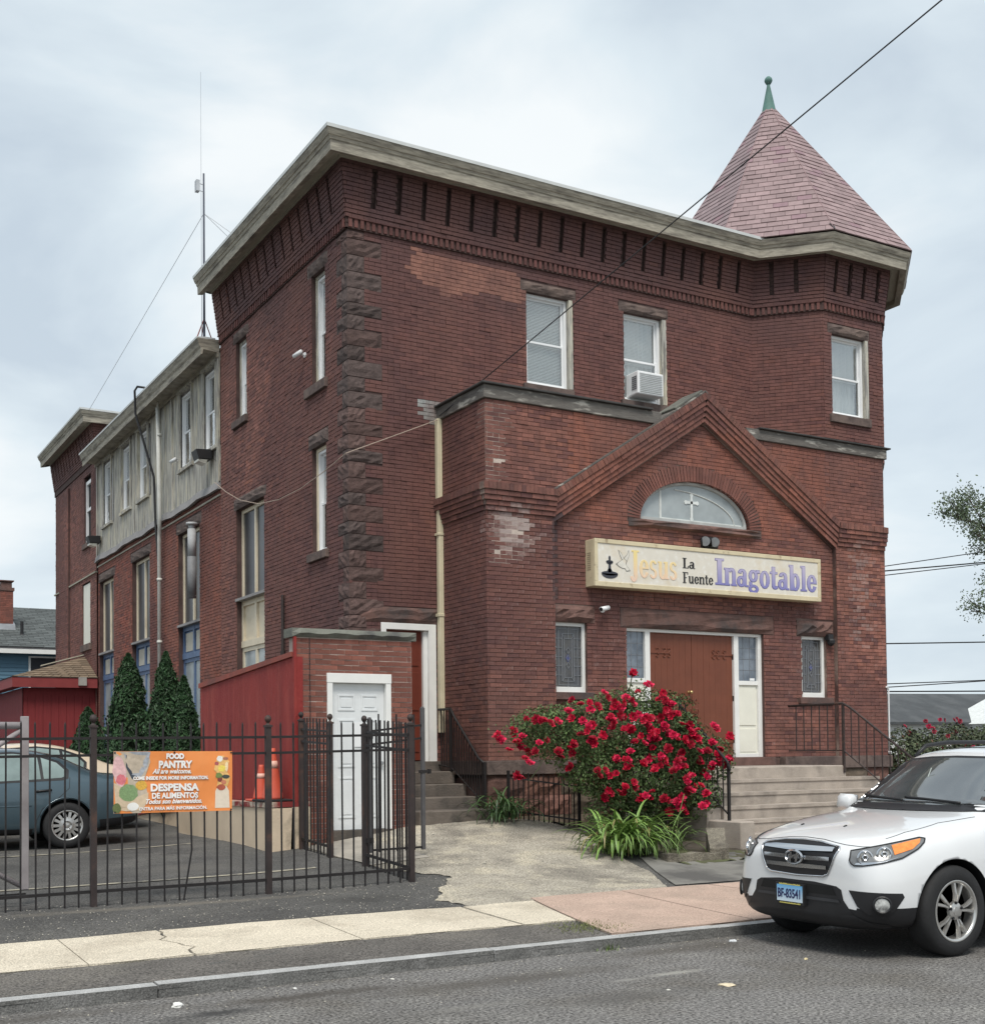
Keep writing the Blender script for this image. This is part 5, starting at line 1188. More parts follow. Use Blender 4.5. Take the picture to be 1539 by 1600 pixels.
for p, z1 in ((ga, 2.10), (gb, 2.24)):
    mb = MB(); mb.box(p.x - .022, p.x + .022, p.y - .022, p.y + .022, p.z, z1); mb.lathe([(.024, z1), (.02, z1 + .015), (0, z1 + .02)], (p.x, p.y, 0), n=8); mb.build('stile', mk('grey_iron', (.085, .082, .085), .55, .2, 8), gt)
for za, zb_ in ((1.45, 1.53), (1.29, 1.37), (.03, .03)):
    mb = MB(); mb.bar(ga + Vector((0, 0, za - (.0))), gb + Vector((0, 0, zb_)), .024); mb.build('rail', M['iron'], gt)
for i in range(1, 6):
    p = ga.lerp(gb, i / 6); mb = MB(); mb.bar(p + Vector((0, 0, .0)), p + Vector((0, 0, 1.56 + .1 * (i % 2))), .016); mb.build('picket', M['iron'], gt, norm=False)
mb = MB(); mb.box(gb.x - .05, gb.x + .10, gb.y - .03, gb.y + .02, 1.44, 1.475); mb.box(gb.x + .07, gb.x + .10, gb.y - .035, gb.y + .025, 1.43, 1.485); mb.build('latch', M['iron'], gt)
mb = MB(); mb.box(6.10, 6.19, 13.48, 13.56, 1.86, 1.93); mb.box(6.10, 6.19, 13.48, 13.56, .62, .68); mb.build('hinge', M['iron'], gt)
# grey pipe gate at the left edge of the lot
pg = thing('pipe_gate', 'grey welded pipe gate with diagonal braces behind the iron fence', 'gate', (2.1, 12.7, .3))
gp = mk('grey_pipe', (.33, .30, .305), .5, .2, 5, stain=(.20, .16, .16), sscale=2.5, slo_=.5, shi=.7)
mb = MB(); mb.box(2.08, 2.15, 12.66, 12.73, .40, 2.08); mb.build('upright', gp, pg, bevel=.004)
mb = MB(); mb.tube([(2.08, 12.70, 1.99), (.4, 12.70, 1.99)], .036, 10); mb.build('top_bar', gp, pg, smooth=True)
mb = MB(); mb.tube([(2.08, 12.70, 1.94), (.9, 12.70, 1.12)], .026, 8); mb.build('brace', gp, pg, smooth=True)
mb = MB(); mb.tube([(2.08, 12.70, .44), (.9, 12.70, 1.12)], .026, 8); mb.build('brace', gp, pg, smooth=True)
mb = MB(); mb.bar((2.11, 12.6, .36), (.4, 12.6, .36), .03); mb.build('bottom_bar', M['iron'], pg)
mb = MB(); mb.tube([(.4, 12.70, .36), (.4, 12.70, 2.0)], .036, 10); mb.build('upright', gp, pg, smooth=True)
# ------------------------------------------------------------------ banner on the fence
bn = thing('banner', 'orange FOOD PANTRY banner tied to the fence with cord at its corners', 'banner', (3.45, YFc - .03, 1.12))
FBn = frame((2.86, YFc - .045, 1.125), (1, 0, -.006), (0, -1, 0), (0, 0, 1)); BW, BH = 1.19, .605
def wv(u, v): return .010 * math.sin(u * 9 + v * 3) + .006 * math.sin(u * 17 + 1) + .006 * math.sin(v * 9 + u * 4)
def FBw(u, v, w=0): return FBn(u, v, w + wv(u, v))
def patch2(mb, poly, w, k=1):  # flat print following the cloth
    mb.add([FBw(u, v, w) for u, v in poly], [tuple(range(len(poly)))])
mb = MB(); nx, ny = 40, 16
for i in range(nx):
    for j in range(ny):
        mb.quad(*[FBw(BW * a / nx, BH * b / ny) for a, b in ((i, j), (i + 1, j), (i + 1, j + 1), (i, j + 1))])
m_o = mk('banner_orange', (.80, .27, .075), .5, .1, 2.5, stain=(.86, .36, .13), sscale=2, slo_=.5, shi=.8)
mb.build('cloth', m_o, bn, norm=False, smooth=True)
def ell(cu, cv, ru, rv, n=18, a=0, jit=0):
    return [(cu + (ru * (1 + random.uniform(-jit, jit))) * math.cos(t) * math.cos(a) - rv * math.sin(t) * math.sin(a), cv + ru * math.cos(t) * math.sin(a) + rv * (1 + random.uniform(-jit, jit)) * math.sin(t)) for t in np.linspace(0, 2 * math.pi, n + 1)[:-1]]
def grid_print(name, poly, col, w, var=.25, scale=30):
    """flat print: small cells inside the outline so that it follows the folds"""
    mb = MB(); us = [p[0] for p in poly]; vs = [p[1] for p in poly]; ca, cb = sum(us) / len(us), sum(vs) / len(vs)
    k = 3
    for i in range(len(poly)):
        p, q = poly[i], poly[(i + 1) % len(poly)]
        for r_ in range(k):
            a, b = r_ / k, (r_ + 1) / k; L_ = lambda P, t: (ca + (P[0] - ca) * t, cb + (P[1] - cb) * t)
            pts = [L_(p, a), L_(p, b), L_(q, b), L_(q, a)] if r_ else [(ca, cb), L_(p, b), L_(q, b)]
            mb.add([FBw(u, v, w) for u, v in pts], [tuple(range(len(pts)))])
    return mb.build(name, mk('print_%s' % name + '%d%d%d' % tuple(int(c * 99) for c in col), col, .5, var * .6, scale), bn, norm=False)
grid_print('food_print', [(0, 0), (.26, 0), (.34, .15), (.30, .33), (.36, .5), (.34, .603), (.0, .603)], (.50, .42, .33), .002)
grid_print('food_print', [(.10, .60), (.36, .60), (.33, .45), (.27, .35), (.17, .38), (.12, .48)], (.36, .38, .42), .003, .5)
grid_print('food_print', [(.12, .6), (.22, .6), (.2, .45), (.24, .36), (.18, .33), (.12, .45)], (.05, .06, .08), .0035, .5)
grid_print('food_print', ell(.055, .41, .065, .15, jit=.08, a=.1), (.66, .42, .42), .004, .35)
grid_print('food_print', ell(.07, .33, .05, .05, jit=.1), (.62, .17, .20), .0046, .4)
grid_print('food_print', ell(.14, .20, .095, .085, jit=.08), (.20, .30, .14), .0045, .45, 60)
grid_print('food_print', ell(.27, .27, .055, .05, jit=.1), (.62, .36, .06), .005, .45, 60)
grid_print('food_print', [(.0, .30), (.06, .27), (.10, .12), (.22, .09), (.34, .2), (.33, .12), (.28, .03), (.12, .02), (.02, .04)], (.60, .47, .33), .004, .2)
grid_print('food_print', ell(.185, .065, .058, .04, jit=.05), (.80, .79, .76), .006, .06)
grid_print('food_print', ell(.03, .05, .04, .05, jit=.1), (.13, .16, .06), .0055, .4, 50)
grid_print('bag_print', [(1.01, .03), (1.165, .03), (1.155, .20), (1.13, .25), (1.04, .25), (1.015, .2)], (.74, .64, .52), .003, .1)
grid_print('bag_print', [(1.03, .25), (1.05, .36), (1.0, .42), (1.04, .56), (1.10, .56), (1.16, .50), (1.12, .42), (1.17, .34), (1.14, .25)], (.72, .44, .16), .004, .35, 40)
for (a, b, c, d, cc) in ((1.075, .24, .045, .03, (.42, .10, .06)), (1.06, .32, .025, .03, (.20, .05, .04)), (1.10, .29, .03, .025, (.55, .2, .12)), (1.05, .36, .035, .03, (.18, .24, .07)), (1.12, .345, .04, .02, (.06, .07, .06)), (1.08, .43, .04, .035, (.78, .62, .12)), (1.03, .48, .022, .02, (.40, .10, .10)), (1.06, .53, .03, .03, (.76, .74, .7)), (1.12, .53, .03, .015, (.40, .16, .10)), (1.13, .45, .018, .05, (.82, .66, .4))):
    grid_print('bag_print', ell(a, b, c, d, 10, jit=.15), cc, .0052, .3, 50)
def text(body, F, u, v, size, mat, parent, w=.004, bold=0.0, shear=0.0, align='CENTER', width=None, name='lettering', ext=.0015, sx=1.0):
    c = bpy.data.curves.new(name, 'FONT'); c.body = body; c.size = size; c.offset = bold; c.shear = shear; c.align_x = align; c.extrude = ext; c.resolution_u = 3
    o = bpy.data.objects.new(name, c); COL.objects.link(o)
    bpy.context.view_layer.update()
    if width: sx = width / max(o.dimensions.x, 1e-3)
    me = o.to_mesh(); vs = [Vector(x.co) for x in me.vertices]; fs_ = [tuple(p.vertices) for p in me.polygons]; o.to_mesh_clear(); bpy.data.objects.remove(o); bpy.data.curves.remove(c)
    mb = MB(); mb.add([F(u + p.x * sx, v + p.y, w + p.z) for p in vs], fs_)
    return mb.build(name, mat, parent, norm=False)
m_w = mk('banner_white', (.83, .82, .80), .5, .04, 5); m_sh = mk('banner_letter_edge', (.42, .16, .06), .6, .1, 5)
for (t_, v_, s_, wd, u_, sh, bo) in (('FOOD', .532, .070, .175, .60, 0, .0045), ('PANTRY', .442, .095, .33, .60, 0, .005), ('All are welcome.', .385, .066, .38, .57, .35, .002), ('COME INSIDE FOR MORE INFORMATION.', .325, .046, .75, .565, 0, .0024),
                     ('DESPENSA', .213, .098, .48, .595, 0, .0045), ('DE ALIMENTOS', .140, .076, .46, .60, 0, .003), ('Todos son bienvenidos.', .088, .064, .56, .585, .35, .002), ('ENTRA PARA MÁS INFORMACIÓN.', .025, .045, .68, .585, 0, .0013)):
    text(t_, FBw, u_ + .004, v_ - .004, s_, m_sh, bn, .0075, bo, sh, width=wd, ext=.0003); text(t_, FBw, u_, v_, s_, m_w, bn, .0095, bo, sh, width=wd, ext=.0003)
mb = MB(); 
for u, v in ((.012, BH - .015), (BW / 2, BH - .012), (BW - .012, BH - .015), (.012, .012), (BW - .012, .012)): mb.prism([(u + .009 * math.cos(t), v + .009 * math.sin(t)) for t in np.linspace(0, 6.283, 9)[:-1]], FBw, .002, .007)
mb.build('grommet', M['black'], bn, kind='stuff')
# ------------------------------------------------------------------ the sign over the door
sg = thing('church_sign', 'long weathered cream sign box lettered Jesus La Fuente Inagotable above the door', 'sign', (13.15, 15.5, 4.2))
FS = frame((.045, YP - .16, .04), (1, 0, 0), (0, -1, 0)); SA, SB, SZ0, SZ1 = 10.875, 15.635, 4.20, 4.93
m_box = mk('sign_box', (.62, .54, .37), .55, .1, 4, stain=[(2.5, (.52, .45, .31)), (7, (.30, .22, .13))], slo_=.58, shi=.72)
mb = MB(); mb.fbox(FS, SA, SB, SZ0, SZ1, -.26, -.012); mb.build('box', m_box, sg, bevel=.006)
mb = MB(); t = .062
mb.fbox(FS, SA, SB, SZ1 - t, SZ1 + .004, -.011, .014); mb.fbox(FS, SA, SB, SZ0 - .004, SZ0 + t * 1.15, -.011, .014); mb.fbox(FS, SA, SA + t, SZ0 + t * 1.15, SZ1 - t, -.011, .014); mb.fbox(FS, SB - t, SB, SZ0 + t * 1.15, SZ1 - t, -.011, .014); mb.build('frame', m_box, sg, bevel=.004)
mb = MB(); mb.fbox(FS, SA + t, SB - t, SZ0 + t, SZ1 - t, -.010, .0); mb.build('sign_face', mk('sign_face', (.70, .66, .58), .5, .05, 4, stain=[(9, (.78, .76, .71)), (3, (.66, .58, .45))], slo_=.52, shi=.7), sg)
mb = MB()
for i in range(9): mb.hexa([(SA + .041, YP - .07, 4.50 + i * .032), (SA + .041, YP + .03, 4.50 + i * .032), (SA + .055, YP + .03, 4.50 + i * .032), (SA + .055, YP - .07, 4.50 + i * .032), (SA + .041, YP - .07, 4.51 + i * .032), (SA + .041, YP + .03, 4.51 + i * .032), (SA + .055, YP + .03, 4.51 + i * .032), (SA + .055, YP - .07, 4.51 + i * .032)])
mb.build('louvre', mk('sign_louvre', (.32, .27, .18), .6), sg)
def ringsec(cx, cy, rx, ry, ix, iy, a0, a1, n=16):
    T = np.linspace(R(a0), R(a1), n + 1); return [[(cx + rx * math.cos(p), cy + ry * math.sin(p)), (cx + rx * math.cos(q), cy + ry * math.sin(q)), (cx + ix * math.cos(q), cy + iy * math.sin(q)), (cx + ix * math.cos(p), cy + iy * math.sin(p))] for p, q in zip(T, T[1:])]
def rc(a, b, c, d): return [[(a, b), (c, b), (c, d), (a, d)]]
GL = {
 'I': (.40, rc(.10, 0, .28, 1) + rc(0, 0, .38, .06) + rc(0, .94, .38, 1)),
 'n': (.58, rc(.05, 0, .20, .66) + rc(0, 0, .25, .05) + rc(0, .61, .1, .66) + ringsec(.33, .45, .185, .225, .05, .14, 0, 150) + rc(.37, 0, .515, .46) + rc(.32, 0, .57, .05)),
 'a': (.54, ringsec(.2, .19, .2, .205, .065, .13, 0, 360) + rc(.29, .03, .435, .5) + ringsec(.245, .48, .19, .19, .055, .125, 0, 165) + rc(.38, 0, .52, .05)),
 'g': (.52, ringsec(.22, .44, .21, .23, .075, .15, 0, 360) + ringsec(.23, -.07, .23, .16, .12, .085, 0, 360) + rc(.04, .06, .16, .2) + rc(.36, .57, .52, .67)),
 'o': (.50, ringsec(.24, .33, .235, .345, .085, .275, 0, 360)),
 't': (.38, rc(.09, .1, .235, .86) + rc(.0, .6, .34, .66) + ringsec(.235, .13, .146, .14, .01, .075, 180, 345)),
 'b': (.56, rc(.05, 0, .195, 1) + rc(0, .94, .1, 1) + ringsec(.30, .33, .215, .345, .07, .27, 0, 360)),
 'l': (.32, rc(.08, 0, .225, 1) + rc(.02, .94, .1, 1) + rc(0, 0, .30, .05)),
 'e': (.50, ringsec(.24, .33, .235, .345, .085, .27, 0, 335) + rc(.10, .33, .46, .38)),
 'J': (.44, rc(.16, .05, .335, 1) + rc(.06, .94, .43, 1) + ringsec(.16, .05, .175, .24, .03, .16, 190, 360)),
 's': (.44, ringsec(.2, .49, .18, .19, .06, .12, 20, 265) + ringsec(.2, .175, .19, .19, .065, .11, -165, 95)),
 'u': (.58, rc(.05, .2, .195, .66) + rc(0, .61, .1, .66) + ringsec(.24, .2, .19, .215, .05, .13, 180, 350) + rc(.35, 0, .495, .66) + rc(.3, .61, .4, .66) + rc(.45, 0, .56, .05)),
 'L': (.54, rc(.08, 0, .24, 1) + rc(0, .945, .34, 1) + rc(0, 0, .50, .055) + rc(.44, 0, .50, .22)),
 'F': (.56, rc(.08, 0, .24, 1) + rc(0, 0, .34, .055) + rc(0, .945, .52, 1) + rc(.24, .47, .40, .53) + rc(.46, .78, .52, 1)),
}
def word(s, u0, u1, v0, hgt, mat, thick=.006, edge=None, lean=0):
    tot = sum(GL[c][0] for c in s); k = (u1 - u0) / tot; 
    for q, (mt, dw, tk, gx) in enumerate(([(edge, .0, thick * .5, .007)] if edge else []) + [(mat, .0, thick, 0)]):
        mb = MB(); x = u0
        for ch in s:
            for poly in GL[ch][1]:
                P = [(x + px * k, v0 + py * hgt) for px, py in poly]
                if gx:
                    cx_, cy_ = sum(p[0] for p in P) / 4, sum(p[1] for p in P) / 4; P = [(px + (gx if px > cx_ else -gx), py + (gx if py > cy_ else -gx)) for px, py in P]
                mb.prism(P, FS, .0002 + random.uniform(0, .0004), tk + random.uniform(0, .0006))
            x += GL[ch][0] * k
        mb.build('lettering', mt, sg, norm=False)
def gradmat(name, c0, c1, z0, z1):
    m = bpy.data.materials.new(name); m.use_nodes = True; nt = m.node_tree; p = nt.nodes['Principled BSDF']; p.inputs['Roughness'].default_value = .5
    geo = N(nt, 'ShaderNodeNewGeometry'); sx = N(nt, 'ShaderNodeSeparateXYZ'); mr = N(nt, 'ShaderNodeMapRange'); mr.inputs[1].default_value = z0; mr.inputs[2].default_value = z1
    r = N(nt, 'ShaderNodeValToRGB'); r.color_ramp.elements[0].color = (*c0, 1); r.color_ramp.elements[1].color = (*c1, 1); L = nt.links.new
    L(geo.outputs['Position'], sx.inputs[0]); L(sx.outputs[2], mr.inputs[0]); L(mr.outputs[0], r.inputs[0]); L(r.outputs[0], p.inputs['Base Color']); return m
m_in = gradmat('print_lilac', (.19, .19, .46), (.47, .43, .58), 4.36, 4.75); m_je = gradmat('print_yellow', (.80, .57, .45), (.84, .68, .30), 4.36, 4.78)
word('Jesus', 11.56, 12.50, 4.38, .42, m_je); word('La', 12.60, 12.86, 4.585, .165, M['black']); word('Fuente', 12.60, 13.235, 4.345, .175, M['black'])
word('Inagotable', 13.28, 15.55, 4.36, .425, m_in, edge=mk('print_indigo', (.13, .12, .33), .5))
def sgp(name, polys, col):
    mb = MB()
    for p in polys: mb.prism(p, FS, .0, .006)
    return mb.build(name, mk('print_%s' % name, col, .5, .15, 12), sg, norm=False)
def el2(cx, cy, rx, ry, n=16, a0=0, a1=360): return [(cx + rx * math.cos(t), cy + ry * math.sin(t)) for t in np.linspace(R(a0), R(a1), n + 1)[:(n if a1 - a0 == 360 else n + 1)]]
FX = 11.16
sgp('fountain_print', [el2(FX, 4.40, .155, .075, 16, 180, 360) , el2(FX, 4.405, .155, .035), [(FX - .03, 4.42), (FX + .03, 4.42), (FX + .018, 4.56), (FX - .018, 4.56)], el2(FX, 4.585, .065, .04, 12, 180, 360), el2(FX, 4.59, .065, .02), el2(FX, 4.64, .02, .04), [(FX - .05, 4.44), (FX + .05, 4.44), (FX + .025, 4.48), (FX - .025, 4.48)]], (.045, .048, .06))
mb = MB(); dv = [(11.28, 4.56), (11.35, 4.60), (11.40, 4.63), (11.36, 4.70), (11.33, 4.78), (11.38, 4.74), (11.43, 4.66), (11.50, 4.72), (11.53, 4.79), (11.53, 4.70), (11.49, 4.62), (11.47, 4.56), (11.52, 4.51), (11.55, 4.47), (11.48, 4.46), (11.45, 4.50), (11.40, 4.50), (11.33, 4.53), (11.28, 4.56)]
for a, b in zip(dv, dv[1:]): mb.bar(FS(*a, .003), FS(*b, .003), .006, .004)
mb.build('dove_print', mk('dove_line', (.10, .10, .10), .5), sg)
sgp('dove_body', [[(11.30, 4.562), (11.35, 4.60), (11.40, 4.63), (11.47, 4.56), (11.45, 4.50), (11.40, 4.50), (11.33, 4.53)], [(11.36, 4.70), (11.335, 4.775), (11.38, 4.735), (11.43, 4.66), (11.40, 4.63)], [(11.44, 4.66), (11.50, 4.72), (11.527, 4.785), (11.527, 4.70), (11.49, 4.62)], [(11.47, 4.56), (11.52, 4.51), (11.54, 4.475), (11.48, 4.465), (11.45, 4.5)]], (.70, .67, .60))
# ------------------------------------------------------------------ small fittings on the church
def lamp2(name, label, F, u, v, w, group=None):
    t = thing(name, label, 'floodlight', tuple(F(u, v, w)), group); 
    mb = MB(); mb.hexa([F(u - .14, v - .07, w + .02), F(u + .14, v - .07, w + .02), F(u + .17, v - .09, w + .30), F(u - .17, v - .09, w + .30), F(u - .14, v + .13, w + .02), F(u + .14, v + .13, w + .02), F(u + .17, v + .10, w + .36), F(u - .17, v + .10, w + .36)]); mb.build('housing', M['black'], t, bevel=.01)
    mb = MB(); mb.hexa([F(u - .15, v - .092, w + .12), F(u + .15, v - .092, w + .12), F(u + .15, v - .094, w + .31), F(u - .15, v - .094, w + .31), F(u - .12, v - .17, w + .15), F(u + .12, v - .17, w + .15), F(u + .14, v - .13, w + .30), F(u - .14, v - .13, w + .30)]); mb.build('lens', mk('lamp_lens', (.62, .62, .56), .15, .1, 5), t)
    mb = MB(); mb.tube([F(u, v, 0), F(u, v, w + .04)], .03, 8); mb.tube([F(u - .2, v + .12, .02), F(u - .26, v + .1, .03), F(u - .24, v - .12, .03), F(u - .05, v - .02, .02)], .009, 5); mb.build('bracket', M['black'], t)
lamp2('floodlight', 'black wall floodlight under the boarded window nearest the brick front', FWd, 23.95, 7.62, .05, 'wall floodlights')
lamp2('floodlight', 'black wall floodlight at the far end of the boarded storey', FWd, 33.6, 7.42, .05, 'wall floodlights')
t = thing('floodlight', 'twin black spotlight above the cream sign', 'floodlight', (13.35, 15.8, 5.05), 'wall floodlights')
mb = MB(); mb.fbox(FC, 13.22, 13.52, 5.02, 5.2, .0, .12); mb.build('housing', M['black'], t, bevel=.015)
for k_u in (13.20, 13.40):
    mb = MB(); mb.tube([FC(k_u, 5.12, .10), FC(k_u - .05, 5.10, .22)], [.05, .085], 14); mb.build('lamp_head', M['black'], t, smooth=True)
    mb = MB(); mb.tube([FC(k_u - .05, 5.10, .221), FC(k_u - .053, 5.099, .226)], .078, 14); mb.build('lens', mk('spot_lens', (.22, .23, .24), .15, .2, 9), t)
def seccam(label, F, u, v, d=1):
    t = thing('security_camera', label, 'security camera', tuple(F(u, v, 0)), 'white security cameras')
    mb = MB(); mb.tube([F(u, v, 0), F(u, v, .03)], .045, 10); mb.tube([F(u, v, .03), F(u, v + .01, .09)], .018, 8); mb.build('mount', M['vinyl'], t)
    mb = MB(); mb.tube([F(u + .06 * d, v + .03, .10), F(u - .12 * d, v - .01, .16)], .037, 12); mb.build('body', M['vinyl'], t, smooth=True)
    mb = MB(); mb.tube([F(u - .12 * d, v - .01, .16), F(u - .124 * d, v - .011, .1615)], .03, 12); mb.build('lens', M['black'], t)
    return t
seccam('white bullet camera on the brick beside the upper side window', FL, 18.95, 8.25, -1)
seccam('white bullet camera beside the left leaded window', FC, 11.22, 3.90)
seccam('white bullet camera on the boarded wall', FWd, 26.35, 8.05, -1)
t = thing('security_camera', 'black dome camera at the top of the right leaded window', 'security camera', (16.05, 15.8, 3.6))
mb = MB(); mb.fbox(FC, 16.0, 16.12, 3.60, 3.70, .0, .1); mb.lathe([(.05, .0), (.07, -.03), (.065, -.08), (.03, -.12), (0, -.13)], tuple(FC(16.08, 3.62, .08)), n=14); mb.build('dome', M['black'], t)
ac = thing('air_conditioner', 'white window air conditioner under the raised sash of the upper window', 'air conditioner', (13.15, 17.0, 7.85))
mb = MB(); mb.fbox(FF_, 12.86, 13.42, 7.86, 8.26, -.16, .22); mb.build('case', M['vinyl'], ac, bevel=.015)
mb = MB()
for i in range(11): mb.fbox(FF_, 12.90, 13.38, 7.895 + i * .031, 7.909 + i * .031, .221, .228)
mb.build('grille', mk('ac_grille', (.40, .41, .41), .6), ac)
mb = MB()
for i in range(7): mb.box(12.852, 12.861, YF - .19, YF - .05, 7.95 + i * .035, 7.962 + i * .035)
mb.build('side_vent', M['black'], ac)
ms = thing('antenna_mast', 'thin guyed antenna mast with a small panel on the church roof', 'antenna', (7.3, 23.7, 9.85))
mb = MB(); mb.tube([(7.3, 23.7, 9.85), (7.3, 23.7, 13.2)], [.026, .018], 8); mb.build('pole', mk('mast_steel', (.10, .11, .14), .5, .2, 6, metal=.4), ms)
mb = MB(); mb.tube([(7.22, 23.6, 9.85), (7.23, 23.65, 15.2)], [.006, .003], 5); mb.build('whip', M['steel'], ms)
mb = MB(); mb.box(7.13, 7.2, 23.62, 23.74, 12.8, 13.02); mb.bar((7.2, 23.68, 12.97), (7.3, 23.7, 12.97), .012); mb.bar((7.2, 23.68, 12.83), (7.3, 23.7, 12.83), .012); mb.build('panel', mk('antenna_panel', (.45, .47, .5), .5), ms)
mb = MB()
for q in ((7.12, 23.6), (7.45, 23.65), (7.3, 23.95)): mb.tube([(q[0], q[1], 9.85), (7.3, 23.7, 10.3)], .012, 5)
mb.build('tripod', mk('red_primer', (.25, .07, .06), .7), ms)
for q in ((7.2, 33.8, 10.85), (8.1, 22.5, 10.98), (9.3, 23.0, 10.98)):
    mb = MB(); mb.tube([(7.3, 23.7, 12.4), q], .0055, 4); mb.build('guy_wire', M['steel'], ms)
# pipes on the left wall
mb = MB(); FW2 = FWd
pts = [FW2(27.75, 9.86, .30), FW2(27.78, 9.98, .38), FW2(27.85, 10.0, .52), FW2(27.93, 9.92, .56), FW2(27.94, 9.4, .54), FW2(27.9, 8.0, .14), FW2(27.86, 7.0, .12), FW2(27.7, 6.1, .1), FW2(27.66, 5.9, .08)]
mb.tube(pts, .027, 8); mb.build('service_conduit', M['black'], church, smooth=True)
mb = MB(); mb.tube([FW2(27.35, 9.45, .2), FW2(27.35, 7.0, .16), FW2(27.5, 6.75, .12), FW2(27.6, 6.6, .1), FW2(27.6, 1.0, .1)], .045, 10); mb.tube([FW2(27.35, 9.45, .2), FW2(27.35, 9.6, .2)], .02, 6)
for zz in (8.8, 5.6, 4.2, 2.6): mb.tube([FW2(27.35 if zz > 7 else 27.6, zz, .17 if zz > 7 else .1), FW2(27.35 if zz > 7 else 27.6, zz + .06, .17 if zz > 7 else .1)], .06, 10)
mb.build('drain_pipe', mk('pale_pipe', (.60, .60, .56), .5, .12, 4), church, smooth=True)
mb = MB(); mb.tube([FM(24.85, 4.9, .2), FM(24.85, 5.75, .2)], .09, 14); mb.build('flue', mk('dull_flue', (.19, .195, .205), .6, .25, 4), church, smooth=True)
mb = MB(); mb.tube([FM(24.85, 5.752, .2), FM(24.85, 6.32, .2)], .085, 14); mb.tube([FM(24.85, 6.40, .2), FM(24.85, 6.45, .2)], .115, 14); mb.tube([FM(24.85, 6.32, .2), FM(24.85, 6.41, .2)], .07, 10); mb.build('flue', mk('bright_flue', (.40, .41, .42), .6, .2, 5), church, smooth=True)
mb = MB(); mb.tube([(17.46, YP - .02, 2.78), (17.46, YP - .02, 1.62)], .014, 6); mb.tube([(17.46, YP - .02, 2.76), (17.40, YP - .03, 2.80)], .02, 6); mb.tube([(17.46, YP - .02, 1.62), (17.44, YP - .05, 1.6)], .03, 6); mb.build('vent_pipe', M['vinyl'], church)
# ------------------------------------------------------------------ wires
def wire(label, pts, r, mat, sag=0.0, n=24, group=None, name='cable', cat='cable'):
    P = []
    for a, b in zip(pts, pts[1:]):
        for i in range(n): 
            t = i / n; q = Vector(a).lerp(Vector(b), t); q.z -= sag * 4 * t * (1 - t); P.append(q)
    P.append(Vector(pts[-1])); mb = MB(); mb.tube(P, r, 6); o = mb.build(name, mat, None); prop(o, label, cat, group); return o
# ------------------------------------------------------------------ vehicles: one lofted, subdivided body; everything else is laid onto its surface
paint_white = mk('white_car_paint', (.70, .71, .72), .3, .04, 2, coat=1.0, spec=.6)
paint_blue = mk('blue_grey_car_paint', (.058, .095, .118), .28, .08, 3, coat=.8, metal=.35)
paint_cream = mk('beige_car_paint', (.60, .50, .38), .35, .08, 3, coat=.6)
car_glass = mk('car_glass', (.060, .067, .070), .03, .6, 1.3, spec=1.0, ior=2.1)
side_glass = mk('pale_car_glass', (.19, .25, .24), .05, .35, 2.5, spec=.9)
trim = mk('black_car_trim', (.016, .016, .018), .45, .2, 6)
chrome = mk('chrome', (.62, .63, .65), .12, .05, 5, metal=1.0)
alloy = mk('alloy', (.58, .57, .55), .3, .12, 7, metal=.85)
lampglass = mk('lamp_glass', (.50, .51, .50), .08, .35, 22, spec=.9, stain=(.12, .12, .12), sscale=14, slo_=.45, shi=.6)
amber = mk('amber_lens', (.80, .25, .05), .12, .25, 25, spec=.8)
redlens = mk('red_lens', (.42, .02, .02), .15, .2, 20, spec=.8)
def lerp_sections(secs, xs):
    X = [s[0] for s in secs]; out = []
    return secs
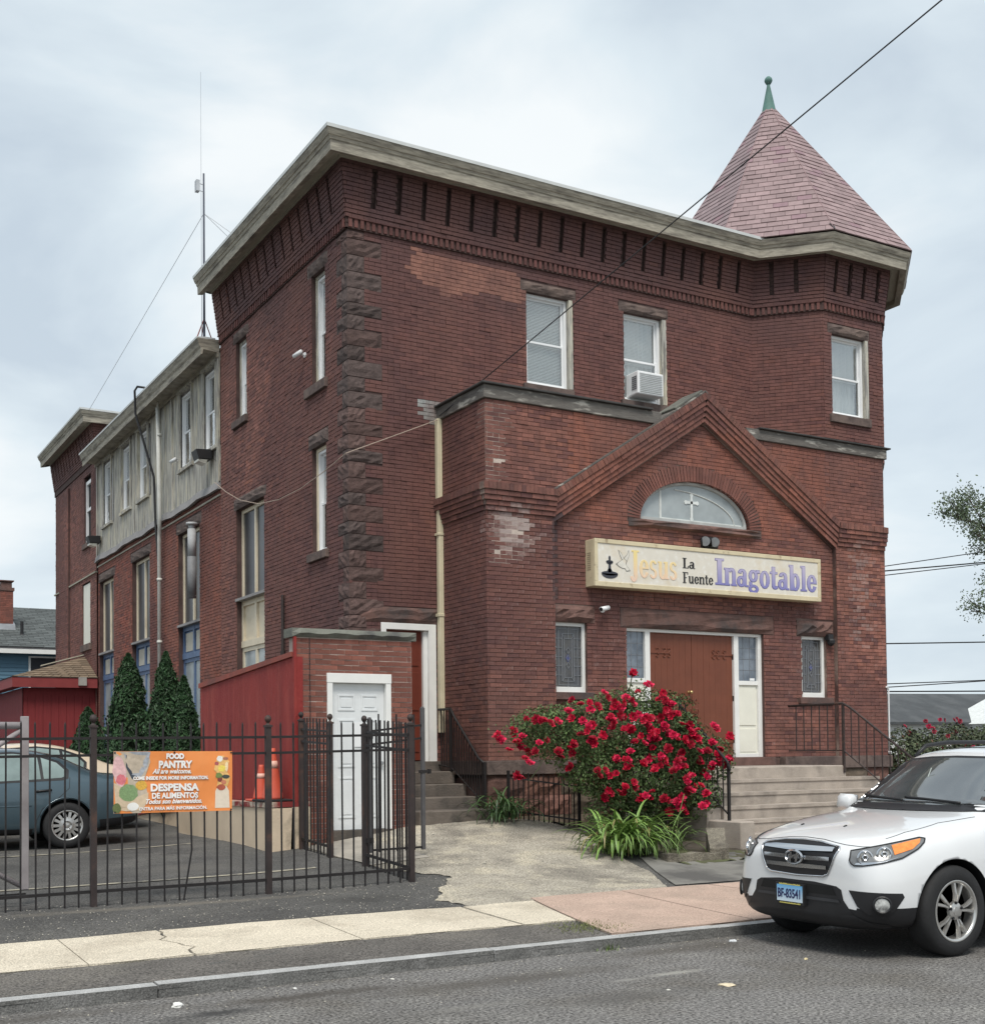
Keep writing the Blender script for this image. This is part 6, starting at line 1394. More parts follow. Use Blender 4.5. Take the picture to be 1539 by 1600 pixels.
class Car:
    def __init__(c, name, label, loc, secs, paint, wheels, wr, group=None, cat='car', zblack=0):
        c.t = thing(name, label, cat, loc, group, rotz=math.pi); c.M = Matrix.Translation(loc) @ Matrix.Rotation(math.pi, 4, 'Z'); c.paint = paint
        mb = MB(); k = len(secs[0][1]); V = []; Fc = []
        for x, pr in secs:
            full = [(x, -y, z) for y, z in pr] + [(x, y, z) for y, z in pr[::-1][1:-1]]
            V += full
        m = 2 * k - 2
        for i in range(len(secs) - 1):
            for j in range(m): Fc.append((i * m + j, i * m + (j + 1) % m, (i + 1) * m + (j + 1) % m, (i + 1) * m + j))
        for e, rev in ((0, False), (len(secs) - 1, True)):   # quad caps
            for j in range(k - 1):
                a, b = e * m + j, e * m + j + 1; c2, d = e * m + (m - j - 1) % m, e * m + (m - j) % m
                q = [a, b, c2, d]; q2 = []
                for i_ in q:
                    if i_ not in q2: q2.append(i_)
                if len(q2) > 2: Fc.append(tuple(q2[::-1] if rev else q2))
        mb.add(V, Fc); o = mb.build('body', paint, c.t, local=True, smooth=True); c.body = o
        md_ = o.modifiers.new('s', 'SUBSURF'); md_.levels = md_.render_levels = 3
        cutters = []
        for (wx, cr) in wheels:
            cm = MB(); cm.lathe([(cr, -1.5), (cr, 1.5)], (wx, 0, wr * 1.01), axis='y', n=40)
            # keep the cut to the flanks so that the engine bay stays closed
            for sgn in (1, -1):
                cm2 = MB(); cm2.lathe([(cr, .52), (cr, 1.5)] if sgn > 0 else [(cr, -1.5), (cr, -.52)], (wx, 0, wr * 1.01), axis='y', n=72)
                co = cm2.build('cut', paint, None, local=True); bo = o.modifiers.new('b', 'BOOLEAN'); bo.object = co; bo.operation = 'DIFFERENCE'; bo.solver = 'EXACT'; cutters.append(co); co.parent = c.t
        bpy.context.view_layer.update(); dg = bpy.context.evaluated_depsgraph_get()
        # the uncut surface, for laying things onto
        for mm_ in o.modifiers:
            if mm_.type == 'BOOLEAN': mm_.show_viewport = False
        bpy.context.view_layer.update(); dg = bpy.context.evaluated_depsgraph_get(); ev = o.evaluated_get(dg); m0 = ev.to_mesh()
        c.bvh = BVHTree.FromPolygons([tuple(v.co) for v in m0.vertices], [tuple(p.vertices) for p in m0.polygons]); ev.to_mesh_clear()
        for mm_ in o.modifiers: mm_.show_viewport = True
        bpy.context.view_layer.update(); dg = bpy.context.evaluated_depsgraph_get()
        nm = bpy.data.meshes.new_from_object(o.evaluated_get(dg)); o.modifiers.clear(); o.data = nm; nm.shade_smooth()
        for co in cutters: bpy.data.objects.remove(co)
        # faces of the wheel wells get the dark trim
        nm.materials.append(trim)
        for p in nm.polygons:
            cx = p.center
            for (wx, cr) in wheels:
                d = math.hypot(cx.x - wx, cx.z - wr * 1.01)
                if abs(cx.y) > .5 and max(math.hypot(nm.vertices[v_].co.x - wx, nm.vertices[v_].co.z - wr * 1.01) for v_ in p.vertices) < cr + .003: p.material_index = 1; p.use_smooth = False
            if cx.z < zblack + (.07 if zblack and cx.x > -.6 else 0): p.material_index = 1
    def hit(c, o, d):
        r = c.bvh.ray_cast(Vector(o), Vector(d).normalized()); return (r[0], r[1]) if r[0] is not None else (None, None)
    def patch(c, name, poly, eu, ev, d, mat, off=.004, parent=None, cuts=5, base=(0, 0, 0), mirror=False, label=None, thick=0.0, smooth=True):
        """polygon in the plane (eu, ev) projected along d onto the body and lifted by off"""
        eu, ev, d, base = Vector(eu), Vector(ev), Vector(d).normalized(), Vector(base); res = None
        for sgn in ((1, -1) if mirror else (1,)):
            b = bmesh.new(); vs = [b.verts.new((u, v, 0)) for u, v in poly]; b.faces.new(vs)
            bmesh.ops.triangulate(b, faces=b.faces[:], ngon_method='EAR_CLIP')
            for _ in range(2 if cuts > 3 else 1): bmesh.ops.subdivide_edges(b, edges=b.edges[:], cuts=2 if cuts > 3 else cuts, use_grid_fill=True)
            ok = {}
            for v in b.verts:
                p = base + eu * v.co.x + ev * v.co.y; h, n = c.hit(p - d * 4, d)
                if h is None: ok[v] = None; continue
                v.co = h + n * off; v.co.y *= sgn; ok[v] = 1
            bad = [v for v in b.verts if ok[v] is None]
            if bad: bmesh.ops.delete(b, geom=bad, context='VERTS')
            m = bpy.data.meshes.new(name); b.to_mesh(m); b.free(); m.materials.append(mat)
            if smooth: m.shade_smooth()
            o = bpy.data.objects.new(name, m); COL.objects.link(o); o.parent = parent or c.t; ORG[o.name] = None
            if label: o['label'] = label
            res = res or o
        return res
    def line(c, name, pts, eu, ev, d, mat, r=.004, base=(0, 0, 0), off=.0, parent=None, n=10, closed=False):
        eu, ev, d, base = Vector(eu), Vector(ev), Vector(d).normalized(), Vector(base); P = []
        if closed: pts = pts + [pts[0]]
        for a, b in zip(pts, pts[1:]):
            for i in range(n):
                t = i / n; u, v = a[0] + (b[0] - a[0]) * t, a[1] + (b[1] - a[1]) * t; h, nn = c.hit(base + eu * u + ev * v - d * 4, d)
                if h is not None: P.append(h + nn * off)
        h, nn = c.hit(base + eu * pts[-1][0] + ev * pts[-1][1] - d * 4, d)
        if h is not None: P.append(h + nn * off)
        mb = MB(); mb.tube(P, r, 5); return mb.build(name, mat, parent or c.t, local=True, smooth=True)
    def wheel(c, x, y, z, r, w, rim, style, side):
        """tyre and rim; side +1: outer face towards +y"""
        s = side
        mb = MB(); prof = [(rim, -w / 2 + .01), (rim + .02, -w / 2), (r - .03, -w / 2 + .004), (r - .006, -w / 2 + .03), (r, -w / 4), (r, w / 4), (r - .006, w / 2 - .03), (r - .03, w / 2 - .004), (rim + .02, w / 2), (rim, w / 2 - .01)]
        mb.lathe(prof, (x, y, z), axis='y', n=48); mb.f = [f_ for f_ in mb.f if len(f_) == 4]
        wo = mb.build('wheel', M['rubber'], c.t, local=True, smooth=True)
        mb = MB(); mb.lathe([(rim + .004, s * (w / 2 - .004)), (rim - .012, s * (w / 2 + .0)), (rim - .022, s * (w / 2 - .02)), (rim - .03, s * (w / 2 - .10))], (x, y, z), axis='y', n=48); mb.f = [f_ for f_ in mb.f if len(f_) == 4]
        mb.build('rim', alloy, wo, local=True, smooth=True)
        mb = MB(); mb.lathe([(0, s * (w / 2 - .11)), (rim - .02, s * (w / 2 - .11))], (x, y, z), axis='y', n=32); mb.build('brake', trim, wo, local=True)
        mb = MB(); yo = w / 2 - .018
        def pt(rr, a, yy): return (x + rr * math.cos(a), y + s * yy, z + rr * math.sin(a))
        if style == 'split5':
            for k in range(5):
                a0 = math.pi / 2 + .2 + k * 2 * math.pi / 5
                for q in (-1, 1):
                    i0, o0 = a0 + q * .10, a0 + q * .205
                    R0, R1 = rim * .18, rim - .012
                    for (ra, rb, aa, ab, ha, hb, ya, yb) in ((R0, rim * .55, i0 * 1, a0 + q * .14, .26, .105, yo - .012, yo - .004), (rim * .55, R1, a0 + q * .14, o0, .105, .082, yo - .004, yo - .012)):
                        P = [pt(ra, aa - ha, ya - .012), pt(ra, aa + ha, ya - .012), pt(rb, ab + hb, yb - .012), pt(rb, ab - hb, yb - .012), pt(ra, aa - ha * .62, ya + .012), pt(ra, aa + ha * .62, ya + .012), pt(rb, ab + hb * .6, yb + .012), pt(rb, ab - hb * .6, yb + .012)]
                        mb.hexa(P)
            mb.lathe([(.075, s * (yo - .02)), (.07, s * (yo + .006)), (.036, s * (yo + .012)), (.034, s * (yo + .016)), (0, s * (yo + .018))], (x, y, z), axis='y', n=24)
        else:
            nS = 14
            for k in range(nS):
                a = 2 * math.pi * k / nS; hh = .13
                mb.hexa([pt(rim * .48, a - .19, yo - .01), pt(rim * .48, a + .19, yo - .01), pt(rim - .02, a + hh, yo - .012), pt(rim - .02, a - hh, yo - .012), pt(rim * .48, a - .17, yo + .012), pt(rim * .48, a + .17, yo + .012), pt(rim - .02, a + hh * .8, yo + .008), pt(rim - .02, a - hh * .8, yo + .008)])
            mb.lathe([(rim * .55, s * (yo - .01)), (rim * .55, s * (yo + .008)), (rim * .30, s * (yo + .018)), (rim * .16, s * (yo + .006)), (rim * .15, s * (yo + .02)), (0, s * (yo + .024))], (x, y, z), axis='y', n=28)
        mb.build('spokes', alloy, wo, local=True)
        mb = MB()
        for k in range(5):
            a = math.pi / 2 + k * 2 * math.pi / 5; p = pt(rim * .27, a, yo + .008); mb.lathe([(.012, -.01), (.012, .008 * s)], p, axis='y', n=8)
        mb.build('lug_nut', trim, wo, local=True, kind='stuff')
        return wo
# ---- white SUV: x = metres behind the front bumper is negative here; the nose points to +x
def S_(x, *p): return (-x, list(p))
suv_secs = [
 S_(.00, (0, .33), (.46, .33), (.53, .40), (.56, .52), (.54, .66), (.46, .79), (.26, .835), (0, .845)),
 S_(.045, (0, .25), (.60, .25), (.70, .36), (.735, .53), (.715, .70), (.63, .83), (.38, .885), (0, .90)),
 S_(.15, (0, .22), (.70, .22), (.815, .34), (.845, .55), (.82, .74), (.73, .88), (.45, .945), (0, .962)),
 S_(.33, (0, .21), (.78, .21), (.885, .32), (.905, .57), (.885, .79), (.795, .945), (.49, 1.0), (0, 1.018)),
 S_(.62, (0, .21), (.82, .21), (.925, .32), (.938, .60), (.925, .85), (.835, 1.01), (.52, 1.055), (0, 1.07)),
 S_(.95, (0, .21), (.83, .21), (.935, .32), (.945, .62), (.935, .90), (.845, 1.055), (.54, 1.10), (0, 1.115)),
 S_(1.25, (0, .21), (.84, .21), (.938, .32), (.945, .64), (.935, .93), (.835, 1.085), (.57, 1.13), (0, 1.148)),
 S_(1.40, (0, .21), (.84, .21), (.938, .32), (.945, .65), (.935, .95), (.82, 1.11), (.60, 1.155), (0, 1.175)),
 S_(1.62, (0, .21), (.84, .21), (.938, .32), (.945, .66), (.935, .965), (.775, 1.26), (.57, 1.315), (0, 1.345)),
 S_(2.02, (0, .21), (.84, .21), (.938, .32), (.945, .66), (.935, .985), (.695, 1.555), (.50, 1.605), (0, 1.635)),
 S_(2.22, (0, .21), (.84, .21), (.938, .32), (.945, .66), (.935, .99), (.675, 1.61), (.48, 1.66), (0, 1.685)),
 S_(2.75, (0, .21), (.84, .21), (.938, .32), (.945, .66), (.935, 1.0), (.665, 1.645), (.47, 1.695), (0, 1.715)),
 S_(3.5, (0, .21), (.84, .21), (.938, .32), (.945, .66), (.935, 1.02), (.66, 1.64), (.46, 1.69), (0, 1.71)),
 S_(4.15, (0, .24), (.83, .24), (.92, .34), (.935, .66), (.92, 1.04), (.64, 1.59), (.44, 1.645), (0, 1.665)),
 S_(4.45, (0, .28), (.78, .28), (.88, .38), (.90, .68), (.88, 1.06), (.62, 1.42), (.42, 1.46), (0, 1.48)),
 S_(4.60, (0, .32), (.72, .32), (.82, .42), (.84, .68), (.82, 1.0), (.66, 1.10), (.40, 1.13), (0, 1.14)),
 S_(4.66, (0, .38), (.6, .38), (.68, .46), (.70, .66), (.68, .86), (.55, .96), (.32, .99), (0, 1.0)),
]
SUVX, SUVY = 7.40, 7.70
suv = Car('white_suv', 'white sport utility vehicle parked nose-left at the kerb in front of the steps', (SUVX, SUVY, 0), suv_secs, paint_white, [(-.83, .415), (-3.53, .415)], .368, zblack=.34)
EX, EY, EZ = (1, 0, 0), (0, 1, 0), (0, 0, 1); FRN = (-1, 0, 0); SIDE = (0, -1, 0)
for wx in (-.83, -3.53):
    for sd_ in (1, -1): suv.wheel(wx, sd_ * .82, .368, .368, .235, .245, 'split5', sd_)
FP_ = dict(eu=EY, ev=EZ, d=FRN)
# grille: dark opening, three chrome bars with a bright rim, oval badge with slanted bars
gr_o = [(-.44, .865), (-.42, .885), (-.2, .915), (0, .922), (.2, .915), (.42, .885), (.44, .865), (.40, .75), (.355, .665), (.30, .645), (0, .635), (-.30, .645), (-.355, .665), (-.40, .75)]
grl = suv.patch('grille', gr_o, mat=trim, off=.004, **FP_)
suv.line('grille_rim', gr_o, mat=chrome, r=.009, off=.006, closed=True, parent=grl, n=5, **FP_)
for zc, hw in ((.855, .395), (.785, .375), (.715, .345)):
    suv.patch('grille_bar', [(-hw, zc - .012), (0, zc - .017), (hw, zc - .012), (hw, zc + .018), (0, zc + .020), (-hw, zc + .018)], mat=chrome, off=.020, parent=grl, cuts=3, **FP_)
h0, n0 = suv.hit((3, 0, .785), FRN)
def Fem(u, v, w=0): 
    x = h0.x + .034 + w - u * u * .3; return Vector((x, u, v + .785))
mb = MB(); 
mb.tube([Fem(.098 * math.cos(t), .056 * math.sin(t)) for t in np.linspace(0, 2 * math.pi, 25)], .0095, 6)
mb.prism([(-.052, -.040), (-.028, -.044), (-.010, .042), (-.034, .040)], Fem, -.004, .008); mb.prism([(.022, -.042), (.046, -.038), (.062, .036), (.038, .044)], Fem, -.004, .008); mb.prism([(-.034, -.008), (.04, .012), (.043, .028), (-.03, .006)], Fem, -.004, .007)
mb.build('badge', chrome, suv.t, local=True)
# lower black intake with the number plate
low = [(-.49, .55), (-.44, .575), (-.2, .595), (.2, .595), (.44, .575), (.49, .55), (.51, .47), (.60, .36), (.70, .31), (.78, .29), (.78, .255), (.6, .235), (0, .225), (-.6, .235), (-.78, .255), (-.78, .29), (-.70, .31), (-.60, .36), (-.51, .47)]
lw = suv.patch('lower_intake', low, mat=trim, off=.004, **FP_)
suv.patch('intake_mouth', [(-.44, .50), (-.40, .57), (.40, .57), (.44, .50)], mat=mk('deep_black', (.006, .006, .006), .8), off=.006, parent=lw, **FP_)
suv.patch('intake_lip', [(-.46, .47), (.46, .47), (.48, .445), (-.48, .445)], mat=mk('grey_trim', (.035, .036, .04), .5), off=.010, parent=lw, **FP_)
for sy in (1, -1):
    P = [(.60 * 1, .555), (.88, .56), (.895, .53), (.84, .40), (.76, .375), (.69, .41)]
    DQ = (-.62, -.78, 0); EQ = (-.78, .62, 0)
# fog lamp pockets and headlamps, seen from the oblique front
for sy in (1, -1):
    d = Vector((-.66, -.75 * sy, 0)); eu = Vector((-.75, .66 * sy, 0)); bs = Vector((-.20, .72 * sy, 0))
    fp = suv.patch('fog_pocket', [(-.24, .555), (.16, .54), (.175, .51), (.10, .405), (.04, .365), (-.10, .37), (-.18, .43)], eu, EZ, d, trim, .006, base=bs)
    h, n = suv.hit(bs + eu * .0 + Vector((0, 0, .455)) - d * 4, d)
    Ff = frame(h + n * .01, eu, -d)
    mb = MB(); mb.prism(el2(0, 0, .062, .058, 20), Ff, -.02, .012); mb.build('fog_lamp', lampglass, fp, local=True)
    mb = MB(); mb.tube([Ff(.066 * math.cos(t), .062 * math.sin(t), .012) for t in np.linspace(0, 2 * math.pi, 21)], .010, 6); mb.build('fog_rim', trim, fp, local=True)
    d = Vector((-.60, -.80 * sy, -.0)); eu = Vector((-.80, .60 * sy, 0)); bs = Vector((-.235, .685 * sy, .0)); 
    hl = [(-.225, .765), (-.235, .79), (-.215, .862), (-.10, .885), (.1, .922), (.33, .962), (.375, .955), (.36, .925), (.30, .878), (.16, .812), (0, .775), (-.15, .752), (-.205, .75)]
    hp_ = suv.patch('headlight', hl, eu, EZ, d, mk('lamp_housing', (.16, .165, .17), .15, .25, 14, spec=.9), .005, base=bs)
    suv.line('lamp_rim', hl, eu, EZ, d, trim, .006, bs, .006, hp_, 4, True)
    for cu, cz, rr in ((-.125, .815, .054), (.02, .842, .054)):
        h, n = suv.hit(bs + eu * cu + Vector((0, 0, cz)) - d * 4, d); Fh = frame(h + n * .004, eu, -d, Vector((0, 0, 1)))
        mb = MB(); mb.prism(el2(0, 0, rr * .82, rr * .82, 20), Fh, -.01, .006); mb.build('reflector', lampglass, hp_, local=True)
        mb = MB(); mb.tube([Fh(rr * math.cos(t), rr * math.sin(t), .006) for t in np.linspace(0, 2 * math.pi, 21)], .010, 6); mb.tube([Fh(.02 * math.cos(t), .02 * math.sin(t), .014) for t in np.linspace(0, 2 * math.pi, 11)], .008, 6); mb.build('chrome_ring', chrome, hp_, local=True)
    suv.patch('indicator', [(.10, .835), (.09, .905), (.22, .932), (.335, .952), (.32, .922), (.25, .876)], eu, EZ, d, amber, .010, hp_, 5, bs)
    suv.patch('lamp_strip', [(-.20, .758), (-.19, .772), (.0, .786), (.14, .822), (.17, .83), (.0, .776), (-.14, .757)], eu, EZ, d, chrome, .009, hp_, 3, bs)
    # wing crease, wheel-arch edge, bonnet shut line
    suv.line('shut_line', [(-.33, .955), (-.52, 1.0), (-.9, 1.062), (-1.3, 1.10)], EX, EZ, (0, -sy, -.0001), mk('shut_line', (.03, .03, .03), .8), .0035, parent=suv.t)
suv.line('bonnet_line', [(-.80, .905), (-.6, .895), (-.45, .905), (-.2, .935), (0, .943), (.2, .935), (.45, .905), (.6, .895), (.80, .905)], EY, EZ, FRN, mk('shut_line'), .004)
# windscreen with black border, wipers, side glass
suv.patch('windscreen_border', [(-.765, 1.17), (-.4, 1.195), (0, 1.205), (.4, 1.195), (.765, 1.17), (.73, 1.30), (.655, 1.53), (.62, 1.575), (.3, 1.60), (0, 1.607), (-.3, 1.60), (-.62, 1.575), (-.655, 1.53), (-.73, 1.30)], mat=trim, off=.004, cuts=6, **FP_)
ws = suv.patch('windscreen', [(-.745, 1.19), (-.4, 1.215), (0, 1.222), (.4, 1.215), (.745, 1.19), (.70, 1.30), (.615, 1.52), (.585, 1.555), (.3, 1.578), (0, 1.584), (-.3, 1.578), (-.585, 1.555), (-.615, 1.52), (-.70, 1.30)], mat=car_glass, off=.008, cuts=6, **FP_)
suv.line('wiper', [(.5, 1.19), (.1, 1.215), (-.12, 1.225)], mat=trim, r=.011, off=.02, **FP_); suv.line('wiper', [(-.12, 1.20), (-.4, 1.215), (-.66, 1.235)], mat=trim, r=.011, off=.02, **FP_)
suv.patch('cowl', [(-.76, 1.135), (-.4, 1.165), (0, 1.178), (.4, 1.165), (.76, 1.135), (.77, 1.17), (.4, 1.198), (0, 1.208), (-.4, 1.198), (-.77, 1.17)], mat=trim, off=.006, **FP_)
# air freshener and papers seen behind the glass
hg, ng = suv.hit((3, -.08, 1.42), FRN)
mb = MB(); mb.box(hg.x - .02, hg.x + .012, -.12, -.06, 1.33, 1.42); mb.tube([(hg.x + .012, -.09, 1.42), (hg.x - .03, -.085, 1.5)], .004, 5); mb.build('air_freshener', mk('pale_tag', (.5, .55, .52), .5), suv.t, local=True)
for sy in (1, -1):
    dS = (0, -sy, 0)
    suv.patch('side_window', [(-1.72, 1.04), (-1.55, 1.12), (-2.02, 1.49), (-2.2, 1.56), (-2.75, 1.59), (-2.75, 1.06)], EX, EZ, dS, car_glass, .005)
    suv.patch('side_window', [(-2.85, 1.06), (-2.85, 1.59), (-3.5, 1.585), (-3.62, 1.55), (-3.62, 1.08)], EX, EZ, dS, car_glass, .005)
    suv.patch('side_window', [(-3.72, 1.12), (-3.72, 1.54), (-4.05, 1.48), (-4.25, 1.2), (-4.2, 1.14)], EX, EZ, dS, car_glass, .005)
    for x0, x1 in ((-1.52, -2.8), (-2.8, -3.66)): suv.line('door_line', [(x0, 1.02), (x0 - .02, .75), (x0 + .02, .40), (x1 + .05, .40), (x1, .75), (x1, 1.02)], EX, EZ, dS, mk('shut_line'), .0035)
    suv.patch('sill_cladding', [(-1.30, .245), (-1.30, .38), (-3.1, .38), (-3.1, .245)], EX, EZ, dS, trim, .006)
    for hx in (-2.62, -3.5):
        h, n = suv.hit((hx, 3 * sy, .90), dS); mb = MB(); mb.tube([(hx + .10, h.y + .02 * sy, .90), (hx - .10, h.y + .03 * sy, .905)], .016, 8); mb.build('door_handle', paint_white, suv.t, local=True, smooth=True)
    # mirror
    mb = MB(); bx = -1.62; by = .90 * sy
    mb.hexa([(bx + .06, by, 1.10), (bx + .03, by + .22 * sy, 1.10), (bx - .08, by + .22 * sy, 1.11), (bx - .08, by, 1.11), (bx + .05, by + .01 * sy, 1.24), (bx + .02, by + .20 * sy, 1.25), (bx - .08, by + .20 * sy, 1.25), (bx - .08, by + .01 * sy, 1.24)])
    o = mb.build('mirror', paint_white, suv.t, local=True, bevel=.03, smooth=True)
    mb = MB(); mb.box(bx - .086, bx - .078, min(by + .02 * sy, by + .19 * sy), max(by + .02 * sy, by + .19 * sy), 1.125, 1.235); mb.build('mirror_glass', chrome, o, local=True)
    mb = MB(); mb.tube([(bx, by - .12 * sy, 1.06), (bx, by + .04 * sy, 1.13)], .03, 8); mb.build('mirror_arm', trim, o, local=True)
    # roof rail
    mb = MB(); mb.tube([(-2.15, .60 * sy, 1.60), (-2.3, .60 * sy, 1.705), (-2.6, .60 * sy, 1.735), (-3.6, .59 * sy, 1.735), (-3.95, .58 * sy, 1.69)], .02, 8); mb.build('roof_rail', trim, suv.t, local=True, smooth=True)
    suv.patch('tail_light', [(-4.3, 1.0), (-4.3, 1.3), (-4.5, 1.28), (-4.58, 1.02)], EX, EZ, dS, redlens, .006)
suv.patch('rear_window', [(-.5, 1.18), (.5, 1.18), (.45, 1.45), (-.45, 1.45)], EY, EZ, (1, 0, 0), car_glass, .006)
# sunroof panel and bonnet washer jets
suv.patch('sunroof', [(-2.35, -.38), (-3.0, -.38), (-3.0, .38), (-2.35, .38)], EX, EY, (0, 0, -1), car_glass, .006)
mb = MB()
for y in (-.36, .14): 
    h, n = suv.hit((-.42, y, 3), (0, 0, -1)); mb.hexa([(h.x - .03, y - .012, h.z - .005), (h.x + .012, y - .012, h.z - .005), (h.x + .012, y + .012, h.z - .005), (h.x - .03, y + .012, h.z - .005), (h.x - .022, y - .006, h.z + .014), (h.x + .0, y - .006, h.z + .008), (h.x + .0, y + .006, h.z + .008), (h.x - .022, y + .006, h.z + .014)])
mb.build('washer_jet', trim, suv.t, local=True, kind='stuff')
# number plate
hP, nP = suv.hit((3, -.02, .46), FRN)
def Fpl(u, v, w=0): return Vector((hP.x + .035 + w, u - .05, .475 + v))
mb = MB(); mb.fbox(Fpl, -.165, .165, -.088, .088, -.05, .0); pl = mb.build('plate_frame', trim, suv.t, local=True)
mplate = bpy.data.materials.new('plate_blue'); mplate.use_nodes = True; nt = mplate.node_tree; p = nt.nodes['Principled BSDF']; p.inputs['Roughness'].default_value = .4
tcn = N(nt, 'ShaderNodeTexCoord'); sx_ = N(nt, 'ShaderNodeSeparateXYZ'); rp = N(nt, 'ShaderNodeValToRGB'); mr_ = N(nt, 'ShaderNodeMapRange'); mr_.inputs[1].default_value = .40; mr_.inputs[2].default_value = .55
rp.color_ramp.elements[0].color = (.62, .72, .80, 1); rp.color_ramp.elements[1].color = (.10, .38, .68, 1); rp.color_ramp.elements[0].position = .1
nt.links.new(tcn.outputs['Object'], sx_.inputs[0]); nt.links.new(sx_.outputs[2], mr_.inputs[0]); nt.links.new(mr_.outputs[0], rp.inputs[0]); nt.links.new(rp.outputs[0], p.inputs['Base Color'])
mb = MB(); mb.fbox(Fpl, -.148, .148, -.066, .070, 0, .004); mb.build('number_plate', mplate, pl, local=True)
text('BF-83541', Fpl, 0, -.034, .105, mk('plate_navy', (.015, .02, .09), .5), pl, w=.005, bold=.0022, width=.262, name='plate_number')
for zz in (.072, -.085):
    mb = MB()
    for i in range(22): mb.fbox(Fpl, -.12 + i * .0112, -.113 + i * .0112, zz, zz + random.choice((.008, .011)), .0, .003)
    mb.build('frame_lettering', mk('frame_yellow', (.62, .55, .16), .5), pl, local=True, kind='stuff')
# ---- blue-grey saloon: rear half in view behind the fence
sed_secs = [
 S_(.00, (0, .30), (.40, .30), (.48, .36), (.50, .46), (.48, .55), (.40, .62), (.24, .65), (0, .66)),
 S_(.08, (0, .24), (.60, .24), (.68, .34), (.70, .48), (.67, .60), (.58, .70), (.36, .74), (0, .75)),
 S_(.30, (0, .20), (.72, .20), (.81, .30), (.83, .50), (.80, .66), (.70, .78), (.44, .82), (0, .84)),
 S_(.80, (0, .19), (.76, .19), (.86, .29), (.875, .52), (.86, .76), (.74, .87), (.48, .92), (0, .94)),
 S_(1.25, (0, .19), (.77, .19), (.865, .29), (.88, .54), (.87, .82), (.76, .93), (.52, .98), (0, 1.0)),
 S_(1.60, (0, .19), (.77, .19), (.865, .29), (.88, .55), (.87, .85), (.72, 1.08), (.52, 1.13), (0, 1.16)),
 S_(2.05, (0, .19), (.77, .19), (.865, .29), (.88, .55), (.87, .87), (.62, 1.35), (.44, 1.395), (0, 1.42)),
 S_(2.60, (0, .19), (.77, .19), (.865, .29), (.88, .56), (.87, .89), (.58, 1.405), (.42, 1.45), (0, 1.47)),
 S_(3.10, (0, .19), (.77, .19), (.865, .29), (.88, .57), (.87, .91), (.575, 1.375), (.41, 1.42), (0, 1.44)),
 S_(3.55, (0, .20), (.77, .20), (.865, .30), (.88, .58), (.87, .94), (.62, 1.24), (.44, 1.285), (0, 1.305)),
 S_(3.85, (0, .22), (.76, .22), (.86, .32), (.875, .59), (.86, .955), (.70, 1.08), (.50, 1.10), (0, 1.12)),
 S_(4.10, (0, .25), (.75, .25), (.845, .35), (.865, .60), (.85, .955), (.73, 1.045), (.50, 1.06), (0, 1.075)),
 S_(4.40, (0, .30), (.71, .30), (.80, .38), (.82, .60), (.80, .94), (.70, 1.03), (.48, 1.05), (0, 1.06)),
 S_(4.52, (0, .34), (.64, .34), (.72, .42), (.74, .62), (.72, .86), (.62, .97), (.42, 1.0), (0, 1.01)),
 S_(4.56, (0, .40), (.5, .40), (.56, .46), (.58, .62), (.56, .78), (.48, .88), (.3, .90), (0, .91)),
]
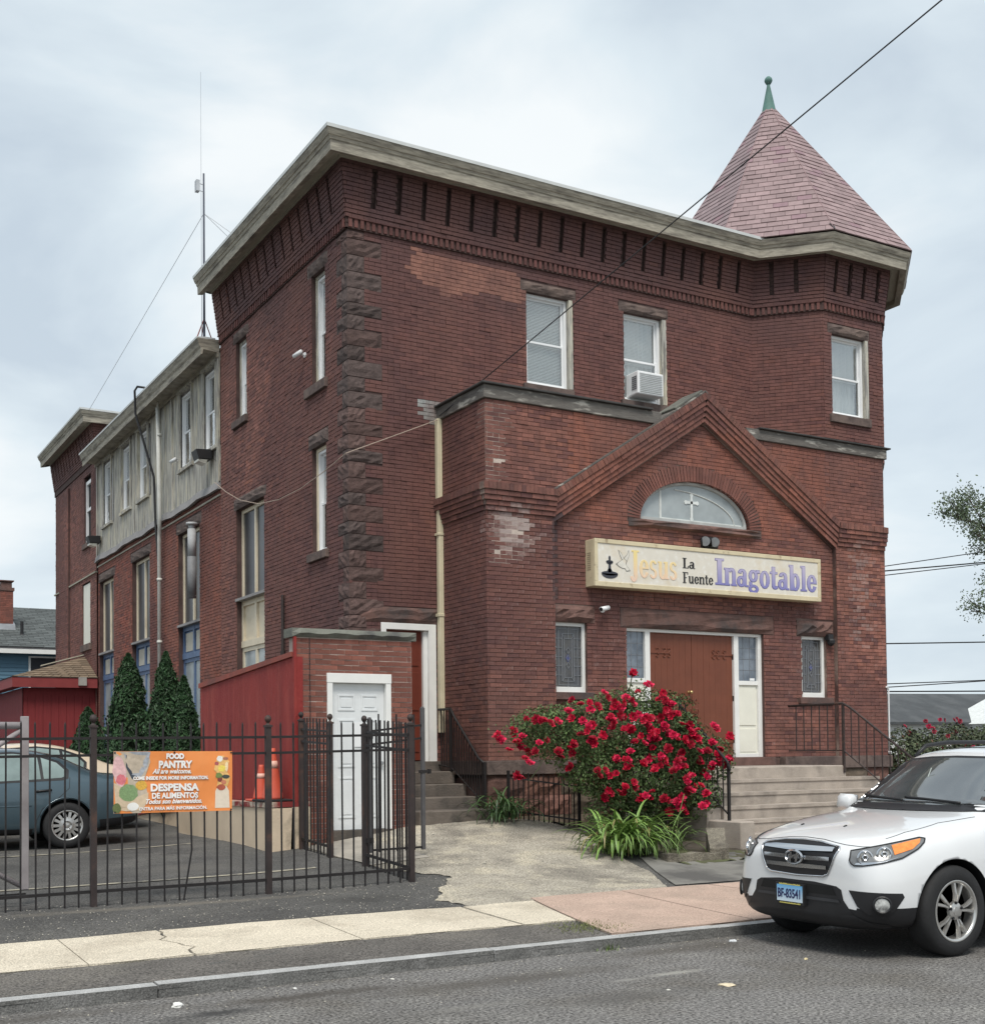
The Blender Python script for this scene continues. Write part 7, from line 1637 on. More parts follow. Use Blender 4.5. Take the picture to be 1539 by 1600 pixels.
def saloon(name, label, x_rear, y, z, paint, glass_, k=1.0):
    c = Car(name, label, (x_rear - 4.56, y, z), sed_secs, paint, [(-.88, .375), (-3.47, .375)], .33, 'cars parked on the lot')
    for wx in (-.88, -3.47):
        for sd_ in (1, -1): c.wheel(wx, sd_ * .775, .33, .33, .20, .215, 'cap', sd_)
    for sy in (1, -1):
        dS = (0, -sy, 0)
        c.patch('window_trim', [(-1.55, .955), (-1.95, 1.24), (-2.2, 1.355), (-2.75, 1.39), (-3.15, 1.345), (-3.40, 1.25), (-3.52, 1.12), (-3.50, 1.00), (-3.42, .975), (-2.4, .94)], EX, EZ, dS, trim, .003)
        c.patch('side_window', [(-1.66, .985), (-1.98, 1.22), (-2.2, 1.325), (-2.38, 1.34), (-2.38, .97)], EX, EZ, dS, glass_, .006)
        c.patch('side_window', [(-2.46, .97), (-2.46, 1.345), (-2.78, 1.358), (-3.10, 1.32), (-3.12, .995)], EX, EZ, dS, glass_, .006)
        c.patch('quarter_window', [(-3.16, .998), (-3.15, 1.30), (-3.36, 1.225), (-3.47, 1.11), (-3.45, 1.03), (-3.40, 1.01)], EX, EZ, dS, glass_, .006)
        c.line('door_line', [(-3.52, 1.02), (-3.50, .86), (-3.30, .68), (-3.13, .58), (-3.05, .42), (-3.04, .30), (-2.5, .27), (-2.42, .40), (-2.42, .95)], EX, EZ, dS, mk('shut_line'), .004)
        c.line('door_line', [(-2.42, .28), (-1.4, .28), (-1.38, .6), (-1.45, .93)], EX, EZ, dS, mk('shut_line'), .004)
        c.line('crease', [(-1.5, .60), (-2.4, .615), (-2.98, .625)], EX, EZ, dS, paint, .008)
        c.patch('sill_cladding', [(-1.35, .225), (-1.35, .30), (-3.0, .30), (-3.0, .225)], EX, EZ, dS, trim, .006)
        for hx in (-2.28, -3.14):
            h, n = c.hit((hx, 3 * sy, .83), dS); mb = MB(); mb.tube([(hx + .10, h.y + .012 * sy, .825), (hx + .05, h.y + .032 * sy, .83), (hx - .08, h.y + .032 * sy, .84), (hx - .11, h.y + .012 * sy, .842)], .017, 8); mb.build('door_handle', trim if paint is paint_blue else paint, c.t, local=True, smooth=True)
        c.patch('tail_light', [(-4.22, .80), (-4.18, .97), (-4.42, 1.0), (-4.52, .96), (-4.5, .80)], EX, EZ, dS, redlens, .006)
        c.patch('rear_bumper_trim', [(-3.95, .26), (-3.92, .40), (-4.5, .44), (-4.5, .33)], EX, EZ, dS, trim, .005)
        mb = MB(); bx, by = -1.72, .84 * sy; mb.hexa([(bx + .06, by, .98), (bx + .03, by + .17 * sy, .98), (bx - .06, by + .17 * sy, .99), (bx - .06, by, .99), (bx + .05, by, 1.10), (bx + .02, by + .15 * sy, 1.10), (bx - .06, by + .15 * sy, 1.10), (bx - .06, by, 1.10)]); mb.build('mirror', paint, c.t, local=True, bevel=.02, smooth=True)
        c.line('arch_lip', [(-3.47 + .395 * math.cos(t), .335 + .395 * math.sin(t)) for t in np.linspace(.35, math.pi - .2, 14)], EX, EZ, dS, paint, .010, n=2)
    c.patch('rear_window', [(-.55, 1.07), (.55, 1.07), (.46, 1.36), (-.46, 1.36)], EY, EZ, (1, 0, 0), car_glass, .006)
    c.patch('windscreen', [(-.66, 1.05), (.66, 1.05), (.52, 1.37), (-.52, 1.37)], EY, EZ, FRN, car_glass, .006)
    c.patch('headlight', [(.42, .60), (.40, .70), (.62, .72), (.66, .62)], EY, EZ, FRN, lampglass, .006, mirror=True)
    c.patch('grille', [(-.3, .50), (.3, .50), (.34, .68), (-.34, .68)], EY, EZ, FRN, trim, .006)
    return c
saloon('blue_saloon', 'blue-grey saloon car parked behind the iron fence beside the red shed', 4.74, 19.28, .37, paint_blue, side_glass)
saloon('beige_saloon', 'beige car mostly hidden behind the blue-grey saloon', 5.55, 21.9, .47, paint_cream, side_glass)
# ------------------------------------------------------------------ plants
def leaf_cloud(name, mat, parent, P, N_, size, cols, aspect=.6, fold=.15, kind='stuff'):
    """one small folded leaf (two quads as a rhombus pair) per point"""
    n = len(P); T = RNG.normal(size=(n, 3)); T -= (T * N_).sum(1, keepdims=True) * N_; T /= np.linalg.norm(T, axis=1, keepdims=True) + 1e-9
    B = np.cross(N_, T); s = size[:, None]
    a = P - T * s * .5; b = P + B * s * aspect * .5 + N_ * s * fold; c = P + T * s * .5; d = P - B * s * aspect * .5 + N_ * s * fold
    V = np.stack([a, b, c, d], 1).reshape(-1, 3); i = np.arange(n) * 4
    return bigmesh(name, V, np.concatenate([np.stack([i, i + 1, i + 2], -1), np.stack([i, i + 2, i + 3], -1)]), mat, parent, np.repeat(cols, 4, 0), kind=kind)
def unit(n):
    v = RNG.normal(size=(n, 3)); return v / np.linalg.norm(v, axis=1, keepdims=True)
def bloom_mesh(mat, parent, rad, base):
    mb = MB()
    for ring, (k, rr, tilt, h) in enumerate(((7, 1.0, .55, .0), (7, .78, .85, .12), (6, .55, 1.1, .2), (5, .34, 1.3, .26))):
        for i in range(k):
            a = 2 * math.pi * i / k + ring * .5 + random.uniform(-.15, .15); L_ = rad * rr * random.uniform(.85, 1.1); w = L_ * .62
            d = Vector((math.cos(a), math.sin(a), 0)); t = Vector((-math.sin(a), math.cos(a), 0)); z = Vector((0, 0, 1))
            o = d * rad * .10 + z * rad * h; m = o + d * L_ * .55 * math.cos(tilt * .6) + z * L_ * .6 * math.sin(tilt); e = o + d * L_ * math.cos(tilt * .9) + z * L_ * .75 * math.sin(tilt)
            c = tuple(np.array(base) * random.uniform(.6, 1.35))
            mb.add([o, m + t * w * .55, e + t * w * .22, e - t * w * .22, m - t * w * .55], [(0, 1, 2), (0, 2, 3), (0, 3, 4)], c)
    o = mb.build('rose', mat, parent, local=True, norm=False); me = o.data; bpy.data.objects.remove(o); return me
M['petal'] = mk('rose_petal', attr=True, rough=.55, var=.2, scale=30, spec=.3)
def rose_bush(label, loc, lobes, n_leaf, blooms, leafc, group=None, brange=(.045, .07), size=(.03, .06), cols_=((.47, .005, .034), (.38, .004, .028), (.54, .012, .062), (.30, .003, .02))):
    t = thing('rose_bush', label, 'rose bush', loc, group)
    P, Nn, C = [], [], []
    tot = sum(r[0] * r[1] * r[2] for _, r in lobes)
    for c, r in lobes:
        n = int(n_leaf * r[0] * r[1] * r[2] / tot); u = unit(n); q = (.35 + .65 * RNG.random(n) ** .45)[:, None]; p = np.array(c) + u * q * np.array(r) * (1 + .16 * (vnoise(u * 3, 1.7, 2) - .5))[:, None]
        keep = vnoise(p, 5.5, 3) > .30; p, u = p[keep], u[keep]; nn = u + .8 * unit(len(p)); nn[:, 2] += .35; nn /= np.linalg.norm(nn, axis=1, keepdims=True)
        P.append(p); Nn.append(nn); cc = np.array(leafc) * (.55 + .9 * RNG.random((len(p), 1))) * (.7 + .6 * vnoise(p, 4, 1)[:, None]); red = RNG.random(len(p)) < .05; cc[red] = (.13, .06, .03); C.append(cc)
    P, Nn, C = map(np.concatenate, (P, Nn, C)); g_ok = P[:, 2] > G(P[:, 0], P[:, 1]) + .03; P, Nn, C = P[g_ok], Nn[g_ok], C[g_ok]
    leaf_cloud('foliage', M['leaf'], t, P, Nn, RNG.uniform(*size, len(P)), C)
    mb = MB()
    for k in range(26):
        c, r = random.choice(lobes); u = unit(1)[0]; e = np.array(c) + u * np.array(r) * .8; b = np.array(loc) + np.array((random.uniform(-.25, .25), random.uniform(-.2, .2), 0)); m = (b + e) / 2 + np.array((0, 0, .25))
        mb.tube([tuple(b), tuple(m), tuple(e)], [.012, .008, .004], 5)
    mb.build('stem', mk('rose_stem', (.06, .075, .03), .7, .2, 8), t, kind='stuff')
    meshes = [bloom_mesh(M['petal'], t, 1.0, b_) for b_ in cols_]
    for p in blooms:
        s = random.uniform(*brange); d = Vector((random.uniform(-.6, .6) - .3, random.uniform(-1.1, -.2), random.uniform(.1, 1))).normalized()
        instance('rose', random.choice(meshes), t, p, d.to_track_quat('Z', 'Y').to_euler(), (s, s, s))
    return t
# the big rose bush in front of the porch; lobes and bloom clusters as they stand
lobes = [((10.2, 14.1, 1.9), (1.6, .5, .53)), ((9.2, 14.3, 2.0), (.62, .4, .33)), ((11.08, 14.0, 1.76), (.72, .5, .5)), ((10.65, 13.95, 1.32), (.95, .5, .55)), ((11.58, 13.75, 1.55), (.38, .35, .36)), ((9.9, 14.1, 1.46), (.65, .45, .45)), ((10.65, 14.1, 2.33), (.95, .35, .25)), ((11.3, 13.75, 1.03), (.46, .35, .33)), ((10.5, 14.1, .85), (.8, .45, .4))]
bl = []
for (x, y, z, k) in [(10.36,13.92,2.75,1.0),(10.6,13.92,2.6,0.9),(10.38,13.84,2.5,0.6),(8.71,14.07,2.12,0.8),(8.58,14.22,1.97,1.2),(8.22,13.92,1.85,1.5),(8.79,13.9,2.1,1.2),(8.86,13.86,2.1,1.2),(9.0,13.77,2.08,1),(8.59,14.03,1.84,1.4),(8.64,14.14,1.76,1.6),(8.7,14.08,1.69,1.2),(8.74,13.97,1.68,1.2),(8.77,13.85,1.8,1),(8.63,13.92,1.53,1.1),(8.5,13.92,1.34,1.5),(9.02,13.79,1.68,1.1),(9.19,13.81,2.22,0.9),(9.41,13.85,2.31,1.1),(9.58,13.85,2.34,1.5),(9.2,13.73,2.12,1.2),(9.31,13.68,2.09,1.2),(9.4,13.65,2.0,1.5),(9.49,13.61,1.83,1.8),(9.46,13.64,1.79,1.3),(9.62,13.59,1.9,1.1),(9.2,13.69,1.78,0.9),(9.21,13.73,1.66,0.9),(9.27,13.93,1.45,1.1),(9.59,13.69,1.35,1.8),(9.83,13.64,1.58,1.1),(9.99,13.62,1.56,1.2),(9.99,13.58,1.45,1.7),(9.91,13.86,2.4,1),(9.89,13.73,2.28,1.4),(10.06,13.78,2.34,1.6),(9.78,13.63,2.11,1.3),(9.79,13.6,2.01,1.5),(9.98,13.62,2.14,1.1),(10.03,13.57,1.97,1.5),(9.96,13.57,1.98,1.2),(10.24,13.75,2.33,1),(10.21,13.63,2.17,1.2),(10.26,13.59,2.1,1.4),(10.41,13.63,2.14,1.5),(10.4,13.57,1.97,1.3),(10.75,13.73,2.41,1.5),(10.82,13.73,2.35,1.7),(10.8,13.68,2.25,1.5),(10.77,13.63,2.16,1.6),(10.65,13.6,2.03,1.6),(10.98,13.52,2.02,1.4),(11.01,13.49,1.95,1.7),(11.05,13.48,1.86,1.4),(11.08,13.49,1.95,1.2),(10.94,13.5,1.85,1.4),(10.78,13.55,1.84,1.5),(10.52,13.57,1.84,1.2),(10.49,13.57,1.94,1),(10.15,13.58,1.8,1.2),(10.29,13.57,1.78,1.3),(10.44,13.59,1.72,1.4),(10.65,13.53,1.67,1.4),(10.47,13.49,1.58,1.3),(10.54,13.46,1.55,1.2),(10.39,13.45,1.44,1.2),(10.71,13.43,1.44,1.3),(10.87,13.45,1.46,1.1),(10.82,13.47,1.55,1.1),(10.92,13.54,1.66,1),(11.16,13.5,1.66,1),(11.32,13.5,1.66,1.2),(11.4,13.48,1.79,1),(11.44,13.5,2.02,1.2),(11.71,13.48,1.88,1.0),(11.52,13.46,1.69,1),(11.47,13.47,1.57,1.3),(11.6,13.42,1.51,1.8),(11.63,13.39,1.54,1.4),(11.45,13.51,1.47,1.2),(11.37,13.58,1.37,1.6),(11.09,13.45,1.18,1.6),(10.88,13.44,1.25,1.3),(10.94,13.49,1.09,1.4),(11.21,13.38,0.94,0.9),(11.2,13.38,1.08,0.9),(10.54,13.5,1.02,1.3),(10.78,13.53,0.97,1.5),(10.92,13.64,0.85,1.5),(10.78,13.65,0.85,1.3),(10.94,13.58,0.87,1.2),(10.24,13.52,1.07,1.3),(10.21,13.55,1.03,1.1),(10.05,13.52,1.26,1.2),(9.97,13.63,1.11,1.1),(9.97,13.58,1.19,1.1),(9.83,13.73,1.11,1.1),(9.85,13.9,1.0,1.3),(9.84,13.63,1.38,1),(10.19,13.5,1.49,1.2),(10.97,13.44,1.34,0.9),(11.27,13.57,1.5,0.8),(11.16,13.48,1.78,0.8),(9.89,14.0,2.48,0.8),(10.64,13.63,2.13,1.2),(10.89,13.59,2.19,1.2),(9.31,13.64,1.9,0.9),(10.73,13.59,1.9,1.2),(10.07,13.61,1.67,0.8),(10.3,13.49,1.55,0.8)]:
    for q in range(1 if k < .85 else 2 if k < 1.3 else 3): bl.append((x + random.gauss(0, .042 * k * (q > 0)), y - .01 + random.gauss(0, .03), z + random.gauss(0, .036 * k * (q > 0))))
rb = rose_bush('large rose bush covered in crimson blooms in front of the church porch', (10.6, 14.1, .5), lobes, 46000, bl, (.085, .13, .045), brange=(.052, .078), size=(.03, .062))
mb = MB(); mb.tube([(10.3, 14.0, 2.2), (10.33, 13.97, 2.5), (10.36, 13.93, 2.74)], .008, 5); mb.build('stem', mk('rose_stem'), rb)
mb = MB(); mb.tube([(10.35, 14.0, 2.25), (10.6, 13.93, 2.58)], .007, 5); mb.build('stem', mk('rose_stem'), rb)
mb = MB(); mb.tube([(8.9, 14.1, 1.95), (8.5, 14.05, 1.92), (8.25, 13.95, 1.84)], .006, 5); mb.build('stem', mk('rose_stem'), rb)
mb = MB(); mb.tube([(9.0, 14.0, 1.7), (8.8, 13.95, 1.45), (8.66, 13.95, 1.3)], .006, 5); mb.build('stem', mk('rose_stem'), rb)
P = np.array([(10.36, 13.96, 2.45)]) + RNG.normal(size=(170, 3)) * np.array((.09, .05, .13)); leaf_cloud('foliage', M['leaf'], rb, P, unit(170), RNG.uniform(.03, .055, 170), np.array((.09, .13, .045)) * RNG.uniform(.6, 1.3, (170, 1)))
P = np.array([(8.6, 14.05, 1.9)]) + RNG.normal(size=(120, 3)) * np.array((.2, .06, .1)); leaf_cloud('foliage', M['leaf'], rb, P, unit(120), RNG.uniform(.03, .05, 120), np.array((.08, .12, .04)) * RNG.uniform(.6, 1.3, (120, 1)))
bl = []
for k in range(34): bl.append((random.uniform(18.2, 22), 16.2 + random.uniform(-.3, .3), random.uniform(1.6, 2.25)))
rose_bush('dusky red rose bush behind the white car, right of the church', (19.6, 16.5, .5), [((18.8, 16.6, 1.5), (.7, .6, .6)), ((19.9, 16.5, 1.55), (1.1, .6, .62)), ((21.4, 16.6, 1.6), (1.0, .6, .6)), ((19.6, 16.5, .9), (1.6, .6, .6))], 26000, bl, (.075, .095, .05), brange=(.045, .065), size=(.05, .085), cols_=((.30, .03, .055), (.24, .02, .04), (.36, .02, .06)))
def blade_clump(label, name, cat_, loc, n, h, r, col, seed, lean=.9, width=.024, group=None):
    """strap-leaved plant: every leaf a piece of its own, arching over"""
    random.seed(seed); t = thing(name, label, cat_, loc, group); base = Vector(loc)
    for i in range(n):
        a = random.uniform(0, 2 * math.pi); ln = h * random.uniform(.75, 1.3); ar = lean * random.uniform(.45, 1.15); d = Vector((math.cos(a), math.sin(a), 0)); s = Vector((-d.y, d.x, 0)); b = base + Vector((random.gauss(0, r), random.gauss(0, r * .7), 0)); b.z = g(b.x, b.y) + .04
        pts = []; th = math.pi / 2 - random.uniform(.08, .85); p = b.copy(); k = 7; st = ln / k
        for j in range(k + 1):
            pts.append(p.copy()); p = p + (d * math.cos(th) + Vector((0, 0, 1)) * math.sin(th)) * st; th -= ar * (.35 + .5 * j / k)
        w = width * random.uniform(.7, 1.2); c = np.array(col) * random.uniform(.6, 1.35); 
        if random.random() < .06: c = np.array((.28, .24, .10))
        mb = MB(); V = []; Fc = []
        for j, q in enumerate(pts):
            ww = w * (math.sin(math.pi * min(.98, (j + .8) / (k + 1.2))) ** .6); ww = ww if j < k else .002
            V += [q - s * ww, q + Vector((0, 0, -ww * .45)), q + s * ww]
        for j in range(k): Fc += [(j * 3, j * 3 + 1, j * 3 + 4, j * 3 + 3), (j * 3 + 1, j * 3 + 2, j * 3 + 5, j * 3 + 4)]
        mb.add(V, Fc, tuple(c)); mb.build('leaf', M['blade'], t, norm=False, smooth=True)
    return t
M['blade'] = mk('strap_leaf', attr=True, rough=.42, var=.15, scale=12, spec=.45)
blade_clump('big bright green daylily clump spilling over the path before the rose bush', 'daylily', 'daylily', (9.50, 12.95, .35), 240, .74, .16, (.17, .28, .07), 3, .82, .018)
blade_clump('small thin daylily tuft beside the concrete planter edging', 'daylily', 'daylily', (10.35, 13.0, .38), 34, .55, .05, (.12, .19, .055), 5, .7, .010)
blade_clump('dark green grass-like tuft at the foot of the porch corner', 'daylily', 'daylily', (9.0, 15.2, .72), 105, .58, .12, (.06, .115, .04), 8, .75, .013)
random.seed(21)
mb = MB(); mb.tube([(10.32, 13.0, .4), (10.40, 13.0, .8), (10.5, 13.0, 1.1)], [.006, .005, .008], 5); o = mb.build('flower_stalk', M['leaf'] if False else mk('stalk', (.12, .17, .05), .5), None); prop(o, 'single upright flower stalk rising from the thin daylily tuft', 'flower stalk')
# planter edging of exposed-aggregate concrete
pe = thing('planter_edging', 'broken concrete planter edging around the daylilies', 'planter', (10.5, 12.6, .3))
magg = mk('planter_aggregate', (.24, .215, .17), .95, .2, 5, bump=1, bscale=60, stain=(.12, .105, .085), sscale=3, grain=.6, gscale=70)
def edge(p, q, w, h, nm):
    p, q = Vector(p), Vector(q); d = (q - p); ln = d.length; d.normalize(); s = Vector((d.y, -d.x, 0)); F_ = frame((p.x, p.y, 0), d, s)
    mb = MB(); k = 10; z0, z1 = p.z, q.z
    for i in range(k):
        a, b = ln * i / k, ln * (i + 1) / k; ha, hb = [z0 + (z1 - z0) * t / ln + h + .012 * math.sin(t * 17) for t in (a, b)]
        mb.hexa([F_(a, z0 - .2, 0), F_(b, z0 - .2, 0), F_(b, z0 - .2, -w), F_(a, z0 - .2, -w), F_(a, ha, .01 * math.sin(a * 11)), F_(b, hb, .01 * math.sin(b * 11)), F_(b, hb, -w), F_(a, ha, -w)])
    mb.build(nm, magg, pe, norm=False)
edge((9.75, 12.42, .25), (10.62, 12.28, .25), .18, .12, 'front_edge'); edge((10.62, 12.26, .25), (11.05, 12.85, .36), .24, .17, 'side_edge')
# clipped arborvitae along the church wall
def arborvitae(label, x, y, h, r, seed):
    rs = np.random.default_rng(seed); t = thing('arborvitae', label, 'conifer', (x, y, g(x, y)), 'arborvitae along the church wall'); z0 = g(x, y)
    n = int(9000 * h / 3.2); q = rs.random(n) ** .85; zz = z0 + .05 + h * q; prof = np.where(q < .12, .75 + 2 * q, (1 - q) ** .72 * 1.12) * r; a = rs.random(n) * 2 * math.pi
    lump = .80 + .62 * (vnoise(np.stack([np.cos(a) * 2.6, np.sin(a) * 2.6, q * h * 3.6], 1), 1.0, seed) - .25) + .16 * (rs.random(n) > .92); rad = prof * lump * (.66 + .42 * rs.random(n) ** .6); P = np.stack([x + rad * np.cos(a), y + rad * np.sin(a), zz], 1)
    Nn = np.stack([np.cos(a + rs.normal(0, .7, n)), np.sin(a + rs.normal(0, .7, n)), rs.normal(.25, .35, n)], 1); Nn /= np.linalg.norm(Nn, axis=1, keepdims=True)
    C = np.array((.030, .068, .028)) * (.4 + 1.2 * rs.random((n, 1))) * (.75 + .5 * vnoise(P, 6, 1)[:, None])
    leaf_cloud('crown', M['leaf'], t, P, Nn, rs.uniform(.06, .13, n), C, .42)
    mb = MB(); mb.tube([(x, y, z0), (x, y, z0 + h * .9)], [.05, .01], 7); mb.build('trunk', M['bark'], t)
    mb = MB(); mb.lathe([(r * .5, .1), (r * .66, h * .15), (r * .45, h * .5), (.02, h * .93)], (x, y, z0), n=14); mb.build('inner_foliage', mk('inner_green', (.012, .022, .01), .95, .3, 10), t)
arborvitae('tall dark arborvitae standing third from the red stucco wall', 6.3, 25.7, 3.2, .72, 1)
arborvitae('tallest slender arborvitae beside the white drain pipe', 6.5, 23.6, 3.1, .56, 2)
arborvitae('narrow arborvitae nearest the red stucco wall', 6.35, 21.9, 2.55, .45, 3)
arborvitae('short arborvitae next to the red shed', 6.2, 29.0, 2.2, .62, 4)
# street tree at the right edge
def tree(label, base, h, spread, seed, n_l=9000, trunk_r=.16, leafc=(.06, .085, .05), lsize=(.10, .18), name='street_tree', crown0=.30):
    rs = random.Random(seed); t = thing(name, label, 'tree', base); mb = MB(); B0 = Vector(base); tips = []
    def grow(p, d, ln, r, lv):
        k = 4; pts = [p.copy()]; q = p.copy(); dd = d.copy()
        for i in range(k):
            dd = (dd + Vector((rs.gauss(0, .13), rs.gauss(0, .13), rs.gauss(.03, .08)))).normalized(); q = q + dd * ln / k; pts.append(q.copy())
            if lv >= 2: tips.append(q.copy())
        mb.tube(pts, [r * (1 - .45 * i / k) for i in range(k + 1)], 6)
        if lv < 4:
            for i in range(3 if lv else 7):
                a = rs.uniform(0, 6.283); el = rs.uniform(.25, 1.0); nd = (dd * .55 + Vector((math.cos(a) * el, math.sin(a) * el, rs.uniform(-.15, .6)))).normalized()
                s_ = pts[rs.randint(2, k)] if lv else pts[0].lerp(pts[-1], rs.uniform(crown0, 1)); grow(s_, nd, ln * rs.uniform(.5, .72) if lv else spread * rs.uniform(.5, .8), r * .55, lv + 1)
    grow(B0, Vector((0, 0, 1)), h * .8, trunk_r, 0)
    mb.build('trunk', M['bark'], t, norm=False)
    T = np.array([tuple(p) for p in tips]); idx = RNG.integers(0, len(T), n_l); P = T[idx] + RNG.normal(0, .22, (n_l, 3)); C = np.array(leafc) * (.5 + RNG.random((n_l, 1))) * (.7 + .6 * vnoise(P, 1.1, 2)[:, None])
    leaf_cloud('crown', M['leaf'], t, P, unit(n_l), RNG.uniform(*lsize, n_l), C, .55); return t
tree('leafy street tree partly in view at the right edge', (45.6, 34.5, .3), 14.5, 4.4, 4, n_l=11000, leafc=(.13, .17, .10), lsize=(.09, .16))
# weeds
def tuft(label, x, y, z, n, h, col=(.10, .15, .04)):
    t = MB()
    for i in range(n):
        a = random.uniform(0, 6.283); b = Vector((x + random.gauss(0, .05), y + random.gauss(0, .03), z)); d = Vector((math.cos(a), math.sin(a), random.uniform(.6, 2))).normalized(); s = Vector((-d.y, d.x, 0)) * .006; e = b + d * h * random.uniform(.5, 1.2)
        t.add([b - s, b + s, e], [(0, 1, 2)], tuple(np.array(col) * random.uniform(.6, 1.3)))
    o = t.build('weed', M['leaf'], None, norm=False); prop(o, label, 'weed', None); return o
tuft('small green weed growing out of the kerb face', 6.1, 8.61, .0, 40, .10)
o = MB()
for i in range(500):
    x, y = random.gauss(6.32, .16), random.gauss(9.2, .16); z = g(x, y) + .008; a = random.uniform(0, 6.28); e = Vector((x + math.cos(a) * .025, y + math.sin(a) * .02, z + random.uniform(.005, .03))); o.add([(x - .004, y, z), (x + .004, y, z), e], [(0, 1, 2)], tuple(np.array((.13, .15, .045)) * random.uniform(.6, 1.3)))
o = o.build('moss', M['leaf'], None, norm=False); prop(o, 'thin mossy grass at the tip of the verge by the red slab', 'moss', None, 'stuff')
# ------------------------------------------------------------------ red shed against the rear of the church
rs_ = thing('red_shed', 'low dark red shed with brown shingle roof against the rear of the church', 'shed', (5, 37, .55))
X0, X1, Y0, Y1, ze = 5.68, 7.5, 34.3, 42, 3.52
FSh = frame((0, Y0, 0), (1, 0, 0), (0, -1, 0)); FSl = frame((X0, 0, 0), (0, 1, 0), (-1, 0, 0))
mb = MB(); mb.box(X0, 7.6, Y0, Y1, .4, ze); mb.build('wall', M['red_shed'], rs_)
for i in range(9):
    a = X0 + .1 + i * .2; mb = MB(); mb.fbox(FSh, a + .004, a + .192, .4, ze - .2, .0, .014); mb.build('board', M['red_shed'], rs_)
for i in range(18):
    a = Y0 + .1 + i * .42; mb = MB(); mb.fbox(FSl, a + .004, a + .41, .4, ze - .2, .0, .014); mb.build('board', M['red_shed'], rs_)
mb = MB(); mb.fbox(FSh, X0 - .02, X0 + .1, .4, ze, .0, .02); mb.fbox(FSl, Y0 - .02, Y0 + .1, .4, ze, .0, .02); mb.fbox(FSh, X0 + .1, X1, ze - .2, ze, .0, .02); mb.build('trim_board', M['red_shed'], rs_)
mb = MB(); fsc = mk('red_fascia', (.235, .04, .04), .6, .12, 4); mb.fbox(FSh, X0 - .32, X1 + .02, ze, ze + .26, .26, .30); mb.fbox(FSl, Y0 - .26, Y1 + .3, ze, ze + .26, .28, .32); mb.build('fascia', fsc, rs_)
mb = MB(); mb.quad((X0 - .3, Y0 - .28, ze + .02), (X1, Y0 - .28, ze + .02), (X1, Y0, ze + .02), (X0 - .3, Y0, ze + .02)); mb.quad((X0 - .3, Y0 - .28, ze + .02), (X0, Y0 - .28, ze + .02), (X0, Y1, ze + .02), (X0 - .3, Y1, ze + .02)); mb.build('soffit', M['red_shed'], rs_, norm=False)
# roof in shingle courses: hipped corner rising to a ridge at the church wall
Aa, Bb, Cc, Dd, Ee = Vector((X0 - .34, Y0 - .32, ze + .27)), Vector((X1 + .03, Y0 - .32, ze + .27)), Vector((X1 + .03, Y0 + 1.3, ze + .95)), Vector((X0 - .34, Y1 + .3, ze + .27)), Vector((X1 + .03, Y1 - 1.2, ze + 1.0))
mb = MB(); mb.add([Aa, Bb, Cc, Dd, Ee], [(0, 1, 2), (0, 2, 4, 3)]); mb.build('roof', mk('shed_roof', (.12, .09, .065), .95, .2, 6), rs_, norm=False)
mbs = MB(); rows = 11
for r in range(rows):
    t0, t1 = r / rows, (r + 1) / rows; p0, q0 = Aa.lerp(Cc, t0), Bb.lerp(Cc, t0); p1, q1 = Aa.lerp(Cc, t1), Bb.lerp(Cc, t1); ln = (q0 - p0).length; k = max(1, int(ln / .24)); up_ = Vector((0, -.35, .93))
    for i in range(k):
        a, b = i / k, (i + 1) / k; c = tuple(np.array((.20, .15, .105)) * random.uniform(.75, 1.2)); a2, b2 = a + .006, b - .006
        mbs.hexa([p0.lerp(q0, a2), p0.lerp(q0, b2), p1.lerp(q1, b2), p1.lerp(q1, a2), p0.lerp(q0, a2) + up_ * .022, p0.lerp(q0, b2) + up_ * .022, p1.lerp(q1, b2) + up_ * .006, p1.lerp(q1, a2) + up_ * .006], c)
mbs.build('shingles', M['shingle'], rs_, kind='stuff')
mb = MB(); mb.tube([Aa + Vector((.9, 1.0, .36)), Cc + Vector((-.05, -.05, .05))], .022, 5); mb.build('ridge_strip', M['soffit'], rs_)
mb = MB(); mb.fbox(FSh, 7.02, 7.22, ze + .06, ze + .28, .30, .40); mb.build('junction_box', mk('grey_box', (.36, .34, .31), .6), rs_)
# ------------------------------------------------------------------ houses behind
bh = thing('blue_house', 'blue clapboard house with dark shingle roof and brick chimney behind the church', 'house', (8, 50, .6))
FB_ = frame((0, 48, 0), (1, 0, 0), (0, -1, 0)); sid = mk('blue_siding', (.11, .215, .30), .65, .08, 3)
mb = MB(); mb.box(0, 14, 48.02, 56, .4, 5.6); mb.build('wall', sid, bh)
for i in range(36):
    z = .6 + i * .137; mb = MB(); mb.hexa([FB_(0, z, .03), FB_(14, z, .03), FB_(14, z, -.01), FB_(0, z, -.01), FB_(0, z + .14, .006), FB_(14, z + .14, .006), FB_(14, z + .14, -.01), FB_(0, z + .14, -.01)]); mb.build('clapboard', sid, bh, norm=False)
mb = MB(); mb.hexa([(-.4, 47.6, 5.62), (14.4, 47.6, 5.62), (14.4, 52, 7.55), (-.4, 52, 7.55), (-.4, 47.6, 5.72), (14.4, 47.6, 5.72), (14.4, 52, 7.65), (-.4, 52, 7.65)]); mb.hexa([(-.4, 52, 7.55), (14.4, 52, 7.55), (14.4, 56.4, 5.62), (-.4, 56.4, 5.62), (-.4, 52, 7.65), (14.4, 52, 7.65), (14.4, 56.4, 5.72), (-.4, 56.4, 5.72)])
rf = mb.build('roof', mk('dark_asphalt_shingle', (.075, .085, .085), .9, .25, 1.2, stretch=(.4, 1, 3), bump=.3, bscale=20, stain=(.10, .10, .105), sscale=1), bh, norm=False)
mbs = MB()
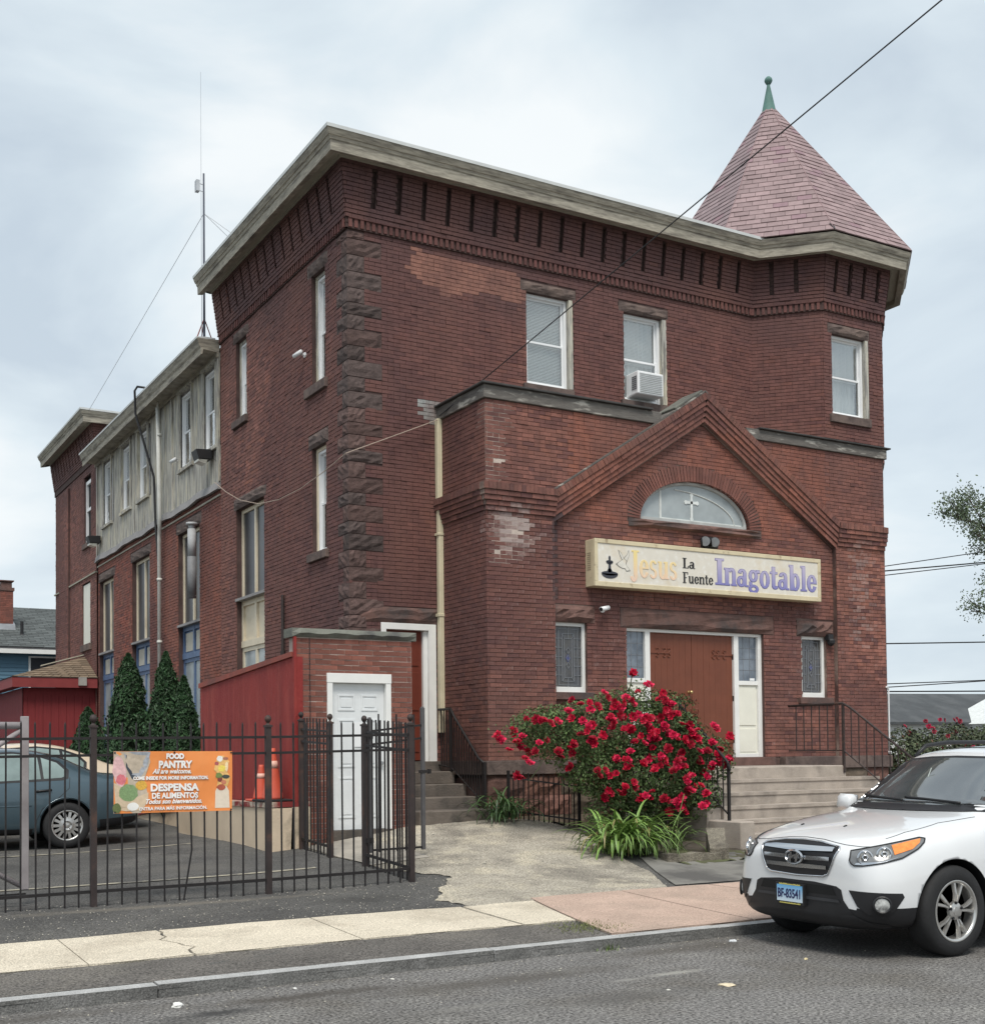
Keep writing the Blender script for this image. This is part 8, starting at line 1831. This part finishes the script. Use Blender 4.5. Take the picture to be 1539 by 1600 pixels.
for r in range(24):
    t0 = r / 24; y0, z0 = 47.58 + 4.4 * t0, 5.725 + 1.93 * t0
    for i in range(36):
        x = -.4 + i * .41 + (r % 2) * .2; c = tuple(np.array((.085, .095, .095)) * random.uniform(.75, 1.25)); mbs.hexa([(x + .01, y0, z0), (x + .4, y0, z0), (x + .4, y0 + .19, z0 + .083), (x + .01, y0 + .19, z0 + .083), (x + .01, y0, z0 + .016), (x + .4, y0, z0 + .016), (x + .4, y0 + .19, z0 + .086), (x + .01, y0 + .19, z0 + .086)], c)
mbs.build('shingles', M['shingle'], bh, kind='stuff')
mb = MB(); mb.box(-.4, 14.4, 47.56, 47.66, 5.48, 5.64); mb.build('gutter', M['white'], bh)
cb = frame((7.36, 49.4, 0), (1, 0, 0), (0, -1, 0))
mb = MB(); mb.box(7.36, 7.82, 49.4, 49.9, 6.2, 8.05); ch_ = mb.build('chimney', M['mortar_mid'], bh)
crs = []
for F_, ln in ((cb, .46), (frame((7.36, 49.4, 0), (0, 1, 0), (-1, 0, 0)), .5)):
    r_ = courses(F_, 6.6, 7.95, (0, ln), ch=.068, bond=0, colf=lambda P, n: np.array((.26, .09, .065)) * (.75 + .5 * RNG.random((n, 1)))); crs.append(r_)
emit_stuff('brickwork', cat(crs), M['brick'], bh)
mb = MB(); mb.box(7.32, 7.86, 49.36, 49.94, 7.98, 8.1); mb.box(7.40, 7.78, 49.44, 49.86, 8.1, 8.30); mb.box(7.33, 7.85, 49.38, 49.92, 8.34, 8.38); mb.build('cap', M['brownstone'], ch_)
mb = MB(); mb.hexa([(7.28, 49.32, 6.48), (7.9, 49.32, 6.48), (7.9, 50.0, 6.8), (7.28, 50.0, 6.8), (7.3, 49.36, 6.72), (7.88, 49.36, 6.72), (7.88, 50.02, 6.95), (7.3, 50.02, 6.95)]); mb.build('flashing', M['steel'], bh)
mb = MB(); mb.tube([(8.05, 48.9, 6.25), (8.05, 48.9, 6.78)], .06, 8); mb.lathe([(.16, 6.2), (.13, 6.27), (.07, 6.32)], (8.05, 48.9, 0), n=12); mb.build('vent_pipe', M['black'], bh)
for xw in (8.2, 4.2, 1.6):
    mb = MB(); mb.fbox(FB_, xw - .07, xw, 4.1, 5.42, .0, .06); mb.fbox(FB_, xw + .95, xw + 1.02, 4.1, 5.42, .0, .06); mb.fbox(FB_, xw, xw + .95, 5.36, 5.42, .0, .06); mb.fbox(FB_, xw, xw + .95, 4.1, 4.18, .0, .06); wdw = mb.build('window', M['white'], bh)
    mb = MB(); mb.fbox(FB_, xw, xw + .95, 4.18, 5.36, .032, .036); mb.build('pane', M['glass_dark'], wdw)
rh = thing('grey_roofed_house', 'low white house with dark grey roof far right behind the church', 'house', (54, 46, .3))
mb = MB(); mb.box(46, 66, 46, 54, .2, 3.0); mb.build('wall', M['white'], rh)
mb = MB(); mb.hexa([(45.6, 45.5, 2.95), (66.4, 45.5, 2.95), (66.4, 50, 4.85), (45.6, 50, 4.6), (45.6, 45.5, 3.08), (66.4, 45.5, 3.08), (66.4, 50, 4.98), (45.6, 50, 4.73)]); mb.build('roof', mk('grey_shingle_roof', (.06, .065, .07), .9, .2, 1, bump=.3, bscale=15, stain=(.085, .09, .095), sscale=.7), rh)
mb = MB(); mb.hexa([(56.8, 44.2, .3), (64, 44.2, .3), (64, 46, .3), (56.8, 46, .3), (56.8, 44.2, 3.0), (64, 44.2, 3.0), (64, 46, 3.0), (56.8, 46, 3.0)]); mb.add([(56.6, 44.15, 2.98), (64.2, 44.15, 2.98), (60.6, 44.15, 4.5), (56.6, 47.5, 2.98), (64.2, 47.5, 2.98), (60.6, 47.5, 4.5)], [(0, 1, 2), (3, 4, 5), (0, 2, 5, 3), (1, 2, 5, 4)]); mb.build('gable', mk('white_siding', (.62, .64, .63), .7), rh)
mb = MB(); mb.bar((56.4, 44.0, 2.95), (60.6, 44.0, 4.58), .16, .12); mb.bar((64.4, 44.0, 2.95), (60.6, 44.0, 4.58), .16, .12); mb.build('verge_board', M['white'], rh)
for xw in (50.0, 52.2):
    mb = MB(); mb.box(xw, xw + .9, 45.97, 46.0, 1.4, 2.6); mb.build('window', M['glass_dark'], rh)
# ------------------------------------------------------------------ wires
blk = mk('cable_black', (.022, .022, .025), .6, .1, 8)
wire('thick black service cable running from the porch corner up across the sky', [(9.02, 17.08, 6.98), (9.82, 8.0, 8.99), (10.9, -4.2, 11.7)], .0085, blk, 0.0)
wire('thin buff cable drooping across the side wall to the boarded storey', [(9.0, 17.1, 6.92), (8.2, 17.12, 6.56), (7.46, 17.15, 6.23), (7.45, 18, 6.12), (7.45, 19, 6.04), (7.44, 20, 6.04), (7.44, 21, 6.15), (7.44, 22, 6.40), (7.44, 22.8, 6.70), (7.44, 23.5, 7.02)], .007, mk('buff_cable', (.42, .33, .27), .6), .0, 3)
gp_ = 'utility wires right of the church'
for (x0, z0, x1, z1, y, r, lb) in ((39.91, 9.28, 46.15, 10.35, 36, .02, 'uppermost of the wires crossing the sky at the right'), (39.91, 9.08, 46.14, 9.87, 36, .028, 'middle wire of the three rising to the tree'), (39.98, 8.91, 46.13, 9.81, 36, .02, 'third wire down, just above the gap of sky'), (39.94, 6.05, 46.02, 6.34, 36, .028, 'lone wire halfway down the sky at the right'), (39.93, 4.38, 45.97, 4.66, 36, .022, 'first wire of the lowest bunch over the grey roof'), (39.92, 4.24, 45.97, 4.63, 36, .022, 'second wire of the lowest bunch over the grey roof'), (39.92, 4.06, 45.95, 4.18, 36, .03, 'lowest wire skimming the ridge of the grey roof')):
    k_w = (z1 - z0) / (x1 - x0); z0 -= 6 * k_w; x0 -= 6; z1 += 14 * k_w; x1 += 14
    wire(lb, [(x0, y, z0), (x1, y, z1)], r, blk, .02, 14, gp_, 'utility_wire', 'wire')
# ------------------------------------------------------------------ litter
def scrap(label, x, y, z, s, col, name='litter', seed=1, flat=.5):
    rr = random.Random(seed); b = bmesh.new(); bmesh.ops.create_icosphere(b, subdivisions=2, radius=1)
    for v in b.verts:
        k = rr.uniform(.7, 1.15); v.co = Vector((v.co.x * s * k, v.co.y * s * .7 * k, max(-.1, v.co.z) * s * flat * k))
    m = bpy.data.meshes.new(name); b.to_mesh(m); b.free(); m.materials.append(mk('scrap_%d' % seed, col, .7, .2, 40)); o = bpy.data.objects.new(name, m); COL.objects.link(o); o.location = (x, y, z + s * flat * .1); o.rotation_euler = (0, 0, rr.uniform(0, 6)); prop(o, label, 'litter'); ORG[o.name] = None
scrap('crumpled white paper lying in the gutter at the left', 2.35, 8.28, 0, .055, (.74, .73, .70), 'crumpled_paper', 1)
scrap('flattened pale leaf or paper on the open road', 5.9, 6.85, 0, .075, (.62, .53, .38), 'paper_scrap', 2, .18)
scrap('crushed clear plastic by the front wheel of the white car', 7.3, 8.4, 0, .05, (.62, .64, .66), 'plastic_scrap', 3, .3)
scrap('small yellowish crumb on the road before the white car', 7.15, 7.35, 0, .022, (.66, .55, .32), 'crumb', 4, .6)
scrap('tiny white scrap left of the flattened paper', 5.45, 6.95, 0, .018, (.7, .68, .62), 'paper_scrap', 5, .2)
scrap('small white scrap in the gutter right of the crumpled paper', 3.25, 8.45, 0, .02, (.7, .69, .66), 'paper_scrap', 6, .4)
scrap('pale chip near the middle of the kerb', 4.0, 8.4, 0, .022, (.68, .66, .6), 'paper_scrap', 7, .3)
for i in range(7):
    pass
